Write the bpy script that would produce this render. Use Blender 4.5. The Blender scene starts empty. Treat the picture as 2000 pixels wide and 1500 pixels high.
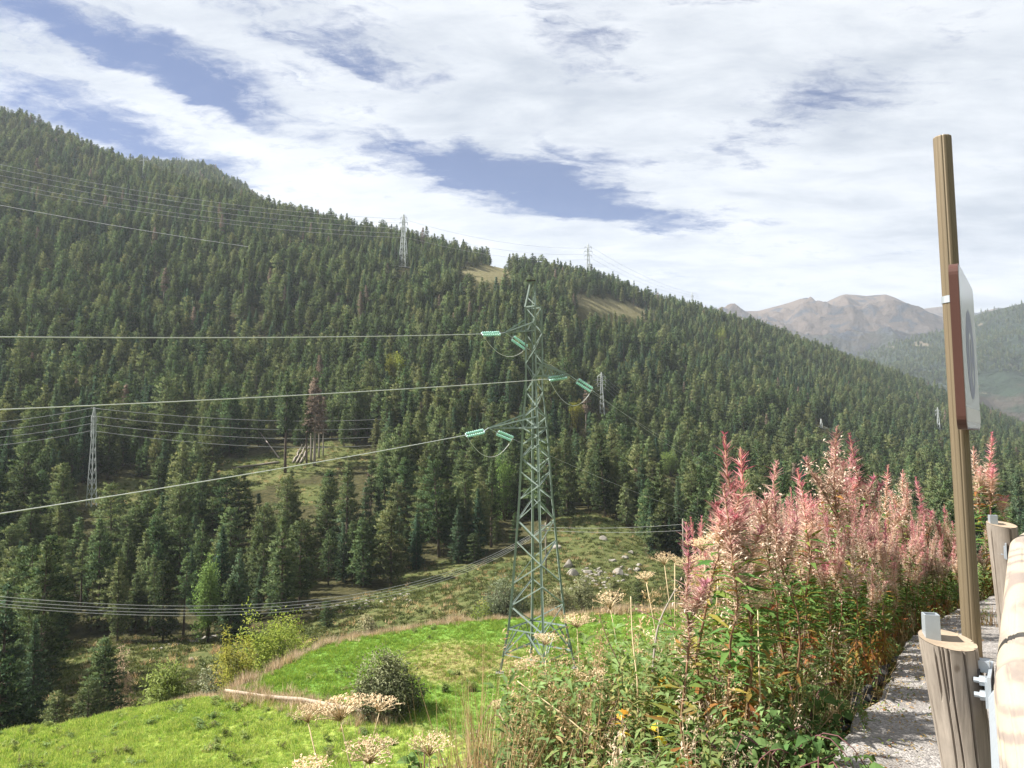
import bpy, bmesh, math, random
import numpy as np
from mathutils import Vector, Matrix, Euler

rng = np.random.default_rng(7)
random.seed(7)
S = bpy.context.scene
COL = S.collection

# ------------------------------------------------------------------ camera
FPX = 1455.0                                   # focal length in pixels of the 2000 px wide photograph
PITCH, ROLL = math.radians(4.3), math.radians(0.6)
cf = np.array([0, math.cos(PITCH), math.sin(PITCH)])
cu0 = np.array([0, -math.sin(PITCH), math.cos(PITCH)])
cr0 = np.array([1.0, 0, 0])
cr = math.cos(ROLL) * cr0 - math.sin(ROLL) * cu0
cu = math.cos(ROLL) * cu0 + math.sin(ROLL) * cr0
cam = bpy.data.cameras.new('camera')
cam.sensor_width = 36.0
cam.lens = 36.0 * FPX / 2000.0
cam.clip_start, cam.clip_end = 0.05, 60000
camo = bpy.data.objects.new('camera', cam)
COL.objects.link(camo)
M = Matrix(((cr[0], cu[0], -cf[0], 0), (cr[1], cu[1], -cf[1], 0), (cr[2], cu[2], -cf[2], 0), (0, 0, 0, 1)))
camo.matrix_world = M
S.camera = camo


def ray(px, py):
    return cf + cr * ((px - 1000) / FPX) + cu * ((750 - py) / FPX)


def at(px, py, depth):
    return ray(px, py) * depth


def proj(P):
    P = np.asarray(P, float)
    d = P @ cf
    d = np.where(np.abs(d) < 1e-6, 1e-6, d)
    return 1000 + FPX * (P @ cr) / d, 750 - FPX * (P @ cu) / d, d


# ------------------------------------------------------------------ light
SUN_AZ, SUN_EL = math.radians(-86), math.radians(49)   # azimuth from the view direction (+Y), positive to the right
sun_dir = Vector((math.sin(SUN_AZ) * math.cos(SUN_EL), math.cos(SUN_AZ) * math.cos(SUN_EL), math.sin(SUN_EL)))
sl = bpy.data.lights.new('sun', 'SUN')
sl.energy = 4.4
sl.angle = math.radians(0.53)
sl.color = (1.0, 0.955, 0.88)
slo = bpy.data.objects.new('sun', sl)
COL.objects.link(slo)
slo.rotation_euler = sun_dir.to_track_quat('Z', 'Y').to_euler()

S.view_settings.view_transform = 'Standard'
S.view_settings.look = 'None'
S.view_settings.gamma = 1.0
S.view_settings.use_curve_mapping = False
S.view_settings.exposure = 1.7
S.cycles.max_bounces = 6
S.cycles.diffuse_bounces = 3
S.cycles.glossy_bounces = 2
S.cycles.transmission_bounces = 4
S.cycles.volume_bounces = 1
S.cycles.transparent_max_bounces = 8
S.cycles.sample_clamp_indirect = 6.0
S.cycles.caustics_reflective = False
S.cycles.caustics_refractive = False
S.render.film_transparent = False

W = bpy.data.worlds.new('World')
S.world = W
W.use_nodes = True


class NT:
    """small helper to write node trees"""

    def __init__(self, nt):
        self.nt = nt
        self.n = nt.nodes
        self.l = nt.links

    def add(self, typ, **kw):
        nd = self.n.new(typ)
        for k, v in kw.items():
            if k == 'inp':
                for a, b in v.items():
                    self.set(nd, a, b)
            else:
                setattr(nd, k, v)
        return nd

    def set(self, nd, key, val):
        s = nd.inputs[key]
        if isinstance(val, bpy.types.NodeSocket):
            self.l.new(val, s)
        else:
            s.default_value = val

    def m(self, op, a, b=None, c=None, clamp=False):
        nd = self.n.new('ShaderNodeMath')
        nd.operation = op
        nd.use_clamp = clamp
        self.set(nd, 0, a)
        if b is not None:
            self.set(nd, 1, b)
        if c is not None:
            self.set(nd, 2, c)
        return nd.outputs[0]

    def vm(self, op, a, b=None):
        nd = self.n.new('ShaderNodeVectorMath')
        nd.operation = op
        self.set(nd, 0, a)
        if b is not None:
            self.set(nd, 1, b)
        return nd.outputs[0]

    def smooth(self, v, a, b):
        nd = self.n.new('ShaderNodeMapRange')
        nd.interpolation_type = 'SMOOTHSTEP'
        self.set(nd, 'Value', v)
        self.set(nd, 'From Min', a)
        self.set(nd, 'From Max', b)
        return nd.outputs[0]

    def mixc(self, f, a, b):
        nd = self.n.new('ShaderNodeMix')
        nd.data_type = 'RGBA'
        self.set(nd, 0, f)
        for k, v in ((6, a), (7, b)):
            if not isinstance(v, bpy.types.NodeSocket) and len(v) == 3:
                v = (*v, 1)
            self.set(nd, k, v)
        return nd.outputs[2]

    def noise(self, vec, scale, detail=4, rough=0.55, dist=0.0):
        nd = self.n.new('ShaderNodeTexNoise')
        if vec is not None:
            self.l.new(vec, nd.inputs['Vector'])
        nd.inputs['Scale'].default_value = scale
        nd.inputs['Detail'].default_value = detail
        nd.inputs['Roughness'].default_value = rough
        nd.inputs['Distortion'].default_value = dist
        return nd

    def ramp(self, fac, stops, interp='LINEAR'):
        nd = self.n.new('ShaderNodeValToRGB')
        nd.color_ramp.interpolation = interp
        e = nd.color_ramp.elements
        while len(e) < len(stops):
            e.new(0.5)
        for k, (p, c) in enumerate(stops):
            e[k].position = p
            e[k].color = (*c, 1)
        self.set(nd, 0, fac)
        return nd.outputs[0]


def build_world():
    t = NT(W.node_tree)
    t.n.clear()
    out = t.add('ShaderNodeOutputWorld')
    bg = t.add('ShaderNodeBackground')
    bg.inputs['Strength'].default_value = 0.06
    sky = t.add('ShaderNodeTexSky', sky_type='NISHITA')
    sky.sun_disc = False
    sky.sun_elevation = SUN_EL
    sky.sun_rotation = SUN_AZ
    sky.altitude = 1700
    sky.air_density = 1.0
    sky.dust_density = 0.4
    sky.ozone_density = 1.6
    tc = t.add('ShaderNodeTexCoord')
    d = tc.outputs['Generated']
    sep = t.add('ShaderNodeSeparateXYZ')
    t.l.new(d, sep.inputs[0])
    x, y, z = sep.outputs
    # cloud deck coordinates: the direction projected on a plane overhead
    zz = t.m('ADD', t.m('MAXIMUM', z, 0.0), 0.16)
    cmb = t.add('ShaderNodeCombineXYZ')
    t.set(cmb, 0, t.m('DIVIDE', x, zz))
    t.set(cmb, 1, t.m('DIVIDE', y, zz))
    mp = t.add('ShaderNodeMapping')
    t.l.new(cmb.outputs[0], mp.inputs['Vector'])
    mp.inputs['Rotation'].default_value = (0, 0, math.radians(28))
    mp.inputs['Scale'].default_value = (0.62, 1.25, 1)
    P = mp.outputs[0]
    n1 = t.noise(P, 1.5, 9, 0.62, 0.5).outputs[0]
    n2 = t.noise(P, 6.5, 6, 0.62, 0.3).outputs[0]
    n3 = t.noise(P, 0.7, 3, 0.5, 0.2).outputs[0]
    # gaps of blue: ellipses in azimuth / elevation, ragged by noise
    az = t.m('ARCTAN2', x, y)
    el = t.m('ARCSINE', z)
    wob = t.m('SUBTRACT', t.noise(P, 2.2, 6, 0.65, 0.4).outputs[0], 0.5)
    wob2 = t.m('SUBTRACT', t.noise(P, 3.1, 6, 0.65, 0.1).outputs[0], 0.5)
    az = t.m('MULTIPLY_ADD', wob, 0.12, az)
    el = t.m('MULTIPLY_ADD', wob2, 0.10, el)
    gaps = [  # px, py, half length px, half height px, tilt (deg, down to the right), strength
        (1055, 378, 225, 42, 12, 1.75), (1030, 316, 240, 32, 2, 0.85), (1230, 415, 130, 22, 8, 0.5),
        (330, 125, 270, 44, 15, 0.98), (215, 258, 150, 44, 12, 0.95), (110, 50, 150, 26, 14, 0.7), (640, 90, 200, 30, 12, 0.45), (470, 228, 190, 16, 14, 0.5),
        (30, 130, 90, 26, 10, 0.35), (640, 80, 220, 55, 10, 0.55), (1160, 75, 120, 70, 10, 0.55),
        (1590, 195, 210, 60, -6, 0.75), (430, 330, 90, 22, 12, 0.6), (1420, 10, 100, 22, 0, 0.3)]
    tot = None
    for (gx, gy, rx, ry, tl, st) in gaps:
        r0 = ray(gx, gy)
        a0 = math.atan2(r0[0], r0[1])
        e0 = math.asin(r0[2] / np.linalg.norm(r0))
        da = t.m('SUBTRACT', az, a0)
        de = t.m('SUBTRACT', el, e0)
        c_, s_ = math.cos(math.radians(-tl)), math.sin(math.radians(-tl))
        uu = t.m('DIVIDE', t.m('ADD', t.m('MULTIPLY', da, c_), t.m('MULTIPLY', de, s_)), rx / 1455.0)
        vv = t.m('DIVIDE', t.m('SUBTRACT', t.m('MULTIPLY', de, c_), t.m('MULTIPLY', da, s_)), ry / 1455.0)
        q = t.m('ADD', t.m('MULTIPLY', uu, uu), t.m('MULTIPLY', vv, vv))
        g = t.m('MULTIPLY', t.m('EXPONENT', t.m('MULTIPLY', q, -0.9)), st)
        tot = g if tot is None else t.m('ADD', tot, g)
    dens = t.m('ADD', t.m('MULTIPLY', t.m('SUBTRACT', n1, 0.5), 1.7), 0.86)
    dens = t.m('ADD', dens, t.m('MULTIPLY', t.m('SUBTRACT', n2, 0.5), 1.0))
    dens = t.m('SUBTRACT', dens, t.m('MULTIPLY', tot, 0.95))
    n4 = t.noise(P, 17.0, 6, 0.65, 0.4).outputs[0]
    dens = t.m('ADD', dens, t.m('MULTIPLY', t.m('SUBTRACT', n4, 0.5), 1.25))
    # fine wisps drawn out along the wind
    cw = t.add('ShaderNodeCombineXYZ')
    t.set(cw, 0, t.m('MULTIPLY_ADD', el, 0.9, t.m('MULTIPLY', az, 4.0)))
    t.set(cw, 1, t.m('MULTIPLY_ADD', az, 4.5, t.m('MULTIPLY', el, 19.0)))
    n5 = t.noise(cw.outputs[0], 1.6, 8, 0.68, 0.8).outputs[0]
    dens = t.m('ADD', dens, t.m('MULTIPLY', t.m('SUBTRACT', n5, 0.5), 1.7))
    cover = t.smooth(dens, -0.22, 0.66)
    cover = t.m('MULTIPLY_ADD', cover, 0.94, 0.04)
    # thickness: thin veils brighter, thick parts a little grey
    shade = t.m('ADD', t.m('MULTIPLY', t.m('SUBTRACT', n1, 0.5), 0.9), t.m('MULTIPLY', t.m('SUBTRACT', n3, 0.45), 1.3))
    shade = t.m('ADD', shade, t.m('MULTIPLY', t.m('SUBTRACT', n2, 0.5), 0.9))
    ccol = t.ramp(t.m('ADD', shade, 0.5), [(0.15, (5.15, 5.2, 5.3)), (0.46, (4.2, 4.36, 4.6)), (0.78, (2.7, 2.95, 3.35))])
    skyc = t.mixc(1.0, sky.outputs[0], sky.outputs[0])
    hs = t.add('ShaderNodeHueSaturation')
    t.l.new(sky.outputs[0], hs.inputs['Color'])
    hs.inputs['Saturation'].default_value = 1.75
    hs.inputs['Value'].default_value = 0.30
    blue = t.vm('MULTIPLY', hs.outputs[0], (0.72, 1.02, 1.42))
    col = t.mixc(cover, blue, ccol)
    t.l.new(col, bg.inputs['Color'])
    t.l.new(bg.outputs[0], out.inputs['Surface'])


build_world()


# ------------------------------------------------------------------ mesh helpers
def mesh(name, V, Fc, mats=(), midx=None, attrs=None, smooth=False):
    """V (n,3); Fc an (m,k) array of equal faces or a list of index lists"""
    me = bpy.data.meshes.new(name)
    V = np.asarray(V, np.float32)
    if isinstance(Fc, np.ndarray) and Fc.ndim == 2:
        m, k = Fc.shape
        me.vertices.add(len(V))
        me.vertices.foreach_set('co', V.ravel())
        me.loops.add(m * k)
        me.loops.foreach_set('vertex_index', Fc.astype(np.int32).ravel())
        me.polygons.add(m)
        me.polygons.foreach_set('loop_start', np.arange(0, m * k, k, dtype=np.int32))
        try:
            me.polygons.foreach_set('loop_total', np.full(m, k, np.int32))
        except Exception:
            pass
    else:
        me.from_pydata([tuple(v) for v in V], [], [tuple(f) for f in Fc])
    for mt in mats:
        me.materials.append(mt)
    if midx is not None:
        me.polygons.foreach_set('material_index', np.asarray(midx, np.int32))
    if smooth:
        me.polygons.foreach_set('use_smooth', np.ones(len(me.polygons), bool))
    me.update(calc_edges=True)
    if attrs:
        for k, (dom, arr) in attrs.items():
            a = me.attributes.new(k, 'FLOAT', dom)
            a.data.foreach_set('value', np.asarray(arr, np.float32).ravel())
    return me


def link(name, me, parent=None, label=None, cat=None, group=None, kind=None, loc=None):
    o = bpy.data.objects.new(name, me)
    COL.objects.link(o)
    if parent is not None:
        o.parent = parent
    if loc is not None:
        o.location = loc
    tag(o, label, cat, group, kind)
    return o


def tag(o, label=None, cat=None, group=None, kind=None):
    if label:
        o['label'] = label
    if cat:
        o['category'] = cat
    if group:
        o['group'] = group
    if kind:
        o['kind'] = kind
    return o


def empty(name, loc, label, cat, group=None):
    o = bpy.data.objects.new(name, None)
    o.empty_display_size = 0.2
    COL.objects.link(o)
    o.location = loc
    return tag(o, label, cat, group)


class MB:
    """collects shapes into one mesh"""

    def __init__(self):
        self.v, self.f, self.mi, self.n = [], [], [], 0

    def add(self, V, F, mi=0):
        self.v.append(np.asarray(V, float))
        for f in F:
            self.f.append(tuple(int(i) + self.n for i in f))
            self.mi.append(mi)
        self.n += len(V)

    def tube(self, pts, rad, seg=6, mi=0, cap=True):
        pts = np.asarray(pts, float)
        n = len(pts)
        rad = np.broadcast_to(np.asarray(rad, float), (n,))
        V, F = [], []
        tg = np.gradient(pts, axis=0)
        ref = np.array([0, 0, 1.0])
        if abs((tg[0] / (np.linalg.norm(tg[0]) + 1e-9)) @ ref) > 0.9:
            ref = np.array([1.0, 0, 0])
        for i in range(n):
            t_ = tg[i] / (np.linalg.norm(tg[i]) + 1e-9)
            a = np.cross(t_, ref)
            a /= np.linalg.norm(a) + 1e-9
            b = np.cross(t_, a)
            for k in range(seg):
                an = 2 * math.pi * k / seg
                V.append(pts[i] + rad[i] * (math.cos(an) * a + math.sin(an) * b))
        for i in range(n - 1):
            for k in range(seg):
                k2 = (k + 1) % seg
                F.append((i * seg + k, (i + 1) * seg + k, (i + 1) * seg + k2, i * seg + k2))
        if cap:
            F.append(tuple(range(seg)))
            F.append(tuple((n - 1) * seg + k for k in reversed(range(seg))))
        self.add(V, F, mi)

    def box(self, c, sz, R=None, mi=0):
        sx, sy, sz_ = [q / 2 for q in sz]
        V = np.array([[a * sx, b * sy, e * sz_] for a in (-1, 1) for b in (-1, 1) for e in (-1, 1)])
        if R is not None:
            V = V @ np.asarray(R).T
        V = V + np.asarray(c, float)
        F = [(0, 1, 3, 2), (4, 6, 7, 5), (0, 4, 5, 1), (2, 3, 7, 6), (0, 2, 6, 4), (1, 5, 7, 3)]
        self.add(V, F, mi)

    def mesh(self, name, mats, smooth=False):
        return mesh(name, np.concatenate(self.v), self.f, mats, self.mi, None, smooth)


def tris(C, D, L, Wd, seed=0):
    """needle / blade triangles: centre-base C, direction D, length L, width Wd"""
    r = np.random.default_rng(seed)
    n = len(C)
    D = D / (np.linalg.norm(D, axis=1, keepdims=True) + 1e-9)
    Rn = r.normal(size=(n, 3))
    Sd = np.cross(D, Rn)
    Sd /= np.linalg.norm(Sd, axis=1, keepdims=True) + 1e-9
    L = np.broadcast_to(np.asarray(L, float), (n,))[:, None]
    Wd = np.broadcast_to(np.asarray(Wd, float), (n,))[:, None]
    V = np.stack([C - Sd * Wd / 2, C + Sd * Wd / 2, C + D * L], 1).reshape(-1, 3)
    F = np.arange(3 * n).reshape(n, 3)
    return V, F


def leaves(C, D, L, Wd, seed=0, up=None, droop=0.25):
    """lance / oval leaves: four triangles folded along the midrib, bending down at the tip"""
    r = np.random.default_rng(seed)
    n = len(C)
    D = D / (np.linalg.norm(D, axis=1, keepdims=True) + 1e-9)
    Upv = np.array([0, 0, 1.0]) + 0.35 * r.normal(size=(n, 3)) if up is None else up
    Sd = np.cross(D, Upv)
    Sd /= np.linalg.norm(Sd, axis=1, keepdims=True) + 1e-9
    N = np.cross(Sd, D)
    L = np.broadcast_to(np.asarray(L, float), (n,))[:, None]
    Wd = np.broadcast_to(np.asarray(Wd, float), (n,))[:, None]
    mid = C + D * L * 0.45 + N * L * 0.03
    tip = C + D * L * 0.97 - N * L * droop
    V = np.stack([C, mid - Sd * Wd / 2 + N * Wd * 0.16, mid, mid + Sd * Wd / 2 + N * Wd * 0.16, tip], 1).reshape(-1, 3)
    b = np.arange(n)[:, None, None] * 5
    F = (b + np.array([[0, 1, 2], [0, 2, 3], [1, 4, 2], [2, 4, 3]])[None]).reshape(-1, 3)
    return V, F


def cat(*parts):
    """join (V, F, tint) triples; tint per face"""
    V, F, T, n = [], [], [], 0
    for v, f, t_ in parts:
        V.append(v)
        F.append(f + n)
        T.append(np.broadcast_to(np.asarray(t_, float), (len(f),)))
        n += len(v)
    return np.concatenate(V), np.concatenate(F), np.concatenate(T)


def copy_thing(o, loc=None, rot=None, scale=None, label=None, group=None):
    """a thing with copies of its parts and their sub-parts, sharing mesh data"""
    def dup(a, par):
        c = a.copy()
        COL.objects.link(c)
        c.parent = par
        for ch in kids.get(a, ()):
            dup(ch, c)
        return c
    kids = {a: list(a.children) for a in [o] + list(o.children_recursive)}
    c = dup(o, None)
    if loc is not None:
        c.location = loc
    if rot is not None:
        c.rotation_euler = rot
    if scale is not None:
        c.scale = scale if hasattr(scale, '__len__') else (scale,) * 3
    if label:
        c['label'] = label
    if group:
        c['group'] = group
    return c


# ------------------------------------------------------------------ materials
def mat_new(name):
    m = bpy.data.materials.new(name)
    m.use_nodes = True
    t = NT(m.node_tree)
    t.n.clear()
    return m, t, t.add('ShaderNodeOutputMaterial')


def leaf_mat(name, stops, trans=0.35, attr='tint', spread=0.35, tr_col=(1.25, 1.3, 0.7), hue=0.03):
    m, t, out = mat_new(name)
    at_ = t.add('ShaderNodeAttribute', attribute_name=attr)
    oi = t.add('ShaderNodeObjectInfo')
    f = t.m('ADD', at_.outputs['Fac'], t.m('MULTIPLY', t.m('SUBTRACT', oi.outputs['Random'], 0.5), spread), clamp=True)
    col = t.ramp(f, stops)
    hs = t.add('ShaderNodeHueSaturation')
    t.l.new(col, hs.inputs['Color'])
    r2 = t.m('FRACT', t.m('MULTIPLY', oi.outputs['Random'], 17.37))
    t.set(hs, 'Value', t.m('MULTIPLY_ADD', r2, 0.5, 0.75))
    t.set(hs, 'Hue', t.m('MULTIPLY_ADD', t.m('FRACT', t.m('MULTIPLY', oi.outputs['Random'], 41.7)), hue * 2, 0.5 - hue))
    d = t.add('ShaderNodeBsdfDiffuse')
    tr = t.add('ShaderNodeBsdfTranslucent')
    t.l.new(hs.outputs[0], d.inputs[0])
    c2 = t.vm('MULTIPLY', hs.outputs[0], tr_col)
    t.l.new(c2, tr.inputs[0])
    mx = t.add('ShaderNodeMixShader')
    mx.inputs[0].default_value = trans
    t.l.new(d.outputs[0], mx.inputs[1])
    t.l.new(tr.outputs[0], mx.inputs[2])
    t.l.new(mx.outputs[0], out.inputs[0])
    return m


def plain(name, col, rough=0.7, metal=0.0, var=0.25, scale=8.0, bump=0.0, bscale=40.0, spec=0.3):
    m, t, out = mat_new(name)
    tc = t.add('ShaderNodeTexCoord')
    n = t.noise(tc.outputs['Object'], scale, 5, 0.6).outputs[0]
    k = t.m('MULTIPLY_ADD', n, var * 2, 1 - var)
    c = t.vm('SCALE', (*col,), None)
    nd = c.node
    t.set(nd, 'Scale', k)
    p = t.add('ShaderNodeBsdfPrincipled')
    t.l.new(c, p.inputs['Base Color'])
    p.inputs['Roughness'].default_value = rough
    p.inputs['Metallic'].default_value = metal
    p.inputs['Specular IOR Level'].default_value = spec
    if bump:
        b = t.add('ShaderNodeBump')
        b.inputs['Strength'].default_value = bump
        b.inputs['Distance'].default_value = 0.02
        t.l.new(t.noise(tc.outputs['Object'], bscale, 6, 0.65).outputs[0], b.inputs['Height'])
        t.l.new(b.outputs[0], p.inputs['Normal'])
    t.l.new(p.outputs[0], out.inputs[0])
    return m


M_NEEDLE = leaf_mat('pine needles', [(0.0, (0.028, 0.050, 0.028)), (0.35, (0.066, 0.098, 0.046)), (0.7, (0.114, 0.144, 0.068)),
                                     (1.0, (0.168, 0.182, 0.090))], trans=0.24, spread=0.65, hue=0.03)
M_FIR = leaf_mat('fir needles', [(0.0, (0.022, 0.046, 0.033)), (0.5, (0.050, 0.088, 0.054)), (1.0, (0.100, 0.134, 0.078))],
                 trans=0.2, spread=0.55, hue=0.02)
M_RUST = leaf_mat('dead rusty needles', [(0.0, (0.11, 0.085, 0.065)), (0.5, (0.18, 0.14, 0.108)), (1.0, (0.26, 0.205, 0.16))], trans=0.2,
                  tr_col=(1.1, 1, 0.9), hue=0.0)
M_BARK = plain('pine bark', (0.085, 0.062, 0.048), 0.9, var=0.4, scale=3)
M_GREYWOOD = plain('dead grey wood', (0.26, 0.225, 0.19), 0.9, var=0.35, scale=3)
M_BIRCH = leaf_mat('yellow green birch leaves', [(0.0, (0.11, 0.15, 0.035)), (0.5, (0.25, 0.28, 0.065)), (1.0, (0.38, 0.37, 0.10))],
                   trans=0.42, spread=0.25)
M_WILLOW = leaf_mat('willow leaves', [(0.0, (0.07, 0.11, 0.035)), (0.5, (0.17, 0.23, 0.075)), (1.0, (0.28, 0.33, 0.12))],
                    trans=0.36, spread=0.1)
M_GREYWILLOW = leaf_mat('grey willow leaves', [(0.0, (0.09, 0.115, 0.065)), (0.5, (0.20, 0.23, 0.14)), (1.0, (0.31, 0.33, 0.22))],
                        trans=0.28, spread=0.1, tr_col=(1.1, 1.15, 0.85))
M_DULLWILLOW = leaf_mat('olive willow leaves', [(0.0, (0.13, 0.14, 0.075)), (0.5, (0.27, 0.27, 0.15)), (1.0, (0.41, 0.39, 0.24))],
                        trans=0.28, spread=0.1, tr_col=(1.1, 1.1, 0.8))
M_FWLEAF = leaf_mat('fireweed leaves', [(0.0, (0.22, 0.085, 0.035)), (0.18, (0.28, 0.14, 0.05)), (0.34, (0.26, 0.22, 0.055)),
                                        (0.5, (0.125, 0.19, 0.05)), (0.8, (0.085, 0.17, 0.05)), (1.0, (0.15, 0.23, 0.075))],
                    trans=0.38, spread=0.30, hue=0.015)
M_FWPOD = leaf_mat('fireweed pods', [(0.0, (0.70, 0.57, 0.43)), (0.35, (0.68, 0.49, 0.42)), (0.65, (0.64, 0.37, 0.37)),
                                     (0.88, (0.59, 0.25, 0.30)), (1.0, (0.53, 0.17, 0.25))], trans=0.38, spread=0.28,
                   tr_col=(1.1, 1.0, 1.0), hue=0.012)
M_FLUFF = leaf_mat('seed fluff', [(0.0, (0.54, 0.40, 0.31)), (1.0, (0.72, 0.60, 0.50))], trans=0.4, tr_col=(1, 1, 0.95), hue=0.0)
M_FWSTEM = plain('fireweed stem', (0.24, 0.13, 0.075), 0.7)
M_STRAW = plain('dry hogweed stem', (0.60, 0.47, 0.29), 0.8, var=0.2)
M_UMBEL = leaf_mat('dry umbel', [(0.0, (0.42, 0.29, 0.17)), (0.5, (0.66, 0.50, 0.32)), (1.0, (0.80, 0.66, 0.47))], trans=0.25,
                   tr_col=(1.05, 1, 0.9), spread=0.15, hue=0.006)
M_BRAMBLE = leaf_mat('bramble leaves', [(0.0, (0.035, 0.07, 0.026)), (0.5, (0.075, 0.135, 0.044)), (0.85, (0.125, 0.185, 0.065)),
                                        (1.0, (0.19, 0.20, 0.07))], trans=0.26, spread=0.45, hue=0.012)
M_CANE = plain('bramble cane', (0.13, 0.055, 0.055), 0.6, var=0.4, scale=12)
M_YELLOW = leaf_mat('yellow autumn leaves', [(0.0, (0.42, 0.24, 0.03)), (0.5, (0.68, 0.47, 0.05)), (1.0, (0.80, 0.66, 0.12))], trans=0.35,
                    tr_col=(1.1, 1, 0.6))
M_GRASS = leaf_mat('meadow grass blades', [(0.0, (0.085, 0.15, 0.035)), (0.4, (0.15, 0.25, 0.055)), (0.7, (0.215, 0.31, 0.075)),
                                           (1.0, (0.33, 0.36, 0.09))], trans=0.42, spread=0.3, tr_col=(1.2, 1.3, 0.6), hue=0.012)
M_PALEGRASS = leaf_mat('yellowing meadow grass', [(0.0, (0.20, 0.29, 0.07)), (0.5, (0.33, 0.43, 0.12)), (1.0, (0.50, 0.50, 0.21))],
                       trans=0.42, spread=0.4, tr_col=(1.15, 1.2, 0.6), hue=0.012)
M_DRYPATCH = leaf_mat('trodden brown grass', [(0.0, (0.14, 0.145, 0.05)), (0.5, (0.25, 0.22, 0.09)), (1.0, (0.36, 0.29, 0.14))],
                      trans=0.3, spread=0.4, tr_col=(1.1, 1.05, 0.8))
M_DRYGRASS = leaf_mat('dry grass', [(0.0, (0.24, 0.17, 0.085)), (0.5, (0.46, 0.34, 0.19)), (1.0, (0.62, 0.48, 0.31))], trans=0.4,
                      spread=0.4, tr_col=(1.1, 1.0, 0.8), hue=0.01)
M_PINKGRASS = leaf_mat('dry pink grass', [(0.0, (0.30, 0.235, 0.14)), (0.5, (0.50, 0.40, 0.275)), (1.0, (0.62, 0.53, 0.41))], trans=0.4,
                       spread=0.4, tr_col=(1.1, 1.0, 0.9), hue=0.012)
M_HEATH = leaf_mat('heath', [(0.0, (0.040, 0.056, 0.022)), (0.5, (0.085, 0.10, 0.038)), (1.0, (0.145, 0.14, 0.062))], trans=0.3, spread=0.5,
                   hue=0.02)
M_WEED = leaf_mat('bank weeds', [(0.0, (0.30, 0.21, 0.11)), (0.22, (0.27, 0.25, 0.10)), (0.45, (0.14, 0.20, 0.07)), (1.0, (0.185, 0.26, 0.105))],
                  trans=0.35, spread=0.6, hue=0.015)
M_GALV = plain('galvanised steel', (0.40, 0.44, 0.48), 0.5, 0.55, var=0.12, scale=30, spec=0.5)
M_PYLON = plain('green grey painted steel', (0.215, 0.265, 0.24), 0.55, 0.0, var=0.15, scale=2)
M_PALEPYLON = plain('weathered grey steel', (0.42, 0.45, 0.44), 0.5, 0.2, var=0.1)
M_DARKSTEEL = plain('dark steel fitting', (0.06, 0.055, 0.055), 0.6)
M_WIRE = plain('aluminium cable', (0.50, 0.51, 0.49), 0.5, 0.2, var=0.03, spec=0.4)
M_DARKWIRE = plain('dull cable', (0.36, 0.37, 0.36), 0.6, 0.1, var=0.05)
M_ROCK = plain('granite', (0.235, 0.215, 0.185), 0.9, var=0.45, scale=2.2, bump=0.5, bscale=5)
M_POLEWOOD = plain('utility pole wood', (0.22, 0.19, 0.15), 0.9)
M_LOG = plain('bleached fallen log', (0.34, 0.275, 0.21), 0.9, var=0.3, scale=4)


def glass_mat():
    m, t, out = mat_new('turquoise glass')
    p = t.add('ShaderNodeBsdfPrincipled')
    p.inputs['Base Color'].default_value = (0.44, 0.68, 0.61, 1)
    p.inputs['Roughness'].default_value = 0.18
    p.inputs['Specular IOR Level'].default_value = 0.6
    tr = t.add('ShaderNodeBsdfTranslucent')
    tr.inputs[0].default_value = (0.62, 0.86, 0.79, 1)
    mx = t.add('ShaderNodeMixShader')
    mx.inputs[0].default_value = 0.45
    t.l.new(p.outputs[0], mx.inputs[1])
    t.l.new(tr.outputs[0], mx.inputs[2])
    t.l.new(mx.outputs[0], out.inputs[0])
    return m


M_GLASS = glass_mat()


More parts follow.
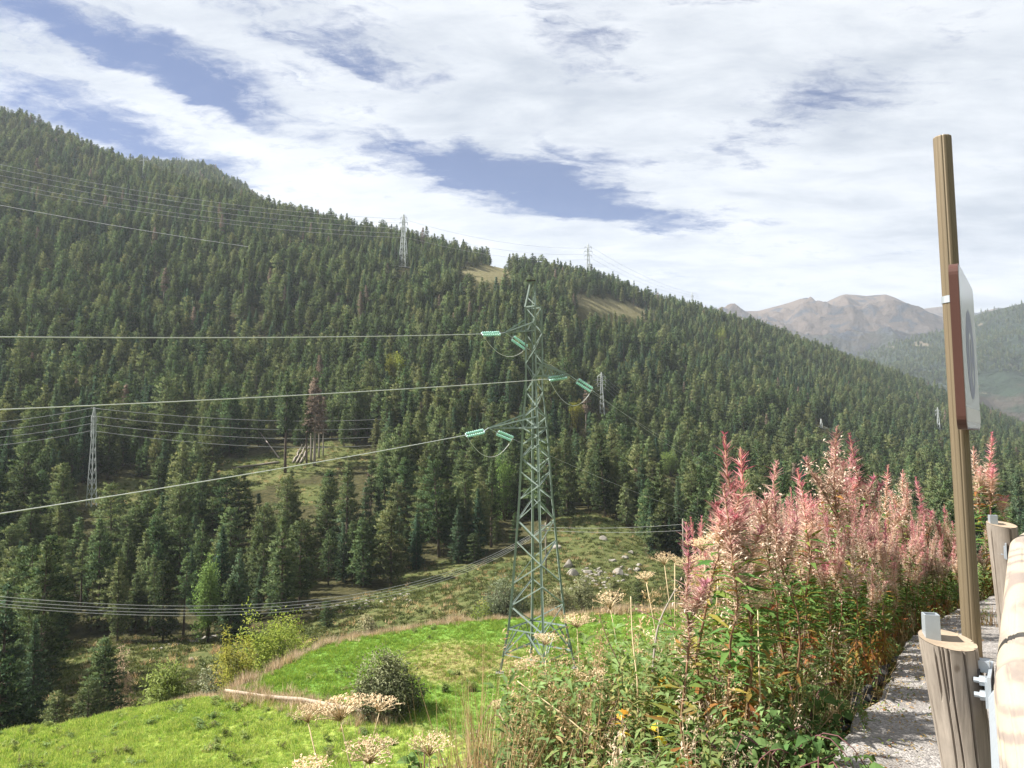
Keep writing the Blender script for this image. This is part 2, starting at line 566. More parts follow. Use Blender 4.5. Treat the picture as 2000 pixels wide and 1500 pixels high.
def post_wood():
    m, t, out = mat_new('weathered post wood')
    tc = t.add('ShaderNodeTexCoord')
    mp = t.add('ShaderNodeMapping')
    t.l.new(tc.outputs['Object'], mp.inputs[0])
    mp.inputs['Scale'].default_value = (1, 1, 0.06)
    mp.inputs['Rotation'].default_value = (0, math.radians(5), 0)
    n1 = t.noise(mp.outputs[0], 40, 8, 0.65, 0.3).outputs[0]
    n2 = t.noise(mp.outputs[0], 9, 5, 0.6, 0.2).outputs[0]
    n3 = t.noise(tc.outputs['Object'], 5, 4, 0.6).outputs[0]
    f = t.m('ADD', t.m('MULTIPLY', n1, 0.6), t.m('MULTIPLY', n2, 0.4))
    col = t.ramp(f, [(0.36, (0.145, 0.12, 0.098)), (0.48, (0.245, 0.21, 0.175)), (0.6, (0.33, 0.285, 0.24))])
    col = t.mixc(t.smooth(n3, 0.35, 0.75), col, (0.225, 0.195, 0.165))
    mp2 = t.add('ShaderNodeMapping')
    t.l.new(tc.outputs['Object'], mp2.inputs[0])
    mp2.inputs['Scale'].default_value = (1, 1, 0.035)
    mp2.inputs['Rotation'].default_value = (0, math.radians(7), 0)
    nc = t.noise(mp2.outputs[0], 26, 2, 0.4, 0.1).outputs[0]
    crack = t.smooth(t.m('ABSOLUTE', t.m('SUBTRACT', nc, 0.5)), 0.010, 0.003)
    crack = t.m('MULTIPLY', crack, 0.0)
    col = t.mixc(t.m('MULTIPLY', crack, 0.75), col, (0.05, 0.035, 0.025))
    vk = t.add('ShaderNodeTexVoronoi')
    mk = t.add('ShaderNodeMapping')
    t.l.new(tc.outputs['Object'], mk.inputs[0])
    mk.inputs['Scale'].default_value = (1, 1, 0.7)
    t.l.new(mk.outputs[0], vk.inputs['Vector'])
    vk.inputs['Scale'].default_value = 6.5
    kd = t.m('ADD', vk.outputs['Distance'], t.m('MULTIPLY', t.m('SUBTRACT', n1, 0.5), 0.22))
    col = t.mixc(t.m('MULTIPLY', t.smooth(kd, 0.10, 0.02), 0.7), col, (0.09, 0.066, 0.048))
    p = t.add('ShaderNodeBsdfPrincipled')
    t.l.new(col, p.inputs['Base Color'])
    p.inputs['Roughness'].default_value = 0.85
    p.inputs['Specular IOR Level'].default_value = 0.2
    b = t.add('ShaderNodeBump')
    b.inputs['Strength'].default_value = 0.7
    b.inputs['Distance'].default_value = 0.006
    t.l.new(t.m('SUBTRACT', f, t.m('MULTIPLY', crack, 1.2)), b.inputs['Height'])
    t.l.new(b.outputs[0], p.inputs['Normal'])
    t.l.new(p.outputs[0], out.inputs[0])
    return m


def rail_wood():
    m, t, out = mat_new('pale rail wood')
    tc = t.add('ShaderNodeTexCoord')
    o = tc.outputs['Object']       # log axis along local Y
    sep = t.add('ShaderNodeSeparateXYZ')
    nz = t.noise(o, 1.3, 3, 0.5).outputs['Color']
    mpn = t.add('ShaderNodeMapping')
    t.l.new(o, mpn.inputs[0])
    mpn.inputs['Scale'].default_value = (1, 0.28, 1)
    n0 = t.noise(mpn.outputs[0], 6, 3, 0.5).outputs['Color']
    q = t.vm('ADD', o, t.vm('SCALE', t.vm('SUBTRACT', nz, (0.5, 0.5, 0.5)), None))
    q.node.inputs[1].links[0].from_node.inputs['Scale'].default_value = 0.10
    q2 = t.vm('ADD', q, t.vm('MULTIPLY', t.vm('SUBTRACT', n0, (0.5, 0.5, 0.5)), (0.028, 0.0, 0.028)))
    t.l.new(q2, sep.inputs[0])
    x, y, z = sep.outputs
    # growth rings round a pith line that wanders across the log: arched grain on the dressed surface
    zc = t.m('ADD', z, t.m('MULTIPLY', t.m('SINE', t.m('MULTIPLY', y, 2.1)), 0.055))
    zc = t.m('ADD', zc, t.m('MULTIPLY', y, 0.055))
    dist = t.m('SQRT', t.m('ADD', t.m('MULTIPLY', x, x), t.m('MULTIPLY', zc, zc)))
    ring = t.m('MULTIPLY_ADD', t.m('SINE', t.m('MULTIPLY', dist, 125.0)), 0.5, 0.5)
    rs = t.smooth(ring, 0.35, 1.0)
    fine = t.noise(mpn.outputs[0], 90, 5, 0.7).outputs[0]
    soft = t.noise(mpn.outputs[0], 5, 4, 0.6).outputs[0]
    col = t.mixc(rs, (0.345, 0.30, 0.225), (0.215, 0.178, 0.155))
    col = t.mixc(t.smooth(soft, 0.45, 0.7), col, (0.34, 0.30, 0.24))
    col = t.mixc(t.m('MULTIPLY', t.smooth(fine, 0.52, 0.75), 0.35), col, (0.30, 0.22, 0.15))
    p = t.add('ShaderNodeBsdfPrincipled')
    t.l.new(col, p.inputs['Base Color'])
    p.inputs['Roughness'].default_value = 0.75
    p.inputs['Specular IOR Level'].default_value = 0.25
    b = t.add('ShaderNodeBump')
    b.inputs['Strength'].default_value = 0.5
    b.inputs['Distance'].default_value = 0.004
    t.l.new(fine, b.inputs['Height'])
    t.l.new(b.outputs[0], p.inputs['Normal'])
    t.l.new(p.outputs[0], out.inputs[0])
    return m


def ground_mat():
    """forest floor / open heath / bare soil mixed by painted zones; greener where the noise says so"""
    m, t, out = mat_new('mountain ground')
    tc = t.add('ShaderNodeTexCoord')
    o = tc.outputs['Object']
    op = t.add('ShaderNodeAttribute', attribute_name='open').outputs['Fac']
    so = t.add('ShaderNodeAttribute', attribute_name='soil').outputs['Fac']
    n1 = t.noise(o, 0.12, 8, 0.65).outputs[0]
    n2 = t.noise(o, 0.9, 6, 0.65).outputs[0]
    floor = t.mixc(t.smooth(n2, 0.35, 0.65), (0.035, 0.036, 0.018), (0.075, 0.068, 0.034))
    heath = t.ramp(t.m('ADD', t.m('MULTIPLY', n1, 0.5), t.m('MULTIPLY', n2, 0.5)),
                   [(0.36, (0.046, 0.064, 0.024)), (0.5, (0.088, 0.10, 0.038)), (0.62, (0.14, 0.13, 0.06))])
    soil = t.ramp(n2, [(0.35, (0.085, 0.09, 0.045)), (0.5, (0.16, 0.14, 0.078)), (0.68, (0.22, 0.185, 0.125))])
    c = t.mixc(op, floor, heath)
    c = t.mixc(so, c, soil)
    p = t.add('ShaderNodeBsdfDiffuse')
    t.l.new(c, p.inputs[0])
    b = t.add('ShaderNodeBump')
    b.inputs['Strength'].default_value = 0.9
    b.inputs['Distance'].default_value = 0.5
    t.l.new(n2, b.inputs['Height'])
    t.l.new(b.outputs[0], p.inputs['Normal'])
    t.l.new(p.outputs[0], out.inputs[0])
    return m


def meadow_mat():
    m, t, out = mat_new('meadow turf')
    tc = t.add('ShaderNodeTexCoord')
    o = tc.outputs['Object']
    dry = t.add('ShaderNodeAttribute', attribute_name='dry').outputs['Fac']
    pale = t.add('ShaderNodeAttribute', attribute_name='pale').outputs['Fac']
    n1 = t.noise(o, 0.5, 6, 0.6).outputs[0]
    n2 = t.noise(o, 4.0, 5, 0.65).outputs[0]
    g = t.ramp(t.m('ADD', t.m('MULTIPLY', n1, 0.4), t.m('MULTIPLY', n2, 0.6)),
               [(0.36, (0.075, 0.14, 0.03)), (0.5, (0.13, 0.225, 0.045)), (0.63, (0.19, 0.285, 0.06))])
    y = t.ramp(n2, [(0.36, (0.17, 0.23, 0.045)), (0.5, (0.29, 0.35, 0.075)), (0.63, (0.40, 0.38, 0.12))])
    d = t.ramp(n2, [(0.36, (0.19, 0.165, 0.065)), (0.5, (0.27, 0.225, 0.10)), (0.63, (0.34, 0.27, 0.13))])
    c = t.mixc(t.m('MULTIPLY', pale, 0.8), g, y)
    c = t.mixc(dry, c, d)
    p = t.add('ShaderNodeBsdfDiffuse')
    t.l.new(c, p.inputs[0])
    b = t.add('ShaderNodeBump')
    b.inputs['Strength'].default_value = 0.6
    b.inputs['Distance'].default_value = 0.15
    t.l.new(n2, b.inputs['Height'])
    t.l.new(b.outputs[0], p.inputs['Normal'])
    t.l.new(p.outputs[0], out.inputs[0])
    return m


def aggregate_mat():
    """rough washed concrete of the road shoulder: pale grit with dark pits"""
    m, t, out = mat_new('rough shoulder concrete')
    tc = t.add('ShaderNodeTexCoord')
    o = tc.outputs['Object']
    vo = t.add('ShaderNodeTexVoronoi')
    t.l.new(o, vo.inputs['Vector'])
    vo.inputs['Scale'].default_value = 80
    hsv = t.add('ShaderNodeSeparateColor')
    t.l.new(vo.outputs['Color'], hsv.inputs[0])
    n = t.noise(o, 3, 6, 0.65).outputs[0]
    n2 = t.noise(o, 60, 4, 0.7).outputs[0]
    c = t.ramp(hsv.outputs[0], [(0.0, (0.16, 0.148, 0.142)), (0.3, (0.235, 0.218, 0.206)), (0.75, (0.31, 0.29, 0.273)), (1.0, (0.40, 0.375, 0.35))])
    c = t.mixc(t.smooth(n2, 0.52, 0.70), c, (0.10, 0.092, 0.088))
    c = t.mixc(t.m('MULTIPLY', t.smooth(n, 0.42, 0.62), 0.55), c, (0.15, 0.135, 0.12))
    p = t.add('ShaderNodeBsdfPrincipled')
    t.l.new(c, p.inputs['Base Color'])
    p.inputs['Roughness'].default_value = 0.9
    p.inputs['Specular IOR Level'].default_value = 0.2
    b = t.add('ShaderNodeBump')
    b.inputs['Strength'].default_value = 0.9
    b.inputs['Distance'].default_value = 0.008
    t.l.new(t.m('SUBTRACT', t.m('MULTIPLY', n2, -1.0), vo.outputs['Distance']), b.inputs['Height'])
    t.l.new(b.outputs[0], p.inputs['Normal'])
    t.l.new(p.outputs[0], out.inputs[0])
    return m


def far_mat(name, stops, scale, patch=None):
    m, t, out = mat_new(name)
    tc = t.add('ShaderNodeTexCoord')
    o = tc.outputs['Object']
    n = t.noise(o, scale, 9, 0.68, 0.3).outputs[0]
    hgt = t.add('ShaderNodeAttribute', attribute_name='hgt').outputs['Fac']
    f = t.m('ADD', t.m('MULTIPLY', hgt, 0.55), t.m('MULTIPLY', n, 0.6))
    c = t.ramp(f, stops)
    if patch:
        n2 = t.noise(o, scale * 0.9, 6, 0.6, 1.0).outputs[0]
        c = t.mixc(t.smooth(n2, *patch[1]), c, patch[0])
    p = t.add('ShaderNodeBsdfDiffuse')
    t.l.new(c, p.inputs[0])
    b = t.add('ShaderNodeBump')
    b.inputs['Strength'].default_value = 1.0
    b.inputs['Distance'].default_value = 0.35 / scale
    t.l.new(n, b.inputs['Height'])
    t.l.new(b.outputs[0], p.inputs['Normal'])
    t.l.new(p.outputs[0], out.inputs[0])
    return m


M_POST, M_RAIL, M_GROUND, M_MEADOW, M_AGG = post_wood(), rail_wood(), ground_mat(), meadow_mat(), aggregate_mat()
M_ASPHALT = plain('worn asphalt', (0.055, 0.053, 0.052), 0.9, var=0.4, scale=30, bump=0.6, bscale=60)


# ------------------------------------------------------------------ noise on the CPU for terrain
def vnoise(x, y, seed=0):
    xi, yi = np.floor(x).astype(np.int64), np.floor(y).astype(np.int64)
    fx, fy = x - xi, y - yi
    fx, fy = fx * fx * (3 - 2 * fx), fy * fy * (3 - 2 * fy)

    def h(a, b):
        v = (a * 374761393 + b * 668265263 + seed * 974634777) & 0x7fffffff
        v = ((v ^ (v >> 13)) * 1274126177) & 0x7fffffff
        return ((v ^ (v >> 16)) & 0xffff) / 65535.0
    return (h(xi, yi) * (1 - fx) + h(xi + 1, yi) * fx) * (1 - fy) + (h(xi, yi + 1) * (1 - fx) + h(xi + 1, yi + 1) * fx) * fy - 0.5


def fbm(x, y, oct_=4, seed=0, ridged=False):
    s, a = 0, 1.0
    for k in range(oct_):
        v = vnoise(x * 2 ** k, y * 2 ** k, seed + k)
        s = s + a * ((0.5 - 2 * np.abs(v)) if ridged else v)
        a *= 0.5
    return s


# ------------------------------------------------------------------ terrain
# road frame: u along the road, v to its left, slightly downhill
VP = ray(2000, 945)
dh = VP[:2] / np.linalg.norm(VP[:2])
SLOPE = VP[2] / np.linalg.norm(VP[:2])
nl = np.array([-dh[1], dh[0]])
EYE = 1.55


def voff(u):
    """the road bends to the right further on"""
    return -0.05 * np.clip(u - 8.0, 0, 60) ** 1.6


def road(u, v, w):
    """point at u along, v left of and w below the camera, w measured from the sloping line through the camera"""
    p = dh * u + nl * (v + voff(u))
    return np.array([p[0], p[1], SLOPE * u - w])


def uv(x, y):
    u = x * dh[0] + y * dh[1]
    return u, x * nl[0] + y * nl[1] - voff(u)


def col_s(px, py=900):
    r = ray(px, py)
    return r[0] / r[1]


def e_of(px, py):
    r = ray(px, py)
    return r[2] / r[1]


# valley and mountainside: per picture column, ground rows at given distances (row) or heights (z)
def Z(v):
    return ('z', v)


TAB = {
    -700: [(40, Z(-26)), (100, Z(-26)), (150, Z(-10)), (270, Z(55)), (420, Z(170)), (620, Z(330)), (900, Z(380))],
    0: [(40, Z(-25)), (75, Z(-25.5)), (108, 1255), (130, 1150), (165, 965), (270, 715), (420, 425), (560, 262), (640, 236), (700, 245), (1000, Z(260))],
    130: [(40, Z(-25)), (75, Z(-25.5)), (108, 1250), (130, 1130), (165, 985), (270, 735), (420, 455), (570, 300), (620, 296), (700, 310), (1000, Z(230))],
    250: [(40, Z(-24.5)), (75, Z(-25)), (106, 1240), (130, 1130), (170, 980), (275, 750), (420, 480), (560, 345), (600, 346), (700, 352), (900, 326), (1000, 330)],
    390: [(40, Z(-24.5)), (75, Z(-24.5)), (106, 1240), (130, 1140), (180, 980), (285, 760), (420, 510), (545, 385), (600, 388), (700, 388), (900, 332), (1000, 338)],
    470: [(40, Z(-24)), (75, Z(-24.5)), (106, 1225), (130, 1140), (195, 940), (288, 765), (420, 520), (540, 404), (600, 408), (700, 410), (900, 378), (1000, 385)],
    550: [(40, Z(-24)), (75, Z(-24)), (106, 1215), (130, 1135), (200, 920), (290, 770), (420, 530), (535, 428), (600, 434), (900, 450), (1000, 450)],
    750: [(40, Z(-22)), (80, Z(-22)), (122, 1160), (140, 1110), (215, 880), (300, 745), (420, 575), (545, 468), (600, 474), (900, 500)],
    1000: [(40, Z(-20)), (75, Z(-20)), (100, Z(-20.5)), (130, 1115), (150, 1060), (175, 1000), (220, 880), (315, 715), (430, 595), (560, 520), (620, 527), (900, 560)],
    1160: [(40, Z(-18)), (75, Z(-18.5)), (115, 1160), (140, 1080), (160, 1012), (190, 975), (240, 900), (300, 815), (430, 660), (600, 552), (660, 556), (900, 590)],
    1300: [(40, Z(-18)), (75, Z(-18.5)), (120, 1150), (150, 1075), (180, 1010), (250, 930), (300, 870), (430, 735), (660, 598), (720, 603), (950, 640)],
    1500: [(40, Z(-18)), (75, Z(-19)), (150, Z(-22)), (220, 1000), (300, 925), (480, 765), (750, 650), (820, 655), (1100, 690)],
    1750: [(40, Z(-20)), (75, Z(-21)), (200, Z(-26)), (350, 935), (600, 810), (850, 738), (930, 745), (1200, 790)],
    2000: [(40, Z(-22)), (75, Z(-24)), (250, Z(-30)), (400, 940), (650, 875), (900, 842), (980, 848), (1300, 880)],
    2700: [(40, Z(-25)), (75, Z(-28)), (300, Z(-50)), (500, Z(-55)), (900, Z(-60)), (1300, Z(-80))],
}
YS = np.concatenate([np.arange(40, 200, 2.0), np.arange(200, 1400, 6.0)])
SC, ZC = [], []
for px, rows in sorted(TAB.items()):
    SC.append(col_s(px))
    yy = [r[0] for r in rows]
    zz = [r[1][1] if isinstance(r[1], tuple) else e_of(px, r[1]) * r[0] for r in rows]
    z_ = np.interp(YS, yy, zz)
    for _ in range(2):
        z_ = 0.25 * np.interp(YS * 0.965, YS, z_) + 0.5 * z_ + 0.25 * np.interp(YS * 1.035, YS, z_)
    ZC.append(z_)
SC, ZC = np.array(SC), np.array(ZC)
EDGE_PX = [(-500, 1560), (-200, 1465), (0, 1412), (150, 1390), (300, 1362), (430, 1345), (500, 1318), (560, 1284), (640, 1250), (740, 1230),
           (850, 1212), (1000, 1202), (1150, 1196), (1320, 1190), (1600, 1180), (2200, 1170)]
MZ = -14.0
EDGE_S = np.array([col_s(a, b) for a, b in EDGE_PX])
EDGE_Y = np.array([MZ / e_of(a, b) for a, b in EDGE_PX])


def edge_y(s):
    return np.interp(s, EDGE_S, EDGE_Y)


def terrain(x, y):
    """the valley and the mountainside, meadow terrace included, road bank left out"""
    Y = np.clip(y, 40, 1390)
    s = x / np.maximum(y, 12.0)
    s = np.clip(s, SC[0], SC[-1])
    fy = np.interp(Y, YS, np.arange(len(YS)))
    iy = np.clip(fy.astype(int), 0, len(YS) - 2)
    ty = fy - iy
    fs = np.interp(s, SC, np.arange(len(SC)))
    js = np.clip(fs.astype(int), 0, len(SC) - 2)
    ts = fs - js
    z = (ZC[js, iy] * (1 - ty) + ZC[js, iy + 1] * ty) * (1 - ts) + (ZC[js + 1, iy] * (1 - ty) + ZC[js + 1, iy + 1] * ty) * ts
    far = np.clip((Y - 90) / 250, 0, 1)
    z = z + fbm(x / 45, y / 45, 3, 3) * (0.6 + 3.2 * far) + fbm(x / 9, y / 9, 3, 9) * (0.35 + 0.5 * far)
    ey = edge_y(s)
    k = 1 / (1 + np.exp(np.clip((y - ey - 3.6) / 1.6, -40, 40)))
    zm = MZ + fbm(x / 14, y / 14, 3, 21) * 0.35 + 0.25 * np.exp(-((y - ey + 1.0) / 1.3) ** 2)
    return zm * k + z * (1 - k)


def bank(x, y):
    u, v = uv(x, y)
    sh = SLOPE * u - EYE - 0.06
    z = np.where(v > 0.97, sh - 0.10 - 0.36 * (v - 0.97) - 0.42 * np.clip(v - 3.6, 0, 999) - 0.10 * np.clip(v - 0.97, 0, 0.5), sh)
    z = np.where(v < -7.5, sh + (-7.5 - v) * 0.4, z)
    z = z + np.where(v > 1.0, fbm(x / 1.6, y / 1.6, 3, 33) * 0.22 * np.clip(v - 1.0, 0, 1), 0)
    z = z - np.clip(u - 45, 0, 999) * 0.35 - np.where(v < 0, 0, 0) - np.clip(-u - 40, 0, 999) * 0.0
    return z


def gz(x, y):
    x, y = np.asarray(x, float), np.asarray(y, float)
    return np.maximum(bank(x, y), terrain(x, y))


def inpoly(px, py, poly):
    px, py = np.asarray(px), np.asarray(py)
    r = np.zeros(px.shape, bool)
    n = len(poly)
    for i in range(n):
        x0, y0 = poly[i]
        x1, y1 = poly[(i + 1) % n]
        c = ((y0 > py) != (y1 > py)) & (px < (x1 - x0) * (py - y0) / ((y1 - y0) if y1 != y0 else 1e-9) + x0)
        r ^= c
    return r


OPEN = [  # clearings, as outlines of their ground seen from the road
    [(1040, 1075), (1085, 1015), (1130, 998), (1200, 1012), (1262, 1058), (1262, 1090), (1350, 1090), (1350, 1215), (880, 1215), (900, 1150), (1000, 1100)],
    [(610, 1196), (740, 1158), (800, 1110), (870, 1094), (960, 1085), (1060, 1062), (1060, 1215), (600, 1245)],
    [(120, 1275), (400, 1250), (640, 1206), (640, 1262), (420, 1310), (100, 1345)],
    [(165, 945), (290, 940), (305, 985), (262, 1045), (215, 1045), (175, 1000)],
    [(400, 950), (430, 900), (560, 880), (640, 862), (725, 880), (735, 905), (560, 940), (420, 975)],
    [(890, 532), (915, 524), (985, 512), (1008, 517), (1000, 545), (940, 552)],
    [(1120, 575), (1180, 583), (1300, 612), (1300, 632), (1180, 610), (1130, 597)],
    [(560, 955), (640, 945), (640, 980), (560, 990)],
]
SOILS = [5, 6]


def build_ground():
    az = np.concatenate([np.arange(-180, -52, 4.0), np.arange(-52, 62, 0.28), np.arange(62, 180.1, 4.0)])
    az = np.radians(az)
    r = np.concatenate([[0.3, 1.0, 1.6], np.geomspace(2.2, 60, 95), np.geomspace(61, 1500, 190)])
    A, Rr = np.meshgrid(az, r, indexing='ij')
    x, y = np.sin(A) * Rr, np.cos(A) * Rr
    z = gz(x, y)
    na, nr = A.shape
    V = np.stack([x, y, z], -1).reshape(-1, 3)
    i, j = np.meshgrid(np.arange(na - 1), np.arange(nr - 1), indexing='ij')
    a = (i * nr + j).ravel()
    F = np.stack([a, a + 1, a + nr + 1, a + nr], 1)[:, ::-1]
    px, py, d = proj(V)
    op = np.zeros(len(V))
    so = np.zeros(len(V))
    for k, pl in enumerate(OPEN):
        w_ = inpoly(px + 12 * vnoise(V[:, 0] / 3, V[:, 1] / 3, 5), py + 6 * vnoise(V[:, 0] / 3, V[:, 1] / 3, 6), pl) & (d > 0)
        op[w_] = 1
        if k in SOILS:
            so[w_] = 0.85
    near = V[:, 1] < edge_y(V[:, 0] / np.maximum(V[:, 1], 12)) + 12
    op[near] = np.maximum(op[near], 0.9)
    me = mesh('ground', V, F, [M_GROUND], None, {'open': ('POINT', op), 'soil': ('POINT', so)}, True)
    link('ground', me, kind='structure')


build_ground()


def build_meadow():
    ss = np.linspace(EDGE_S[0] * 1.0, 0.62, 320)
    tt = np.linspace(0, 1, 150)
    Sg, T = np.meshgrid(ss, tt, indexing='ij')
    ey = edge_y(Sg) - 0.4
    y = 14 + (ey - 14) * T
    x = Sg * y
    z = terrain(x, y) + 0.03
    V = np.stack([x, y, z], -1).reshape(-1, 3)
    n = len(tt)
    i, j = np.meshgrid(np.arange(len(ss) - 1), np.arange(n - 1), indexing='ij')
    a = (i * n + j).ravel()
    F = np.stack([a, a + n, a + n + 1, a + 1], 1)
    dry, pale = meadow_zones(V)
    me = mesh('meadow', V, F, [M_MEADOW], None, {'dry': ('POINT', dry), 'pale': ('POINT', pale)}, True)
    link('meadow', me, kind='structure')


def meadow_zones(V):
    px, py, d = proj(V)
    nz = vnoise(V[:, 0] / 2.2, V[:, 1] / 2.2, 77) * 40 + vnoise(V[:, 0] / 0.7, V[:, 1] / 0.7, 78) * 25
    q = ((px + nz - 900) / 165) ** 2 + ((py + nz * 0.4 - 1296) / 42) ** 2
    dry = np.clip(1.35 - q, 0, 1) * 0.72
    # the lower field, nearer than the log, has yellower grass
    line = np.interp(px, [0, 430, 560, 760, 1000], [1340, 1352, 1368, 1405, 1470])
    pale = np.clip((py - line + nz * 0.3) / 10, 0, 1) * (0.75 + 0.5 * vnoise(V[:, 0] / 3, V[:, 1] / 3, 71))
    strip = np.exp(-((py - line) / 9) ** 2) * (px > 430)
    return np.clip(dry + 0.55 * strip, 0, 1), np.clip(pale, 0, 1)


build_meadow()


def heightfield(name, px0, px1, rows, skyline, mat, seed, ncol=240, nrow=110, amp=60, wl=500, ridged=True, back=0.25):
    """a mountain as a sheet rising from rows = (near distance, near row) to its skyline at the far distance"""
    (yn, rn), yf = rows
    pxs = np.linspace(px0, px1, ncol)
    V = np.zeros((ncol, nrow, 3))
    H = np.zeros((ncol, nrow))
    for i, px in enumerate(pxs):
        sk = np.interp(px, [a for a, _ in skyline], [b for _, b in skyline])
        s = col_s(px, sk)
        t_ = np.linspace(0, 1 + back, nrow)
        Y = yn + (yf - yn) * t_
        z0, z1 = e_of(px, rn) * yn, e_of(px, sk) * yf
        zz = z0 + (z1 - z0) * np.minimum(t_, 1) ** 1.25 - np.clip(t_ - 1, 0, 9) * (z1 - z0) * 0.8
        V[i, :, 0], V[i, :, 1], V[i, :, 2] = s * Y, Y, zz
        H[i] = np.clip(t_, 0, 1)
    env = np.clip(np.sin(np.clip(H, 0, 1) ** 0.8 * math.pi) * 1.3, 0, 1)
    V[:, :, 2] += env * amp * fbm(V[:, :, 0] / wl, V[:, :, 1] / wl, 6, seed, ridged)
    n = nrow
    i, j = np.meshgrid(np.arange(ncol - 1), np.arange(n - 1), indexing='ij')
    a = (i * n + j).ravel()
    F = np.stack([a, a + n, a + n + 1, a + 1], 1)
    Vf = V.reshape(-1, 3)
    me = mesh(name, Vf, F, [mat], None, {'hgt': ('POINT', H.ravel())}, True)
    link(name, me, kind='structure')
    return V


M_FAR = far_mat('bare high mountain', [(0.22, (0.030, 0.038, 0.030)), (0.36, (0.046, 0.050, 0.042)), (0.5, (0.074, 0.062, 0.054)),
                                       (0.66, (0.102, 0.080, 0.066)), (0.85, (0.124, 0.096, 0.076))], 0.012, ((0.045, 0.050, 0.060), (0.50, 0.60)))
M_MID = far_mat('wooded mid hill', [(0.22, (0.085, 0.068, 0.06)), (0.38, (0.065, 0.058, 0.048)), (0.46, (0.034, 0.048, 0.034)),
                                    (0.75, (0.034, 0.048, 0.034)), (0.95, (0.05, 0.056, 0.04))], 0.012, ((0.15, 0.13, 0.095), (0.62, 0.66)))
heightfield('far_mountain', 1300, 2150, ((2000, 745), 3000),
            [(1300, 612), (1441, 608), (1482, 607), (1520, 597), (1545, 590), (1562, 584), (1576, 581), (1590, 586), (1604, 594), (1622, 586), (1640, 578), (1653, 575),
             (1672, 576), (1692, 578), (1712, 576), (1730, 575), (1745, 580), (1775, 594), (1809, 610), (1835, 630), (1870, 650), (2150, 720)],
            M_FAR, 5, amp=150, wl=480, nrow=200, ncol=320)
heightfield('far_ridge', 1600, 2500, ((3100, 745), 3600),
            [(1600, 640), (1780, 612), (1805, 602), (1839, 598), (1880, 606), (1906, 611), (1951, 600), (2010, 610), (2500, 640)],
            M_FAR, 15, amp=160, wl=900)
MIDV = heightfield('wooded_hill', 1560, 2500, ((1250, 880), 1900),
                   [(1560, 760), (1640, 712), (1690, 690), (1760, 667), (1830, 650), (1870, 634), (1910, 613), (1960, 601), (2000, 592), (2100, 570), (2500, 520)],
                   M_MID, 25, amp=70, wl=300, ncol=220)


# ------------------------------------------------------------------ road edge: shoulder slab, road
def build_road():
    us = np.concatenate([np.arange(-8, 20, 0.12), np.arange(20, 60, 1.0)])
    left = 1.0 + 0.05 * vnoise(us * 0.9, us * 0, 1) + 0.07 * vnoise(us * 3.7, us * 0, 2) + 0.05 * vnoise(us * 9, us * 0, 3)
    vs = np.array([-1.2, -0.8, -0.4, 0.0, 0.3, 0.6, 0.8, 0.92, 1.0])
    V, F = [], []
    nv = len(vs) + 2
    for u, lf in zip(us, left):
        for k, v in enumerate(vs):
            vv = v if k < 7 else (lf - (1.0 - v))
            h = 0.010 * vnoise(np.float64(u * 5), np.float64(v * 5), 4) + (0.02 * vnoise(np.float64(u * 13), np.float64(v * 9), 6) - 0.012 if k == 8 else 0)
            V.append(road(u, vv, EYE - h))
        V.append(road(u, lf + 0.015 + 0.02 * vnoise(np.float64(u * 11), np.float64(0.), 8), EYE + 0.07))
        V.append(road(u, lf - 0.03, EYE + 0.2))
    for i in range(len(us) - 1):
        for k in range(nv - 1):
            F.append((i * nv + k, i * nv + k + 1, (i + 1) * nv + k + 1, (i + 1) * nv + k))
    me = mesh('shoulder', V, F, [M_AGG], None, None, True)
    link('shoulder', me, kind='structure')
    b = MB()
    for i in range(len(us) - 1):
        pass
    V = [road(u, v, EYE + 0.02) for u in us for v in (-1.2, -4.3, -7.5)]
    F = [(i * 3 + k, (i + 1) * 3 + k, (i + 1) * 3 + k + 1, i * 3 + k + 1) for i in range(len(us) - 1) for k in (0, 1)]
    link('road', mesh('road', V, [f[::-1] for f in F], [M_ASPHALT]), kind='structure')
    # edge line paint, 4 mm above
    V = [road(u, v, EYE + 0.016) for u in us for v in (-1.45, -1.6)]
    F = [(i * 2, (i + 1) * 2, (i + 1) * 2 + 1, i * 2 + 1)[::-1] for i in range(len(us) - 1)]
    link('road_edge_line', mesh('road_edge_line', V, F, [plain('road paint', (0.75, 0.75, 0.72), 0.7)]), kind='structure')
    # broken lumps of old asphalt along the shoulder's outer edge
    for k in range(22):
        u = 5.2 + k * 0.13 + random.uniform(-0.05, 0.05)
        if random.random() < 0.2:
            continue
        me = rock_mesh('asphalt_lump', k % 5, M_ASPHALT)
        c = road(u, 1.06 + random.uniform(0, 0.07), EYE + 0.06 + random.uniform(0, 0.05))
        o = link('asphalt_lump', me, label='dark broken lump of asphalt along the outer edge of the gritty shoulder', cat='asphalt lump',
                 group='asphalt lumps along the shoulder edge', loc=c)
        s = random.uniform(0.025, 0.06)
        o.scale = (s * 1.5, s, s * 0.7)
        o.rotation_euler = (random.uniform(-.4, .4), random.uniform(-.4, .4), random.uniform(0, 6.3))


_rocks = {}


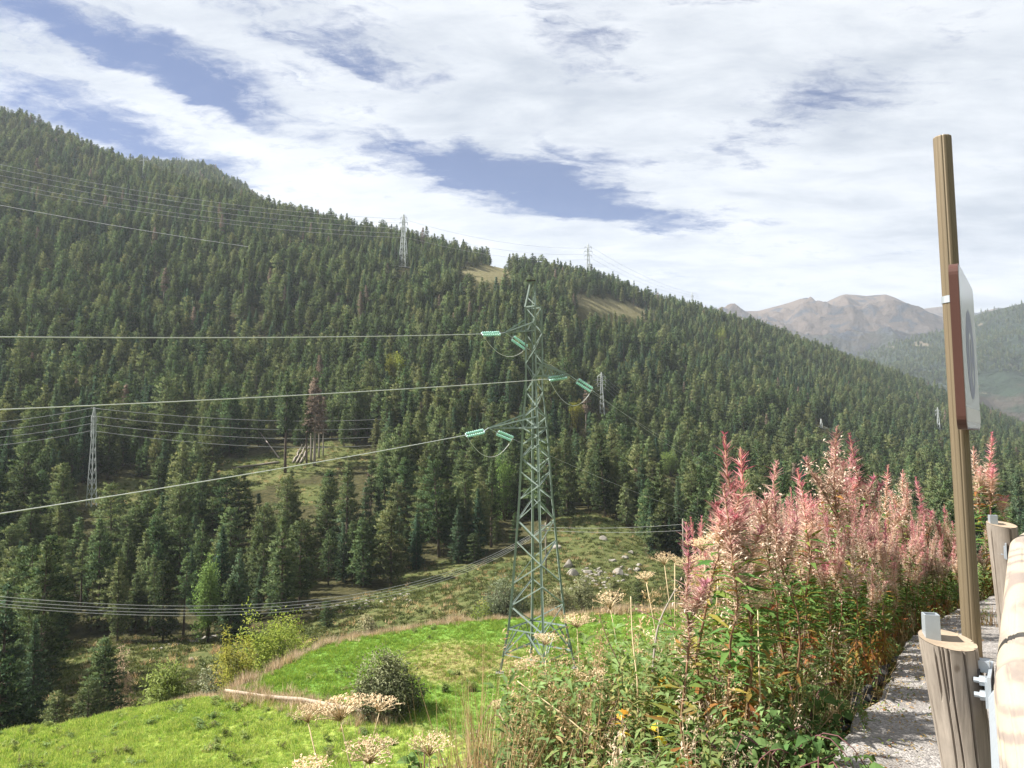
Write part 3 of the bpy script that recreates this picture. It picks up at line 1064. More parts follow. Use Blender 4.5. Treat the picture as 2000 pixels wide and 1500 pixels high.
def rock_mesh(name, k, mat):
    key = (name, k)
    if key in _rocks:
        return _rocks[key]
    bm = bmesh.new()
    bmesh.ops.create_icosphere(bm, subdivisions=3, radius=1.0)
    r = np.random.default_rng(100 + k)
    planes = [(v / np.linalg.norm(v), r.uniform(0.55, 0.9)) for v in r.normal(size=(11, 3))]
    for v in bm.verts:
        c = np.array(v.co)
        for nrm, dd in planes:
            q = c @ nrm
            if q > dd:
                c = c - nrm * (q - dd) * 0.92
        c = c * (1 + 0.10 * float(vnoise(np.float64(c[0] * 3 + k), np.float64(c[1] * 3 + c[2] * 2), k)))
        v.co = c
    me = bpy.data.meshes.new(name)
    bm.to_mesh(me)
    bm.free()
    me.materials.append(mat)
    _rocks[key] = me
    return me


build_road()


# ------------------------------------------------------------------ scattering (only for what nobody could count)
def scatter(name, P, sc, rot, vid, variants, kind='stuff'):
    coll = bpy.data.collections.new(name + ' source')
    for k, me in enumerate(variants):
        o = bpy.data.objects.new('%s_%02d' % (name, k), me)
        coll.objects.link(o)
    me = bpy.data.meshes.new(name)
    P = np.asarray(P, np.float32)
    me.vertices.add(len(P))
    me.vertices.foreach_set('co', P.ravel())
    for nm, typ, arr in (('sc', 'FLOAT_VECTOR', sc), ('rot', 'FLOAT_VECTOR', rot)):
        a = me.attributes.new(nm, typ, 'POINT')
        a.data.foreach_set('vector', np.asarray(arr, np.float32).ravel())
    a = me.attributes.new('vid', 'INT', 'POINT')
    a.data.foreach_set('value', np.asarray(vid, np.int32))
    me.update()
    o = link(name, me, kind=kind)
    ng = bpy.data.node_groups.new(name, 'GeometryNodeTree')
    ng.interface.new_socket('Geometry', in_out='INPUT', socket_type='NodeSocketGeometry')
    ng.interface.new_socket('Geometry', in_out='OUTPUT', socket_type='NodeSocketGeometry')
    n, l = ng.nodes, ng.links
    gi, go = n.new('NodeGroupInput'), n.new('NodeGroupOutput')
    ci = n.new('GeometryNodeCollectionInfo')
    ci.inputs['Collection'].default_value = coll
    ci.inputs['Separate Children'].default_value = True
    ci.inputs['Reset Children'].default_value = True
    ip = n.new('GeometryNodeInstanceOnPoints')
    ip.inputs['Pick Instance'].default_value = True

    def attr(nm, dt):
        a_ = n.new('GeometryNodeInputNamedAttribute')
        a_.data_type = dt
        a_.inputs[0].default_value = nm
        return a_.outputs[0]
    e2r = n.new('FunctionNodeEulerToRotation')
    l.new(attr('rot', 'FLOAT_VECTOR'), e2r.inputs[0])
    l.new(gi.outputs[0], ip.inputs['Points'])
    l.new(ci.outputs[0], ip.inputs['Instance'])
    l.new(attr('vid', 'INT'), ip.inputs['Instance Index'])
    l.new(e2r.outputs[0], ip.inputs['Rotation'])
    l.new(attr('sc', 'FLOAT_VECTOR'), ip.inputs['Scale'])
    l.new(ip.outputs[0], go.inputs[0])
    md = o.modifiers.new('scatter', 'NODES')
    md.node_group = ng
    return o


def rz(n, tilt=0.0):
    r = np.zeros((n, 3))
    r[:, 0] = rng.normal(0, tilt, n)
    r[:, 1] = rng.normal(0, tilt, n)
    r[:, 2] = rng.uniform(0, 2 * math.pi, n)
    return r


# ------------------------------------------------------------------ conifers
def trunk_mb(H, r0, seed, lean=0.02, top=0.98, mat=0):
    r = np.random.default_rng(seed)
    n = 7
    t_ = np.linspace(0, 1, n)
    off = np.cumsum(r.normal(0, lean, (n, 2)), 0) * H / n
    off -= off[0]
    pts = np.stack([off[:, 0], off[:, 1], -0.6 + t_ * (H * top + 0.6)], 1)
    b = MB()
    b.tube(pts, r0 * (1 - 0.9 * t_), 6)
    return b, pts


def puff_normals(me, V, F, c0, up, jit, seed):
    """shade blades with the rounded form of the crown they make up; faces turned outward"""
    r = np.random.default_rng(seed)
    k = F.shape[1]
    g = np.cross(V[F[:, 1]] - V[F[:, 0]], V[F[:, 2]] - V[F[:, 0]])
    cen = V[F].mean(1)
    out = cen - c0(cen)
    out = out / (np.linalg.norm(out, axis=1, keepdims=True) + 1e-9) + np.array([0, 0, up])
    out = out / np.linalg.norm(out, axis=1, keepdims=True) + r.normal(0, jit, out.shape)
    out /= np.linalg.norm(out, axis=1, keepdims=True) + 1e-9
    fl = (g * out).sum(1) < 0
    F2 = F.copy()
    F2[fl] = F[fl][:, ::-1]
    return F2, np.repeat(out, k, 0)


def set_normals(me, N):
    me.normals_split_custom_set([tuple(v) for v in N.tolist()])


def conifer(seed, H, R, base, nw, power, clump, mat, density=1.0, dead=0.0, open_=0.0):
    """trunk mesh and crown mesh: whorls of branches carrying clumps of needle blades"""
    r = np.random.default_rng(seed)
    b, pts = trunk_mb(H, 0.014 * H + 0.03, seed)
    C, D, Ls, Ws, T = [], [], [], [], []
    zs = np.linspace(base, 0.985, nw) + r.normal(0, 0.25 / nw, nw)
    lop = r.uniform(0, 6.28)
    for z in zs:
        tt = np.clip((z - base) / (1 - base), 0, 1)
        prof = (1 - tt) ** power * (0.55 + 0.45 * min(1, tt / 0.22)) + 0.03
        nb = int(r.integers(5, 8)) if tt < 0.85 else 4
        a0 = r.uniform(0, 6.28)
        for k in range(nb):
            if r.random() < open_:
                continue
            an = a0 + k * 6.283 / nb + r.normal(0, 0.2)
            L = R * prof * r.uniform(0.62, 1.18) * (1 + 0.14 * math.cos(an - lop))
            rise = -0.16 + 0.75 * tt + r.normal(0, 0.12)
            dirv = np.array([math.cos(an), math.sin(an), rise])
            dirv /= np.linalg.norm(dirv)
            ax = np.array([np.interp(z * H, pts[:, 2], pts[:, 0]), np.interp(z * H, pts[:, 2], pts[:, 1]), z * H])
            end = ax + dirv * L
            if L > 0.5 and tt < 0.8:
                b.tube(np.stack([ax, ax + dirv * L * 0.6 + np.array([0, 0, -0.02 * L]), end]), [0.03 + 0.008 * L, 0.02, 0.008], 3, 0, False)
            nc = max(2, int(L / (clump * 0.62) * density))
            for q in range(nc):
                f = 1.0 - (q + r.uniform(0, 0.8)) / nc * (0.82 if L > 1 else 0.95)
                side = np.cross(dirv, [0, 0, 1]) * r.normal(0, 0.20 * L * (1.15 - f) + 0.06)
                c = ax + dirv * L * f + side + np.array([0, 0, r.normal(0, 0.05) - 0.05 * L * f * f])
                nn = int(r.integers(5, 9))
                dd = dirv * 0.9 + r.normal(0, 0.75, (nn, 3)) + np.array([0, 0, 0.35])
                C.append(c + r.normal(0, clump * 0.22, (nn, 3)))
                D.append(dd)
                Ls.append(r.uniform(0.6, 1.2, nn) * clump)
                Ws.append(r.uniform(0.26, 0.42, nn) * clump)
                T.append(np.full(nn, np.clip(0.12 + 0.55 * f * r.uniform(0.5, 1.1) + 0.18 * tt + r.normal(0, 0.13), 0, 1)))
    C, D, Ls, Ws, T = [np.concatenate(q) for q in (C, D, Ls, Ws, T)]
    V, F = tris(C, D, Ls, Ws, seed)

    def axis(c):
        a = np.stack([np.interp(c[:, 2], pts[:, 2], pts[:, 0]), np.interp(c[:, 2], pts[:, 2], pts[:, 1]), c[:, 2] - 0.12 * R], 1)
        return a
    F, N = puff_normals(None, V, F, axis, 0.35, 0.42, seed)
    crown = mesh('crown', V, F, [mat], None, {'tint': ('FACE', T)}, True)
    set_normals(crown, N)
    NORM[crown.name] = N
    trunk = b.mesh('trunk', [M_BARK if not dead else M_GREYWOOD], True)
    return trunk, crown, H


NORM = {}
PSPEC = [(12.5, 3.2, 0.10, 24, 0.58, 0.12), (11.5, 3.0, 0.10, 23, 0.50, 0.16), (13.5, 3.1, 0.18, 24, 0.62, 0.16),
         (10.5, 3.4, 0.06, 19, 0.44, 0.14), (12.5, 3.5, 0.24, 19, 0.40, 0.24), (12.5, 2.5, 0.12, 26, 0.74, 0.14)]
FSPEC = [(13, 2.3, 0.05, 31, 0.95), (12, 2.5, 0.04, 29, 0.85)]
TSPEC = [(15, 1.8, 0.42, 22, 0.8), (15, 2.0, 0.5, 18, 0.7)]


def tree_set(fine):
    c = 0.40 if fine else 0.56
    q = 1.1 if fine else 0.9
    return [conifer(11 + k, H, R, b, int(nw * q), pw, c, M_NEEDLE, 1.25 if fine else 1.0, open_=op) for k, (H, R, b, nw, pw, op) in enumerate(PSPEC)] + \
           [conifer(31 + k, H, R, b, int(nw * q), pw, c * 0.85, M_FIR, 1.2 if fine else 1.0, open_=0.03) for k, (H, R, b, nw, pw) in enumerate(FSPEC)] + \
           [conifer(41 + k, H, R, b, int(nw * q), pw, c * 0.95, M_NEEDLE, open_=0.15) for k, (H, R, b, nw, pw) in enumerate(TSPEC)]


VARS = tree_set(True)
FARV = tree_set(False)
TALLP = VARS[8:10]
RUSTP = [conifer(51, 14, 1.5, 0.40, 24, 0.6, 0.40, M_RUST, dead=1, open_=0.25)]


def joined(trunk, crown, name):
    bm = bmesh.new()
    bm.from_mesh(trunk)
    bmesh.ops.triangulate(bm, faces=bm.faces[:])
    tmp = bpy.data.meshes.new('t')
    bm.to_mesh(tmp)
    bm.free()

    def arr(me):
        v = np.empty(len(me.vertices) * 3, np.float32)
        me.vertices.foreach_get('co', v)
        f = np.empty(len(me.polygons) * 3, np.int32)
        me.loops.foreach_get('vertex_index', f)
        return v.reshape(-1, 3), f.reshape(-1, 3)
    v1, f1 = arr(tmp)
    v2, f2 = arr(crown)
    tv = np.empty(len(f2), np.float32)
    crown.attributes['tint'].data.foreach_get('value', tv)
    me = mesh(name, np.concatenate([v1, v2]), np.concatenate([f1, f2 + len(v1)]), [trunk.materials[0], crown.materials[0]],
              np.concatenate([np.zeros(len(f1)), np.ones(len(f2))]), {'tint': ('FACE', np.concatenate([np.zeros(len(f1)), tv]))}, True)
    set_normals(me, np.concatenate([np.zeros((3 * len(f1), 3)), NORM[crown.name]]))
    return me


SIGHT = [(165, 192, 790, 975, 166), (776, 800, 415, 512, 486), (1170, 1190, 722, 812, 314), (1596, 1626, 818, 836, 424), (430, 735, 862, 915, 203), (440, 560, 830, 905, 203),
         (560, 640, 760, 895, 204), (640, 715, 850, 885, 210), (905, 995, 516, 545, 520), (1130, 1275, 585, 612, 560), (1150, 1166, 474, 530, 606),
         (-600, -45, 1050, 1700, 96), (-45, 30, 1250, 1700, 58), (1118, 1146, 785, 840, 260), (755, 790, 690, 715, 288), (896, 914, 705, 730, 298), (965, 1004, 885, 935, 166), (1298, 1326, 885, 930, 248), (1836, 1848, 795, 835, 520), (255, 270, 305, 328, 560),
         (440, 640, 1210, 1320, 96), (260, 450, 1230, 1370, 99), (130, 262, 1285, 1390, 90), (-60, 130, 1290, 1420, 60), (640, 900, 1100, 1230, 124), (388, 440, 1075, 1200, 104)]


def forest_points():
    out = []
    for (y0, y1, sp) in ((60, 330, 4.3), (330, 1000, 4.7)):
        ys = np.arange(y0, y1, sp)
        for yv in ys:
            w = 0.86 * yv + 12
            xs = np.arange(-w, w, sp)
            out.append(np.stack([xs + rng.uniform(-0.46, 0.46, len(xs)) * sp, yv + rng.uniform(-0.46, 0.46, len(xs)) * sp], 1))
    P = np.concatenate(out)
    x, y = P[:, 0], P[:, 1]
    z = gz(x, y)
    px, py, d = proj(np.stack([x, y, z], 1))
    s = x / y
    keep = (y > edge_y(s) + 7)
    u, v = uv(x, y)
    keep &= (terrain(x, y) > bank(x, y) - 0.3)
    for pl in OPEN:
        j1, j2 = rng.normal(0, 7, len(px)), rng.normal(0, 4, len(px))
        keep &= ~inpoly(px + j1, py + j2, pl)
    # valley floor thinner on the left, none on the open floor
    thin = (y < 96) & (s < -0.12)
    keep &= ~(thin & (rng.random(len(x)) < 0.45))
    keep &= ~((y < 124) & (s > -0.235) & (s < 0.36))
    keep &= (px > -260) & (px < 2260)
    # irregular small gaps
    keep &= (fbm(x / 16, y / 16, 2, 55) + 0.75 * rng.random(len(x)) > 0.02)
    # wood cut back in front of towers, clearings and the low bushes
    tops = py - 1455 * 13.0 / np.maximum(d, 1)
    for (x0, x1, y0, y1, dmax) in SIGHT:
        hw = 1455 * 1.7 / np.maximum(d, 1)
        keep &= ~((px + hw > x0) & (px - hw < x1) & (py > y0) & (tops < y1) & (d < dmax))
    # far side of the crest: keep only a strip
    zb = np.maximum.reduce([gz(x * q, y * q) / (y * q) for q in (0.70, 0.8, 0.88, 0.94)])
    keep &= (z + 15) / y > zb
    return np.stack([x, y, z], 1)[keep], px[keep], py[keep], d[keep]


FP, fpx, fpy, fd = forest_points()
nF = len(FP)
hs = np.clip(rng.normal(0.93, 0.24, nF) + 0.22 * fbm(FP[:, 0] / 60, FP[:, 1] / 60, 2, 66), 0.4, 1.5) * (1 - 0.10 * (fd > 450))
zone = fbm(FP[:, 0] / 40, FP[:, 1] / 40, 2, 61)
vid = np.where(zone + 0.35 * rng.normal(size=nF) > 0.48, rng.integers(6, 8, nF), rng.integers(0, 6, nF))
vid = np.where((rng.random(nF) < 0.06), rng.integers(8, 10, nF), vid)
# the largest showing ones are things of their own
top_y = fpy - 1455 * 12 * hs / fd
inframe = (fpx > -40) & (fpx < 2040) & (fpy > 0) & (top_y < 1500)
hid = ((fpx > 1345) & (top_y > 930)) | ((fpx > 1300) & (top_y > 1060)) | ((fpx > 700) & (top_y > 1380))
score = np.where(inframe & ~hid, hs / fd, -1)
order = np.argsort(-score)
IND = order[:268]
rest = np.ones(nF, bool)
rest[IND] = False
print('forest', nF)

vid_rest = np.where(rng.random(nF) < 0.012, 10, vid)
FOREST_VARS = [joined(a, b_, 'forest_tree') for a, b_, _ in FARV + RUSTP]
idx = np.where(rest)[0]
sc3 = hs[idx, None] * np.array([1, 1, 1]) * np.stack([rng.uniform(0.85, 1.15, len(idx))] * 2 + [np.ones(len(idx))], 1)
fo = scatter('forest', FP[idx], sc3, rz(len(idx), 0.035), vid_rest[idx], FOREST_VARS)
tag(fo, 'dense green pine forest covering the mountainside as one mass', 'forest')

LAND = [  # where a tree stands, told by something near it in the photograph
    (178, 890, 'small lattice tower on the left'), (610, 840, 'rusty dead pines'), (500, 915, 'fallen bleached trunks'), (300, 1320, 'round willow bush'),
    (540, 1250, 'yellow green birches'), (340, 1250, 'narrow stream path'), (920, 1050, 'spiky fir trio left of the pylon'), (1150, 1060, 'grassy knoll behind the pylon'),
    (1180, 1120, 'boulder pile'), (1290, 1040, 'thin pole on the right'), (1180, 780, 'pale tower right of the pylon'), (950, 840, 'lowest glass insulators'),
    (780, 1090, 'bare slope'), (760, 900, 'slanting lower cable'), (240, 1010, 'grassy gap below the small tower'), (20, 1320, 'left frame edge by the meadow'),
    (450, 1195, 'sagging bundle of thin wires'), (1060, 880, "pylon's middle"), (1500, 820, 'pink fireweed tops'), (60, 1030, 'left frame edge in the forest'),
    (1100, 960, "pylon's right legs"), (1400, 830, 'two leftmost tall spikes'), (1700, 850, 'lone thin fireweed spike'), (1250, 930, 'spire firs, uphill'),
    (330, 850, 'dead snag'), (690, 960, 'dying pine above the bare slope'), (400, 1030, 'bright leafy tree, uphill'), (1330, 870, 'pale leafy tree'), (1000, 985, "pylon's left leg")]
GROUPS = 'conifers of the mountain forest'


def tree_label(px, py, kind, H):
    best, lm = 1e9, None
    for (a, b_, tx) in LAND:
        q = math.hypot(px - a, (py - b_) * 1.3)
        if q < best:
            best, lm = q, (a, b_, tx)
    a, b_, tx = lm
    dx, dy = px - a, py - b_
    if best < 30:
        rel = 'right by'
    elif abs(dx) > abs(dy) * 1.4:
        rel = 'to the left of' if dx < 0 else 'to the right of'
    else:
        rel = 'above' if dy < 0 else 'below'
    far = '' if best < 90 else 'far '
    size = 'small' if H < 9 else ('tall' if H > 13 else 'middle-sized')
    shp = {0: 'full conical pine', 1: 'conical pine', 2: 'high-crowned pine', 3: 'broad bushy pine', 4: 'rounded loose pine', 5: 'narrow pine',
           6: 'dark spiky fir', 7: 'dark dense fir', 8: 'bare-stemmed pine', 9: 'bare-stemmed thin pine'}[kind]
    lab = '%s %s %s%s the %s' % (size, shp, far, rel, tx)
    return lab if len(lab.split()) <= 16 else '%s %s%s the %s' % (shp, far, rel, tx)


def add_tree(P, k, scale, rot, label, group=GROUPS, var=None, name='pine_tree', cat_='tree'):
    tr, cw, H = (VARS[k] if var is None else var)
    o = empty(name, tuple(P), label, cat_, group)
    o.scale = scale if hasattr(scale, '__len__') else (scale,) * 3
    o.rotation_euler = rot
    link('trunk', tr, o)
    link('crown', cw, o)
    return o


for i in IND:
    k = int(vid[i])
    nm = 'fir_tree' if k in (6, 7) else 'pine_tree'
    wv = rng.uniform(0.88, 1.15)
    add_tree(FP[i], k, (hs[i] * wv, hs[i] * wv, hs[i]), (rng.normal(0, .02), rng.normal(0, .02), rng.uniform(0, 6.28)),
             tree_label(fpx[i], (fpy[i] + top_y[i]) / 2, k, VARS[k][2] * hs[i]), name=nm)


def ground_at(px, py, y0=20, y1=900):
    """first ground point along the ray through a picture point"""
    r = ray(px, py)
    ys = np.concatenate([np.arange(2, 60, 0.1), np.arange(60, y1, 0.5)])
    ys = ys[ys > y0]
    t_ = ys / r[1]
    x, z = r[0] * t_, r[2] * t_
    g = terrain(x, ys)
    k = np.argmax(g >= z)
    if g[k] < z[k]:
        k = len(ys) - 1
    return np.array([x[k], ys[k], g[k]])


def on_ground(px, y):
    """ground point at forward distance y below picture column px"""
    s = col_s(px, 1000)
    x = s * y
    return np.array([x, y, float(terrain(np.float64(x), np.float64(y)))])


# single trees that the photograph sets apart: (column, base row or None, distance or None, top row, kind, width factor, label)
SING = [
    (90, None, 76, 1203, 4, 1.15, 'broad olive pine at the lower left rising above the meadow edge'),
    (15, None, 60, 1290, 3, 1.2, 'bushy dark pine at the left frame edge just beyond the meadow'),
    (125, None, 66, 1350, 3, 1.1, 'low dense pine at the foot of the broad olive pine'),
    (215, None, 68, 1248, 1, 1.1, 'dark green pine between the broad olive pine and the round willow bush'),
    (185, None, 64, 1330, 3, 1.2, 'low spreading pine at the meadow edge left of the round willow bush'),
    (470, None, 100, 1075, 7, 1.05, 'dark blue green fir directly right of the bright leafy tree'),
    (455, None, 99, 1130, 1, 0.9, 'small brownish pine left of the dark blue green fir'),
    (765, None, 128, 985, 1, 1.15, 'conical pine at the top of the bare slope left of the pylon'),
    (710, None, 127, 1010, 0, 1.1, 'wide dull pine left of the conical pine above the bare slope'),
    (813, None, 136, 1008, 6, 0.8, 'small pale pine standing alone left of the spiky fir trio'),
    (934, None, 141, 955, 6, 1.0, 'tallest of the spiky fir trio left of the pylon'),
    (915, None, 142, 985, 6, 1.05, 'middle fir of the spiky fir trio left of the pylon'),
    (895, None, 138, 990, 7, 1.1, 'shortest leftmost fir of the trio left of the pylon'),
    (925, None, 137, 1042, 3, 1.3, 'low dark pine bush at the foot of the spiky fir trio'),
    (1272, None, 142, 975, 6, 0.9, 'tallest spire fir of the cluster left of the thin right pole'),
    (1290, None, 143, 1003, 6, 0.9, 'second spire fir in the cluster beside the thin right pole'),
    (1307, None, 141, 1010, 7, 0.85, 'bushy spire fir in the cluster beside the thin right pole'),
    (1322, None, 143, 1022, 6, 0.8, 'smallest slim fir touching the thin right pole'),
    (1205, None, 152, 1040, 3, 1.3, 'small dark pine bush on the grassy knoll'),
]
for (px, pr, y, top, k, wf, lab) in SING:
    P = on_ground(px, y)
    Htop = e_of(px, top) * y - P[2]
    sc_ = Htop / VARS[k][2]
    add_tree(P, k, (sc_ * wf, sc_ * wf, sc_), (0, 0, rng.uniform(0, 6.28)), lab, name='fir_tree' if k in (6, 7) else 'pine_tree',
             group='conifers at the forest edge')

# ------------------------------------------------------------------ dead pines, fallen trunks
DEAD = [(598, 205, 762, 1.0, 0, 'tall bare-stemmed pine left of the rusty dead pine'), (606, 208, 745, 0.9, 1, 'dead rusty brown pine in the clearing'),
        (622, 212, 760, 0.95, 1, 'grey brown dead pine right of the rusty one'), (556, 199, 727, 1.0, 0, 'tall pine with long grey trunk left of the dead pines'),
        (613, 204, 738, 1.2, 1, 'widest rusty dead pine in the middle of the dead group'), (630, 214, 775, 0.9, 1, 'rusty dead pine at the right end of the dead group'),
        (720, 158, 925, 1.0, 1, 'brownish dying pine above the bare slope left of the pylon'), (300, 230, 900, 0.8, 1, 'dead brown pine right of the small lattice tower'), (324, 196, 868, 0.7, 1, 'grey brown dead snag right of the small lattice tower')]
for (px, y, top, wf, rust, lab) in DEAD:
    P = on_ground(px, y)
    H = e_of(px, top) * y - P[2]
    var = RUSTP[0] if rust else TALLP[0]
    sc_ = H / var[2]
    add_tree(P, 0, (sc_ * wf, sc_ * wf, sc_), (0, 0, rng.uniform(0, 6.28)), lab, var=var, group='dead and bare pines by the clearing')


def log_thing(a, b, r0, r1, label, mat, seed, name='fallen_log', grp='fallen trunks in the clearing', stubs=5):
    a, b = np.asarray(a), np.asarray(b)
    rr = np.random.default_rng(seed)
    t_ = np.linspace(0, 1, 9)[:, None]
    L = np.linalg.norm(b - a)
    pts = (b - a) * t_ + rr.normal(0, 0.006 * L, (9, 3)) * (t_ * (1 - t_) * 4)
    o = empty(name, tuple(a), label, 'fallen log', grp)
    m_ = MB()
    m_.tube(pts, np.linspace(r0, r1, 9), 10)
    link('stem', m_.mesh('stem', [mat], True), o)
    for k in range(stubs):
        q = rr.uniform(0.3, 0.95)
        c = (b - a) * q
        d_ = rr.normal(size=3)
        d_[2] = abs(d_[2])
        d_ /= np.linalg.norm(d_)
        s_ = MB()
        s_.tube(np.stack([c, c + d_ * r0 * 2.6]), [r0 * 0.28, r0 * 0.12], 5)
        link('branch_stub', s_.mesh('branch_stub', [mat], True), o)
    return o


g1, g2 = ground_at(545, 905, 150), ground_at(455, 917, 150)
log_thing(g2 + [0, 0, 0.25], g1 + [0, 0, 0.35], 0.22, 0.3, 'long bleached trunk lying flat in the clearing', M_GREYWOOD, 1)
base = ground_at(545, 897, 150)
log_thing(base + [0, 0, 0.2], at(503, 838, np.linalg.norm(base) * 1.02), 0.22, 0.1, 'bleached trunk leaning up to the left against the forest', M_GREYWOOD, 2)
base = ground_at(575, 905, 150)
for k, (dx, lab) in enumerate([(0, 'leftmost of the bundled trunks leaning right in the clearing'), (7, 'middle trunk of the leaning bundle in the clearing'),
                               (14, 'rightmost trunk of the leaning bundle in the clearing')]):
    bb = ground_at(572 + dx, 905, 150)
    log_thing(bb + [0, 0, 0.2], at(590 + dx, 868 + k, np.linalg.norm(bb) * 1.03), 0.25, 0.14, lab, M_GREYWOOD, 3 + k)
# the weathered log across the meadow
def on_meadow(px, py):
    r = ray(px, py)
    p = r * (MZ / r[2])
    p[2] = float(terrain(np.float64(p[0]), np.float64(p[1])))
    return p


pa, pb = on_meadow(440, 1358), on_meadow(748, 1412)
log_thing(pa + [0, 0, 0.30], pb + [0, 0, 0.34], 0.085, 0.15, 'long weathered log lying across the meadow', M_LOG, 9, grp='log on the meadow', stubs=3)


# ------------------------------------------------------------------ broadleaf shrubs and small trees
def shrub(seed, R, H, n, lsize, mat, lobes=9, stemmat=None, spire=False, fill=0.45):
    """limbs mesh and foliage mesh of a bush: leaf clumps gathered round limb ends"""
    r = np.random.default_rng(seed)
    b = MB()
    C, T, D = [], [], []
    for k in range(lobes):
        an = k * 2.4 + r.normal(0, 0.3)
        q = math.sqrt((k + 0.5) / lobes)
        hh = H * (0.98 - 0.62 * q ** 1.6) * r.uniform(0.85, 1.08) if not spire else H * r.uniform(0.6, 1.0)
        rad = R * q * 0.70
        c = np.array([math.cos(an) * rad, math.sin(an) * rad, max(hh - 0.28 * H, 0.25 * H) if not spire else hh * 0.62])
        b.tube(np.array([[0, 0, -0.3], c * [0.35, 0.35, 0.45], c, c * [1.3, 1.3, 1.32] + r.normal(0, 0.05 * R, 3)]), [0.035 * R + .02, 0.025 * R + .01, 0.013 * R, 0.004], 5)
        for q_ in range(4):
            e_ = c + r.normal(0, 0.45 * R, 3) * [1, 1, 0.6]
            b.tube(np.stack([c, e_, e_ + (e_ - c) * 0.35 + [0, 0, 0.06 * H]]), [0.010 * R, 0.006 * R, 0.002], 3, 0, False)
        m_ = n // lobes
        ncl = max(6, m_ // 14)
        big = r.uniform(0.62, 1.3)
        dirs = r.normal(size=(ncl, 3))
        dirs /= np.linalg.norm(dirs, axis=1, keepdims=True)
        rr_ = r.uniform(fill, 1.0, ncl) ** 0.6
        ext = np.array([0.44 * R, 0.44 * R, 0.32 * H]) if not spire else np.array([0.40 * R, 0.40 * R, 0.40 * H])
        cc = c + dirs * rr_[:, None] * ext * big
        cc[:, 2] = np.maximum(cc[:, 2], 0.06 * H + r.uniform(0, .1, ncl))
        per_ = 0
        per = max(4, m_ // ncl)
        C.append((cc[:, None, :] + r.normal(0, 0.055 * R + lsize * 0.6, (ncl, per, 3))).reshape(-1, 3))
        D.append((dirs[:, None, :] * 0.8 + r.normal(0, 0.8, (ncl, per, 3)) + [0, 0, 0.25]).reshape(-1, 3))
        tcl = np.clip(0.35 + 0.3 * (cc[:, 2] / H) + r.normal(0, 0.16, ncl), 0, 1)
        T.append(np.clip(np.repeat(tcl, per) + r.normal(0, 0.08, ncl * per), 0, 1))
    C, D, T = np.concatenate(C), np.concatenate(D), np.concatenate(T)
    V, F = leaves(C, D, lsize * r.uniform(0.7, 1.3, len(C)), lsize * 0.5, seed)
    gap = r.random(len(F) // 4) < 0.0
    ctr = np.array([0, 0, H * 0.42])
    F, N = puff_normals(None, V, F, lambda c: ctr[None], 0.25, 0.7, seed)
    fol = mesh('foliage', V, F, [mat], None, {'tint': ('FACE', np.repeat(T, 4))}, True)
    set_normals(fol, N)
    return b.mesh('limbs', [stemmat or M_BARK], True), fol


def add_shrub(px, y, top, halfw_px, seed, mat, label, n=2600, ls_=0.16, name='bush', cat_='bush', group=None, lobes=9, spire=False, base=None, on=None):
    P = on_ground(px, y) if on is None else np.asarray(on)
    H = e_of(px, top) * y - P[2]
    R = halfw_px / FPX * y
    ls = ls_ * 1.45
    lm, fo_ = shrub(seed, R, H, int(n * 2.4), ls, mat, lobes, None, spire)
    o = empty(name, tuple(P), label, cat_, group)
    link('limbs', lm, o)
    link('foliage', fo_, o)['kind'] = 'stuff'
    return o


add_shrub(328, 49.0, 1258, 74, 201, M_WILLOW, 'large round bright green willow bush at the meadow edge', 11000, 0.17, lobes=16)
add_shrub(410, 50.5, 1280, 42, 202, M_GREYWILLOW, 'grey green willow bush right of the large round bush', 4800, 0.14)
add_shrub(305, 47.5, 1345, 28, 203, M_WILLOW, 'low willow sapling at the front of the large round bush', 900, 0.13, lobes=6)
add_shrub(370, 48, 1340, 24, 204, M_GREYWILLOW, 'small pale sapling below the gap between the two willows', 800, 0.13, lobes=6)
add_shrub(468, 56, 1200, 46, 205, M_BIRCH, 'leftmost yellow green birch, drooping, at the meadow edge', 2600, 0.16, name='birch_tree', cat_='tree', group='birches at the meadow edge', spire=True, lobes=8)
add_shrub(522, 60, 1192, 60, 206, M_BIRCH, 'middle and widest yellow green birch of the meadow edge', 3400, 0.16, name='birch_tree', cat_='tree', group='birches at the meadow edge', spire=True, lobes=10)
add_shrub(560, 64, 1190, 44, 207, M_BIRCH, 'tallest slim yellow green birch behind the meadow fringe', 2400, 0.16, name='birch_tree', cat_='tree', group='birches at the meadow edge', spire=True, lobes=8)
add_shrub(592, 66, 1216, 40, 208, M_BIRCH, 'low yellow birch second from the right of its row', 1500, 0.15, name='birch_tree', cat_='tree', group='birches at the meadow edge', lobes=7)
add_shrub(618, 67, 1222, 34, 209, M_BIRCH, 'rightmost and smallest birch of the row at the meadow edge', 1200, 0.15, name='birch_tree', cat_='tree', group='birches at the meadow edge', lobes=7)
add_shrub(452, 53, 1292, 16, 210, M_BIRCH, 'tiny bright green sapling at the foot of the birches', 600, 0.12, lobes=5)
add_shrub(985, 84, 1122, 58, 211, M_GREYWILLOW, 'rounded grey green willow behind the meadow left of the pylon', 3200, 0.17, lobes=11)
add_shrub(940, 82, 1165, 26, 212, M_BIRCH, 'low yellowish bush left of the rounded willow by the pylon', 900, 0.15, lobes=6)
add_shrub(411, 101, 1085, 30, 213, M_WILLOW, 'bright green leafy tree standing out of the dark pines', 2600, 0.22, name='leafy_tree', cat_='tree', spire=True, lobes=8)
add_shrub(752, 39.6, 1272, 70, 214, M_DULLWILLOW, 'olive willow bush standing alone in the meadow front', 3300, 0.13, lobes=9)
add_shrub(720, 85, 1188, 24, 215, M_DULLWILLOW, 'dark rounded bush beyond the meadow fringe', 1100, 0.16, lobes=6)
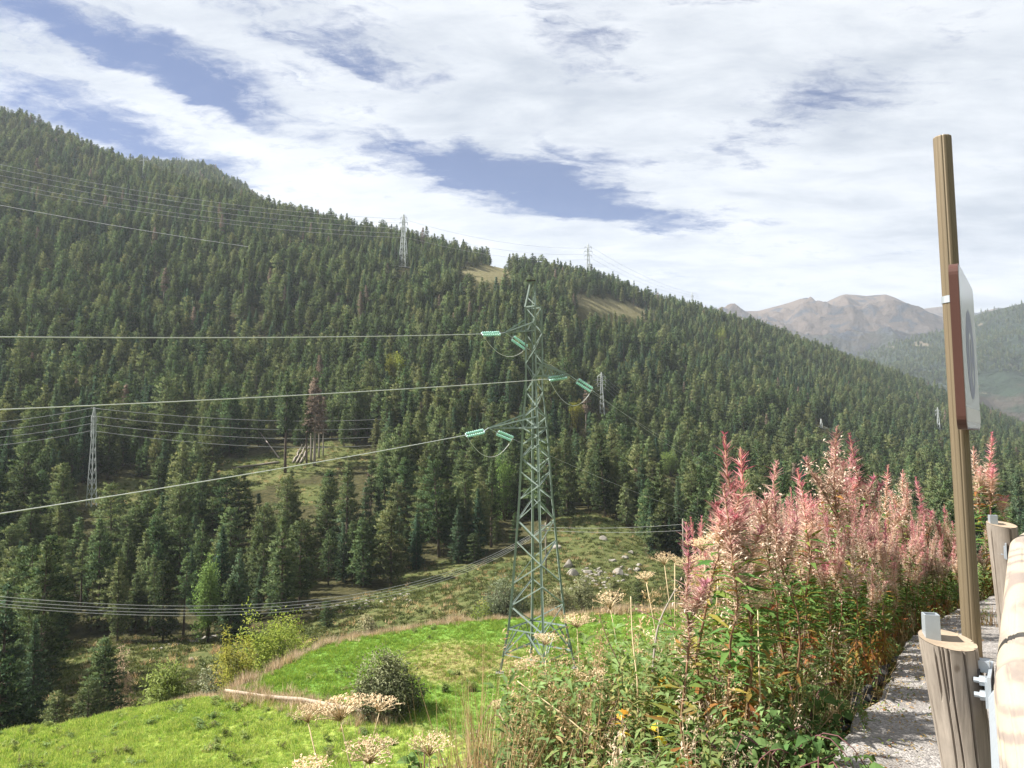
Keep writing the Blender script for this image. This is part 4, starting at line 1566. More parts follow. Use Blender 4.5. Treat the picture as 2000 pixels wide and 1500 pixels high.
add_shrub(1135, 92, 1115, 26, 216, M_DULLWILLOW, 'twiggy brownish bush before the boulder pile', 1300, 0.15, lobes=7)
add_shrub(1088, 88, 1135, 30, 219, M_DULLWILLOW, 'dark bush at the right foot of the pylon', 1300, 0.16, lobes=7)
add_shrub(247, 72, 1250, 22, 217, M_PINKGRASS, 'bare twiggy brown shrub right of the dark pine', 700, 0.14, lobes=6)
add_shrub(560, 90, 1262, 30, 218, M_DULLWILLOW, 'dark scrub patch between the birches and the stream path', 900, 0.16, lobes=6)
for (px, y, top, hw, mt, lab) in ((1132, 262, 782, 17, M_BIRCH, 'yellow green leafy tree among pines right of the pylon'), (779, 292, 690, 11, M_BIRCH, 'right one of two yellowish leafy trees in the mid forest'),
                                  (762, 290, 686, 10, M_BIRCH, 'left one of two yellowish leafy trees in the mid forest'), (905, 300, 702, 12, M_WILLOW, 'light green leafy tree in the forest left of the upper insulators'),
                                  (985, 168, 880, 24, M_WILLOW, 'bright green leafy tree low in the forest just left of the pylon'), (1420, 560, 636, 14, M_BIRCH, 'lime green bushes near the right skyline'),
                                  (1312, 250, 880, 20, M_WILLOW, 'pale green leafy tree in the forest left of the fireweed')):
    add_shrub(px, y, top, hw, 230 + px % 60, mt, lab, 1500, 0.26, name='leafy_tree', cat_='tree', group='leafy trees in the pine forest', lobes=8, spire=True)
for (px, y, top, lab) in ((1195, 88, 1128, 'dark little pine before the boulder pile'), (1242, 90, 1130, 'dark little pine right of the boulder pile'),
                          (1325, 92, 1118, 'dark little pine behind the dry hogweeds'), (640, 100, 1170, 'dark little pine by the stream stones')):
    P = on_ground(px, y)
    H = e_of(px, top) * y - P[2]
    add_tree(P, 3, (H / 11 * 1.15, H / 11 * 1.15, H / 11), (0, 0, rng.uniform(0, 6)), lab, group='little pines on the valley floor')

# ------------------------------------------------------------------ boulders
BOULD = [(1110, 1094, 11, 15, 'tall upright pale boulder at the top left of the pile'), (1118, 1112, 15, 11, 'large pale boulder below the upright one'),
         (1207, 1110, 12, 11, 'large rounded boulder at the right of the pile'), (1147, 1110, 11, 8, 'flat pale boulder in the middle of the pile'),
         (1232, 1074, 8, 7, 'boulder uphill right of the pile on the shaded grass'), (1222, 1084, 9, 6, 'flat boulder between the pile and the shaded grass'),
         (1196, 1090, 9, 6, 'lone boulder above the pile on the slope'), (1243, 1108, 10, 6, 'long low boulder at the far right of the pile'),
         (1248, 1100, 8, 5, 'smaller flat boulder above the long low one'), (1178, 1046, 9, 8, 'pale boulder on the grassy knoll'),
         (1088, 1062, 10, 9, 'grey boulder behind the pylon right leg'), (195, 968, 9, 6, 'pale boulder right of the small tower foot'),
         (137, 966, 9, 5, 'pale boulder left of the small tower foot'), (215, 1028, 9, 5, 'pale boulder in the grassy gap below the small tower'),
         (376, 1282, 7, 7, 'upright grey boulder behind the grey willow'), (316, 1263, 9, 4, 'low boulder on the grass beyond the round willow')]
for k, (px, py, hw, hh, lab) in enumerate(BOULD):
    P = ground_at(px, py + hh, 72) - np.array([0, 0, 0.12])
    o = link('boulder', rock_mesh('boulder', k % 7, M_ROCK), label=lab, cat='boulder', group='boulders on the valley slope', loc=tuple(P))
    r_ = hw / FPX * P[1]
    o.scale = (r_, r_ * 0.9, max(hh / FPX * P[1], 0.2) * 1.1)
    o.rotation_euler = (0, 0, rng.uniform(0, 6.28))
rr = np.random.default_rng(5)
for k in range(70):
    px, py = rr.normal(1170, 32), rr.normal(1128, 12)
    py = min(max(py, 1098), 1158)
    P = ground_at(px, py, 72)
    o = link('boulder', rock_mesh('boulder', k % 7, M_ROCK), label='small pale stone within the boulder pile behind the pylon', cat='boulder',
             group='small stones of the boulder pile', loc=tuple(P))
    r_ = rr.uniform(2.2, 5.5) / FPX * P[1]
    o.scale = (r_ * rr.uniform(0.9, 1.5), r_, r_ * rr.uniform(0.6, 0.9))
    o.rotation_euler = (rr.uniform(-.3, .3), rr.uniform(-.3, .3), rr.uniform(0, 6.28))
for k in range(60):
    q = rr.uniform(0, 1)
    px = 610 + 190 * q + rr.normal(0, 14)
    py = 1198 - 32 * q + rr.normal(0, 6)
    P = ground_at(px, py, 76)
    o = link('stone', rock_mesh('boulder', k % 7, M_ROCK), label='pale stone in the stony stream bed beyond the meadow', cat='stone',
             group='stones of the stream bed', loc=tuple(P))
    r_ = rr.uniform(1.4, 4.2) / FPX * P[1]
    o.scale = (r_ * rr.uniform(0.9, 1.7), r_, r_ * 0.6)
    o.rotation_euler = (0, 0, rr.uniform(0, 6.28))
for k in range(26):
    q = k / 25
    px = 300 + 170 * q + rr.normal(0, 2)
    py = 1266 - 32 * q + rr.normal(0, 1.5)
    P = ground_at(px, py, 74)
    o = link('stone', rock_mesh('boulder', k % 7, M_ROCK), label='flat stone in the pale line of stones left of the birches', cat='stone',
             group='stones of the pale line', loc=tuple(P))
    r_ = rr.uniform(2, 4.5) / FPX * P[1]
    o.scale = (r_ * 1.7, r_, r_ * 0.5)
    o.rotation_euler = (0, 0, rr.uniform(0, 6.28))


# ------------------------------------------------------------------ grass and heath
def tuft(seed, n, h, w, spread, mat, name, lean=0.5):
    r = np.random.default_rng(seed)
    C = np.zeros((n, 3))
    C[:, :2] = r.normal(0, spread, (n, 2))
    D = np.stack([r.normal(0, lean, n), r.normal(0, lean, n), np.ones(n)], 1)
    V, F = tris(C, D, h * r.uniform(0.55, 1.15, n), w * r.uniform(0.7, 1.3, n), seed)
    return mesh(name, V, F, [mat], None, {'tint': ('FACE', r.uniform(0.1, 0.95, n))})


TUFT = [tuft(300 + k, 16, 0.26, 0.035, 0.10, M_GRASS, 'grass_tuft') for k in range(3)] + \
       [tuft(310 + k, 16, 0.26, 0.035, 0.11, M_PALEGRASS, 'grass_tuft') for k in range(3)] + \
       [tuft(320 + k, 14, 0.16, 0.03, 0.12, M_DRYPATCH, 'grass_tuft') for k in range(2)]


def build_grass():
    N = 62000
    s = rng.uniform(EDGE_S[1], 0.34, N)
    ey = edge_y(s)
    y = np.sqrt(rng.uniform(26.0 ** 2, np.maximum(ey - 0.3, 27) ** 2, N))
    ok = y < ey - 0.3
    s, y = s[ok], y[ok]
    x = s * y
    z = terrain(x, y) + 0.02
    P = np.stack([x, y, z], 1)
    px, py, d = proj(P)
    ok = (px > -80) & (py < 1560) & (z > bank(x, y))
    P = P[ok]
    dry, pale = meadow_zones(P)
    q = rng.random(len(P))
    v_ = np.where(q < dry, rng.integers(6, 8, len(P)), np.where(rng.random(len(P)) < pale * 0.95, rng.integers(3, 6, len(P)), rng.integers(0, 3, len(P))))
    lump = 0.75 + 1.3 * np.clip(vnoise(P[:, 0] / 0.8, P[:, 1] / 0.8, 91) + 0.15, 0, 1) ** 1.2
    sc = lump[:, None] * rng.uniform(0.6, 1.15, (len(P), 1)) * np.array([[1, 1, 1]]) * 0.8
    o = scatter('meadow_grass', P, sc, rz(len(P), 0.1), v_, TUFT)
    tag(o, 'bright green tufted grass covering the meadow', 'grass')
    # dry fringe along the far and left edges of the field
    N = 9000
    s = rng.uniform(-0.66, 0.36, N)
    ey = edge_y(s)
    wdt = np.interp(s, [-0.66, -0.40, -0.35, -0.2, 0.4], [0.5, 0.7, 1.6, 1.6, 1.5])
    y = ey + rng.normal(0.35, 0.5, N) * wdt
    x = s * y
    P = np.stack([x, y, terrain(x, y)], 1)
    fr = [tuft(330 + k, 20, 0.80, 0.045, 0.16, M_PINKGRASS, 'fringe_tuft', 0.22) for k in range(3)] + [tuft(340, 18, 0.7, 0.04, 0.15, M_DRYGRASS, 'fringe_tuft', 0.25),
                                                                                                    tuft(341, 18, 0.6, 0.05, 0.16, M_WEED, 'fringe_tuft', 0.3)]
    sc = rng.uniform(0.3, 1.25, (N, 1)) * (0.75 + 1.1 * np.clip(vnoise(x / 1.5, y / 1.5, 14), -.4, .5))[:, None] * np.interp(s, [-0.66, -0.42, -0.36, 0.4], [0.55, 0.7, 1.0, 1.0])[:, None] * np.array([[1, 1, 1]])
    o = scatter('dry_grass_fringe', P, sc, rz(N, 0.12), rng.integers(0, 5, N), fr)
    tag(o, 'pinkish dry tall grass along the far edge of the meadow', 'grass')
    # dry grass along the log
    N = 420
    t_ = rng.random(N)
    base_ = pa[None] * (1 - t_[:, None]) + pb[None] * t_[:, None]
    P = base_ + np.stack([rng.normal(0, 0.5, N), rng.normal(0, 0.7, N), np.zeros(N)], 1)
    P[:, 2] = terrain(P[:, 0], P[:, 1])
    o = scatter('log_side_grass', P, rng.uniform(0.4, 0.8, (N, 1)) * np.ones((1, 3)), rz(N, 0.1), rng.integers(0, 5, N), fr)
    tag(o, 'dry pinkish grass growing along the weathered log', 'grass')
    # heath on the clearings and the valley floor
    N = 30000
    s = rng.uniform(-0.75, 0.40, N)
    y = rng.uniform(50, 260, N)
    x = s * y
    z = terrain(x, y)
    P = np.stack([x, y, z], 1)
    px, py, d = proj(P)
    ok = np.zeros(N, bool)
    for pl in OPEN[:5] + OPEN[7:]:
        ok |= inpoly(px, py, pl)
    ok |= (y < 105)
    ok &= (y > edge_y(s) + 2)
    P = P[ok]
    hv = [tuft(350 + k, 26, 0.42, 0.10, 0.28, M_HEATH, 'heath_tuft', 0.9) for k in range(3)] + [tuft(353, 20, 0.5, 0.06, 0.2, M_DRYGRASS, 'heath_tuft', 0.5)]
    n = len(P)
    v_ = np.where(rng.random(n) < 0.14, 3, rng.integers(0, 3, n))
    o = scatter('heath', P, rng.uniform(0.5, 1.5, (n, 1)) * np.ones((1, 3)), rz(n, 0.2), v_, hv)
    tag(o, 'olive heath and low scrub on the valley floor and clearings', 'heath')
    # trees on the wooded hill far right
    Vm = MIDV[:, :88].reshape(-1, 3)
    i = rng.integers(0, len(Vm), 16000)
    P = Vm[i] + np.stack([rng.normal(0, 9, len(i)), rng.normal(0, 9, len(i)), np.zeros(len(i))], 1)
    ok = (fbm(P[:, 0] / 160, P[:, 1] / 160, 3, 95) + 0.5 * (rng.random(len(P)) - 0.5) > -0.24) & (P[:, 1] > 1480 + 80 * vnoise(P[:, 0] / 200, P[:, 1] / 200, 4))
    P = P[ok]
    n = len(P)
    o = scatter('far_wood', P, rng.uniform(0.6, 1.0, (n, 1)) * np.ones((1, 3)), rz(n), rng.integers(0, 6, n), FOREST_VARS[:6])
    tag(o, 'far wood of tiny trees on the hazy hill at the right', 'forest')


build_grass()

# ------------------------------------------------------------------ lattice pylons
UNIT = {}


def bar_mesh(mat):
    if mat.name not in UNIT:
        b = MB()       # an angle iron: two thin legs of unit width, unit length along Z
        b.box((0.0, -0.45, 0.5), (1.0, 0.14, 1.0))
        b.box((-0.45, 0.05, 0.5), (0.14, 0.86, 1.0))
        UNIT[mat.name] = b.mesh('angle_bar', [mat])
    return UNIT[mat.name]


def bar(parent, name, a, b, w, mat, spin=0.0):
    a, b = Vector(a), Vector(b)
    o = bpy.data.objects.new(name, bar_mesh(mat))
    COL.objects.link(o)
    d = b - a
    q = d.to_track_quat('Z', 'Y')
    o.parent = parent
    o.location = a
    o.rotation_mode = 'QUATERNION'
    o.rotation_quaternion = q
    o.scale = (w, w, d.length)
    return o


def main_pylon():
    base = ground_at(1050, 1312, 25)
    D = base[1]
    o = empty('lattice_pylon', tuple(base), 'large green grey lattice pylon standing in the meadow', 'pylon')
    gx = base[0] / D

    def P(px, py, dd=0.0):
        """point on the pylon axis plane seen at px, py, dd metres further"""
        r = ray(px, py)
        p = r * (D / r[1])
        return Vector(p - base) + Vector((gx * dd, dd, 0))
    # axis and half diagonal by level (rows)
    lv = [(1316, 2.35), (1225, 1.80), (1138, 1.50), (1055, 1.27), (975, 1.05), (920, 0.95), (868, 0.85), (835, 0.78), (795, 0.66), (765, 0.54), (738, 0.53),
          (710, 0.53), (682, 0.53), (650, 0.53), (625, 0.53), (600, 0.53)]
    an0 = math.radians(9)
    cor = {'left': math.pi + an0, 'front': -math.pi / 2 + an0, 'right': an0, 'rear': math.pi / 2 + an0}
    pts = {k: [] for k in cor}
    for (row, R) in lv:
        c = P(np.interp(row, [600, 1320], [1042, 1051]), row)
        for k, a in cor.items():
            pts[k].append(Vector((c.x + R * math.cos(a), R * math.sin(a), c.z)))
    for k in cor:
        pts[k][0].z = float(terrain(np.float64(base[0] + pts[k][0].x), np.float64(base[1] + pts[k][0].y))) - base[2] + 0.05
    for k in cor:
        leg = bpy.data.objects.new('leg', None)
        COL.objects.link(leg)
        leg.parent = o
        for i in range(len(lv) - 1):
            bar(leg, 'leg_section', pts[k][i], pts[k][i + 1], 0.135 if i < 8 else 0.10, M_PYLON)
        f = MB()
        f.box((pts[k][0].x, pts[k][0].y, pts[k][0].z - 0.22), (0.5, 0.5, 0.5))
        link('footing', f.mesh('footing', [plain('footing concrete', (0.20, 0.19, 0.17), 0.9)]), o)
    order_ = ['left', 'front', 'right', 'rear']
    for fi in range(4):
        A, B = pts[order_[fi]], pts[order_[(fi + 1) % 4]]
        for i in range(1, len(lv) - 1):
            w = 0.07 if i < 8 else 0.05
            mid = (B[i] + B[i + 1]) / 2
            if i % 2 == fi % 2 or i >= 8:
                if i < 8:
                    bar(o, 'brace', A[i], mid, w, M_PYLON)
                    bar(o, 'brace', A[i + 1], mid, w, M_PYLON)
                elif (i + fi) % 2:
                    bar(o, 'brace', A[i], B[i + 1], w, M_PYLON)
                else:
                    bar(o, 'brace', B[i], A[i + 1], w, M_PYLON)
            else:
                mid = (A[i] + A[i + 1]) / 2
                bar(o, 'brace', B[i], mid, w, M_PYLON)
                bar(o, 'brace', B[i + 1], mid, w, M_PYLON)
        # leg extension: K bracing and a ring at the waist of the foot
        bar(o, 'brace', A[1], B[1], 0.08, M_PYLON)
        m1 = (A[1] + B[1]) / 2
        q1, q2 = A[0].lerp(A[1], 0.42), B[0].lerp(B[1], 0.42)
        bar(o, 'brace', q1, m1, 0.08, M_PYLON)
        bar(o, 'brace', q2, m1, 0.08, M_PYLON)
        bar(o, 'brace', q1, q2, 0.07, M_PYLON)
        bar(o, 'brace', q1, A[1].lerp(m1, 0.5), 0.06, M_PYLON)
        bar(o, 'brace', q2, B[1].lerp(m1, 0.5), 0.06, M_PYLON)
        bar(o, 'brace', A[-1], B[-1], 0.07, M_PYLON)
        bar(o, 'brace', A[7], B[7], 0.075, M_PYLON)
    # peak: only the left and front legs run on to the top
    tl, tf = P(1036, 554), P(1044, 551)
    tf = Vector((tf.x, pts['front'][-1].y * 0.6, tf.z))
    tl = Vector((tl.x, tf.y, tl.z))
    pk = bpy.data.objects.new('peak', None)
    COL.objects.link(pk)
    pk.parent = o
    bar(pk, 'chord', pts['left'][-1], tl, 0.11, M_PYLON)
    bar(pk, 'chord', pts['front'][-1], tf, 0.12, M_PYLON)
    bar(pk, 'chord', tl, tf, 0.08, M_PYLON)
    bar(pk, 'brace', pts['left'][-1].lerp(tl, 0.4), pts['front'][-1].lerp(tf, 0.05), 0.06, M_PYLON)
    bar(pk, 'brace', pts['rear'][-1], tf.lerp(pts['front'][-1], 0.5), 0.06, M_PYLON)
    bar(pk, 'brace', pts['right'][-1], tf.lerp(pts['front'][-1], 0.6), 0.06, M_PYLON)
    f = MB()
    f.box(((tl.x + tf.x) / 2 - 0.1, tf.y, tf.z + 0.03), (0.55, 0.12, 0.10))
    link('earth_wire_bracket', f.mesh('earth_wire_bracket', [M_DARKSTEEL]), o)

    def arm(tip, roots_low, roots_up, label):
        c = bpy.data.objects.new('crossarm', None)
        COL.objects.link(c)
        c.parent = o
        c['label'] = label
        for r_ in roots_low + roots_up:
            bar(c, 'chord', r_, tip, 0.085, M_PYLON)
        n = 4
        for lo, up in zip(roots_low, roots_up):
            for i in range(n):
                t0, t1 = i / n, (i + 1) / n
                bar(c, 'brace', lo.lerp(tip, t0), up.lerp(tip, (t0 + t1) / 2), 0.05, M_PYLON)
                if i < n - 1:
                    bar(c, 'brace', up.lerp(tip, (t0 + t1) / 2), lo.lerp(tip, t1), 0.05, M_PYLON)
        for i in range(1, 3):
            bar(c, 'brace', roots_low[0].lerp(tip, i / 3), roots_low[1].lerp(tip, i / 3), 0.05, M_PYLON)
        return tip
    L = {k: (lambda row, k=k: Vector([np.interp(-row, [-r[0] for r in lv], [p[j] for p in pts[k]]) for j in range(3)])) for k in cor}
    t1 = arm(P(986, 650, -0.1), [L['left'](647), L['front'](647)], [L['left'](624), L['front'](630)], 'upper left crossarm')
    t2 = arm(P(1114, 734, -0.1), [L['right'](736), L['front'](736)], [L['right'](708), L['front'](710)], 'right crossarm')
    t3 = arm(P(954, 836, -0.1), [L['left'](836), L['front'](836)], [L['left'](810), L['front'](814)], 'lower left crossarm')
    return o, base, D, P, (t1, t2, t3), tf


PY, PBASE, PD, PP, TIPS, PEAK = main_pylon()


def insulator(a, b, label):
    """double string of glass discs from a (pylon side) to b (cable side)"""
    a, b = Vector(a), Vector(b)
    d = (b - a)
    o = empty('insulator_string', tuple(a), label, 'insulator', 'glass insulator strings on the pylon')
    side = d.cross(Vector((0, 0, 1))).normalized() * 0.12 + Vector((0, 0, 0.09))
    n = 9
    f = MB()
    for q in (0.0, 1.0):
        c = d * q
        f.tube(np.array([c - side * 1.15, c + side * 1.15]), 0.03, 6)
    f.tube(np.array([d * 1.0, d * 1.18]), 0.025, 6)
    link('yoke', f.mesh('yoke', [M_GALV]), o)
    for s_ in (-1, 1):
        st = bpy.data.objects.new('glass_string', None)
        COL.objects.link(st)
        st.parent = o
        for k in range(n):
            t_ = 0.07 + 0.86 * k / (n - 1)
            dd = link('disc', disc_mesh(), st)
            dd.location = d * t_ + side * s_
            dd.rotation_mode = 'QUATERNION'
            dd.rotation_quaternion = d.to_track_quat('Z', 'Y')
    return o


_disc = []


def disc_mesh():
    if not _disc:
        b = MB()
        b.tube(np.array([[0, 0, -0.075], [0, 0, -0.03], [0, 0, 0.0], [0, 0, 0.05], [0, 0, 0.075]]), [0.028, 0.075, 0.093, 0.045, 0.028], 10)
        _disc.append(b.mesh('glass_disc', [M_GLASS], True))
    return _disc[0]


def wire(name, pts, r, label, mat=M_WIRE, group=None, cat_='cable'):
    b = MB()
    pts = np.asarray(pts, float)
    b.tube(pts - pts[0], r, 5)
    return link(name, b.mesh(name, [mat], True), label=label, cat=cat_, group=group, loc=tuple(pts[0]))


def sag(a, b, s, n=40):
    a, b = np.asarray(a, float), np.asarray(b, float)
    t_ = np.linspace(0, 1, n)[:, None]
    return a + (b - a) * t_ - np.array([0, 0, s]) * (4 * t_ * (1 - t_))


def PW(px, py, dd=0):
    return np.array(PP(px, py, dd)) + PBASE


names = ['upper left crossarm', 'right crossarm', 'lower left crossarm']
STR = [((977, 652), (943, 655), -0.6, (1001, 659), (1028, 676), 0.9, (0, 640)),
       ((1106, 736), (1072, 742), -0.6, (1128, 743), (1158, 760), 0.9, (0, 782)),
       ((946, 842), (912, 850), -0.6, (971, 845), (1000, 857), 0.9, (0, 985))]
for k, (a1, b1, d1, a2, b2, d2, lf) in enumerate(STR):
    tip = np.array(TIPS[k]) + PBASE
    A1, B1 = PW(*a1, d1 * 0.3), PW(*b1, d1)
    A2, B2 = PW(*a2, d2 * 0.3), PW(*b2, d2)
    insulator(A1, B1, 'turquoise glass insulator string on the cable side of the ' + names[k])
    insulator(A2, B2, 'turquoise glass insulator string on the far side of the ' + names[k])
    w_ = MB()
    for q in (A1, A2):
        w_.tube(np.stack([tip - tip, q - tip]), 0.025, 5)
    link('tension_link', w_.mesh('tension_link', [M_GALV]), label='steel links joining both glass strings to the tip of the ' + names[k], cat='link',
         group='links at the crossarm tips', loc=tuple(tip))
    # main conductor towards the left, nearer to the camera there
    E0 = at(*lf, 27.5)
    far = E0 + (E0 - B1) * 0.8
    wire('power_cable', sag(B1, far, 0.35, 60), 0.024, 'thick pale cable running left from the ' + names[k], group='pylon cables to the left')
    # conductor on to the next pylon down the valley
    nx = at(1640 + 18 * k, 955 + 30 * k, 190)
    wire('power_cable', sag(B2, nx, 5.0, 50), 0.012, 'thin cable dropping away to the right from the ' + names[k], M_DARKWIRE, 'pylon cables to the right')
    # jumper loop under the arm
    wire('jumper_cable', sag(B1, B2, [0.95, 1.3, 1.25][k], 24), 0.02, 'drooping jumper loop below the ' + names[k], M_WIRE, 'jumper loops')


def small_tower(px, top, y, wpx, label, arms=(), H=None, name='lattice_tower', group='distant lattice towers', mat=M_PALEPYLON, bw=0.16, npan=9):
    P = on_ground(px, y)
    if H is None:
        H = e_of(px, top) * y - P[2]
    else:
        P[2] = e_of(px, top) * y - H
    o = empty(name, tuple(P), label, 'pylon', group)
    W0 = wpx / FPX * y
    lv = [(q, W0 * (1 - 0.72 * min(1, q / 0.78)) / 2 if q < 0.9 else W0 * 0.14 * (1 - q) / 0.1 + 0.08) for q in np.linspace(0, 1, npan + 1)]
    yaw = 0.5
    c = [(math.cos(yaw + k * math.pi / 2), math.sin(yaw + k * math.pi / 2)) for k in range(4)]
    leg, brc = [MB() for _ in range(4)], MB()
    for i in range(npan):
        (q0, r0), (q1, r1) = lv[i], lv[i + 1]
        for k in range(4):
            k2 = (k + 1) % 4
            a0 = np.array([c[k][0] * r0, c[k][1] * r0, q0 * H])
            a1 = np.array([c[k][0] * r1, c[k][1] * r1, q1 * H])
            b0 = np.array([c[k2][0] * r0, c[k2][1] * r0, q0 * H])
            b1 = np.array([c[k2][0] * r1, c[k2][1] * r1, q1 * H])
            leg[k].tube(np.stack([a0, a1]), bw, 4)
            brc.tube(np.stack([a0, b1]), bw * 0.6, 3)
            brc.tube(np.stack([b0, a1]), bw * 0.6, 3)
    for k in range(4):
        link('leg', leg[k].mesh('leg', [mat]), o)
    link('bracing', brc.mesh('bracing', [mat]), o)
    ends = []
    for (q, la) in arms:
        m_ = MB()
        z_ = q * H
        m_.tube(np.array([[-la, 0, z_], [0, 0, z_], [la, 0, z_]]), bw * 0.8, 4)
        m_.tube(np.array([[-la, 0, z_], [0, 0, z_ + 0.06 * H]]), bw * 0.5, 3)
        m_.tube(np.array([[la, 0, z_], [0, 0, z_ + 0.06 * H]]), bw * 0.5, 3)
        for sx in (-1, 1):
            m_.tube(np.array([[sx * la, 0, z_], [sx * la, 0, z_ - 0.05 * H]]), bw * 0.7, 4)
        link('crossarm', m_.mesh('crossarm', [mat]), o)
        ends.append((P + [-la, 0, z_ - 0.05 * H], P + [la, 0, z_ - 0.05 * H]))
    return o, P, H, ends


T1 = small_tower(178, 795, 163, 18, 'small pale lattice tower among pines on the left', [(0.90, 0.6), (0.82, 0.6), (0.75, 0.6)], bw=0.10, npan=10)
T2 = small_tower(788, 418, 482, 20, 'tall grey lattice tower on the ridge left of the hilltop meadow', [(0.93, 2.2), (0.84, 2.6), (0.75, 2.2)], H=36, bw=0.22)
T3 = small_tower(1158, 476, 610, 14, 'grey lattice tower breaking the skyline right of the pylon', [(0.92, 3.0), (0.82, 3.4), (0.72, 3.0)], H=36, bw=0.22)
T4 = small_tower(1180, 727, 310, 14, 'small grey lattice tower among pines right of the pylon', [(0.92, 1.6), (0.84, 1.8), (0.76, 1.6)], H=21, bw=0.13)
T5 = small_tower(1364, 570, 690, 8, 'tiny lattice tower on the skyline toward the right', [(0.8, 1.6)], H=22, bw=0.16)
T6 = small_tower(1611, 818, 420, 16, 'pale tower top with wide arms in the forest above the fireweed', [(0.80, 3.8), (0.66, 4.2)], H=26, bw=0.2)
T7 = small_tower(1842, 795, 520, 10, 'thin tower in the forest left of the sign post', [(0.9, 1.8), (0.8, 1.8)], H=24, bw=0.15)
T8 = small_tower(262, 310, 560, 5, 'tiny pale tower with a flat head on the left ridge', [(0.93, 3.0)], H=20, bw=0.2)
rows_l = [(812, 797, 736), (829, 812, 743), (842, 827, 750), (859, 841, 757)]
for k, (l_, m_, r_) in enumerate(rows_l):
    nm = ['topmost', 'second', 'third', 'lowest'][k]
    c = at(178, m_, 163 * 1.01)
    wire('power_cable', sag(at(-250, l_ + 26, 120), c, 1.0), 0.05, nm + ' wire from the left frame edge to the small lattice tower', M_DARKWIRE, 'small tower wires')
    wire('power_cable', sag(c, at(1180, r_, 312), 9 + k, 60), 0.06, nm + ' wire from the small lattice tower across the forest to the right', M_DARKWIRE, 'small tower wires')
    wire('power_cable', sag(at(1180, r_, 312), at(1500, 905 + 8 * k, 330), 7), 0.045, nm + ' wire dropping right from the grey tower beyond the pylon', M_DARKWIRE, 'small tower wires')
for k, (l_, r_) in enumerate([(305, 428), (316, 436), (327, 446), (341, 456), (349, 464)]):
    nm = ['topmost', 'second', 'middle', 'fourth', 'lowest'][k]
    wire('power_cable', sag(at(-150, l_ - 18, 400), at(788, r_, 482), 7), 0.09, nm + ' of the wires crossing the forest to the ridge tower', M_DARKWIRE, 'ridge wires')
for k, (l_, r_) in enumerate([(428, 484), (446, 496), (462, 506)]):
    nm = ['upper', 'middle', 'lower'][k]
    wire('power_cable', sag(at(788, l_, 482), at(1158, r_, 610), 6), 0.07, nm + ' wire between the two ridge towers', M_DARKWIRE, 'ridge wires')
    wire('power_cable', sag(at(1158, r_, 610), at(1364, 575 + 4 * k, 690), 5), 0.07, nm + ' wire from the skyline tower down to the right', M_DARKWIRE, 'ridge wires')
wire('power_cable', sag(at(-150, 372, 360), at(800, 522, 470), 3), 0.13, 'single pale cable slanting over the upper left forest', M_WIRE)


def utility_pole(px, top, y, label, arm=True):
    P = on_ground(px, y)
    H = e_of(px, top) * y - P[2]
    o = empty('utility_pole', tuple(P), label, 'utility pole', 'wire poles behind the meadow')
    m_ = MB()
    m_.tube(np.array([[0, 0, -0.5], [0, 0, H]]), [0.15, 0.11], 8)
    link('pole', m_.mesh('pole', [M_POLEWOOD], True), o)
    if arm:
        m_ = MB()
        m_.box((0, 0, H - 0.35), (1.7, 0.14, 0.16))
        m_.box((0, 0, H - 1.15), (1.7, 0.14, 0.16))
        link('crossarm', m_.mesh('crossarm', [M_GALV]), o)
        for sx in (-0.75, 0, 0.75):
            for zz in (-0.2, -1.0):
                i_ = MB()
                i_.tube(np.array([[sx, 0, H + zz], [sx, 0, H + zz + 0.28]]), 0.07, 6)
                link('insulator', i_.mesh('insulator', [plain('white ceramic', (0.75, 0.76, 0.74), 0.3)]), o)
    return P, H


U1 = utility_pole(1065, 1022, 125, 'wire pole with pale crossarms seen through the pylon')
U2 = utility_pole(1333, 1013, 128, 'thin bare pole right of the spire firs', False)
for k, (l_, r_, s_) in enumerate([(1172, 1028, 7.3), (1179, 1031, 7.4), (1186, 1033, 7.5), (1191, 1036, 7.6)]):
    nm = ['topmost', 'second', 'third', 'lowest'][k]
    wire('telephone_wire', sag(at(-300, l_ - 40, 44), at(1062, r_, 125), s_ - 1.4, 70), 0.02, nm + ' thin wire of the sagging bundle above the birches', M_WIRE, 'sagging wire bundle')
for k, (l_, r_) in enumerate([(1030, 1024), (1036, 1036)]):
    wire('telephone_wire', sag(at(1068, l_, 125), at(1333, r_, 128), 0.35), 0.03, ['upper', 'lower'][k] + ' thin wire between the pylon pole and the right pole', M_WIRE, 'pole wires')


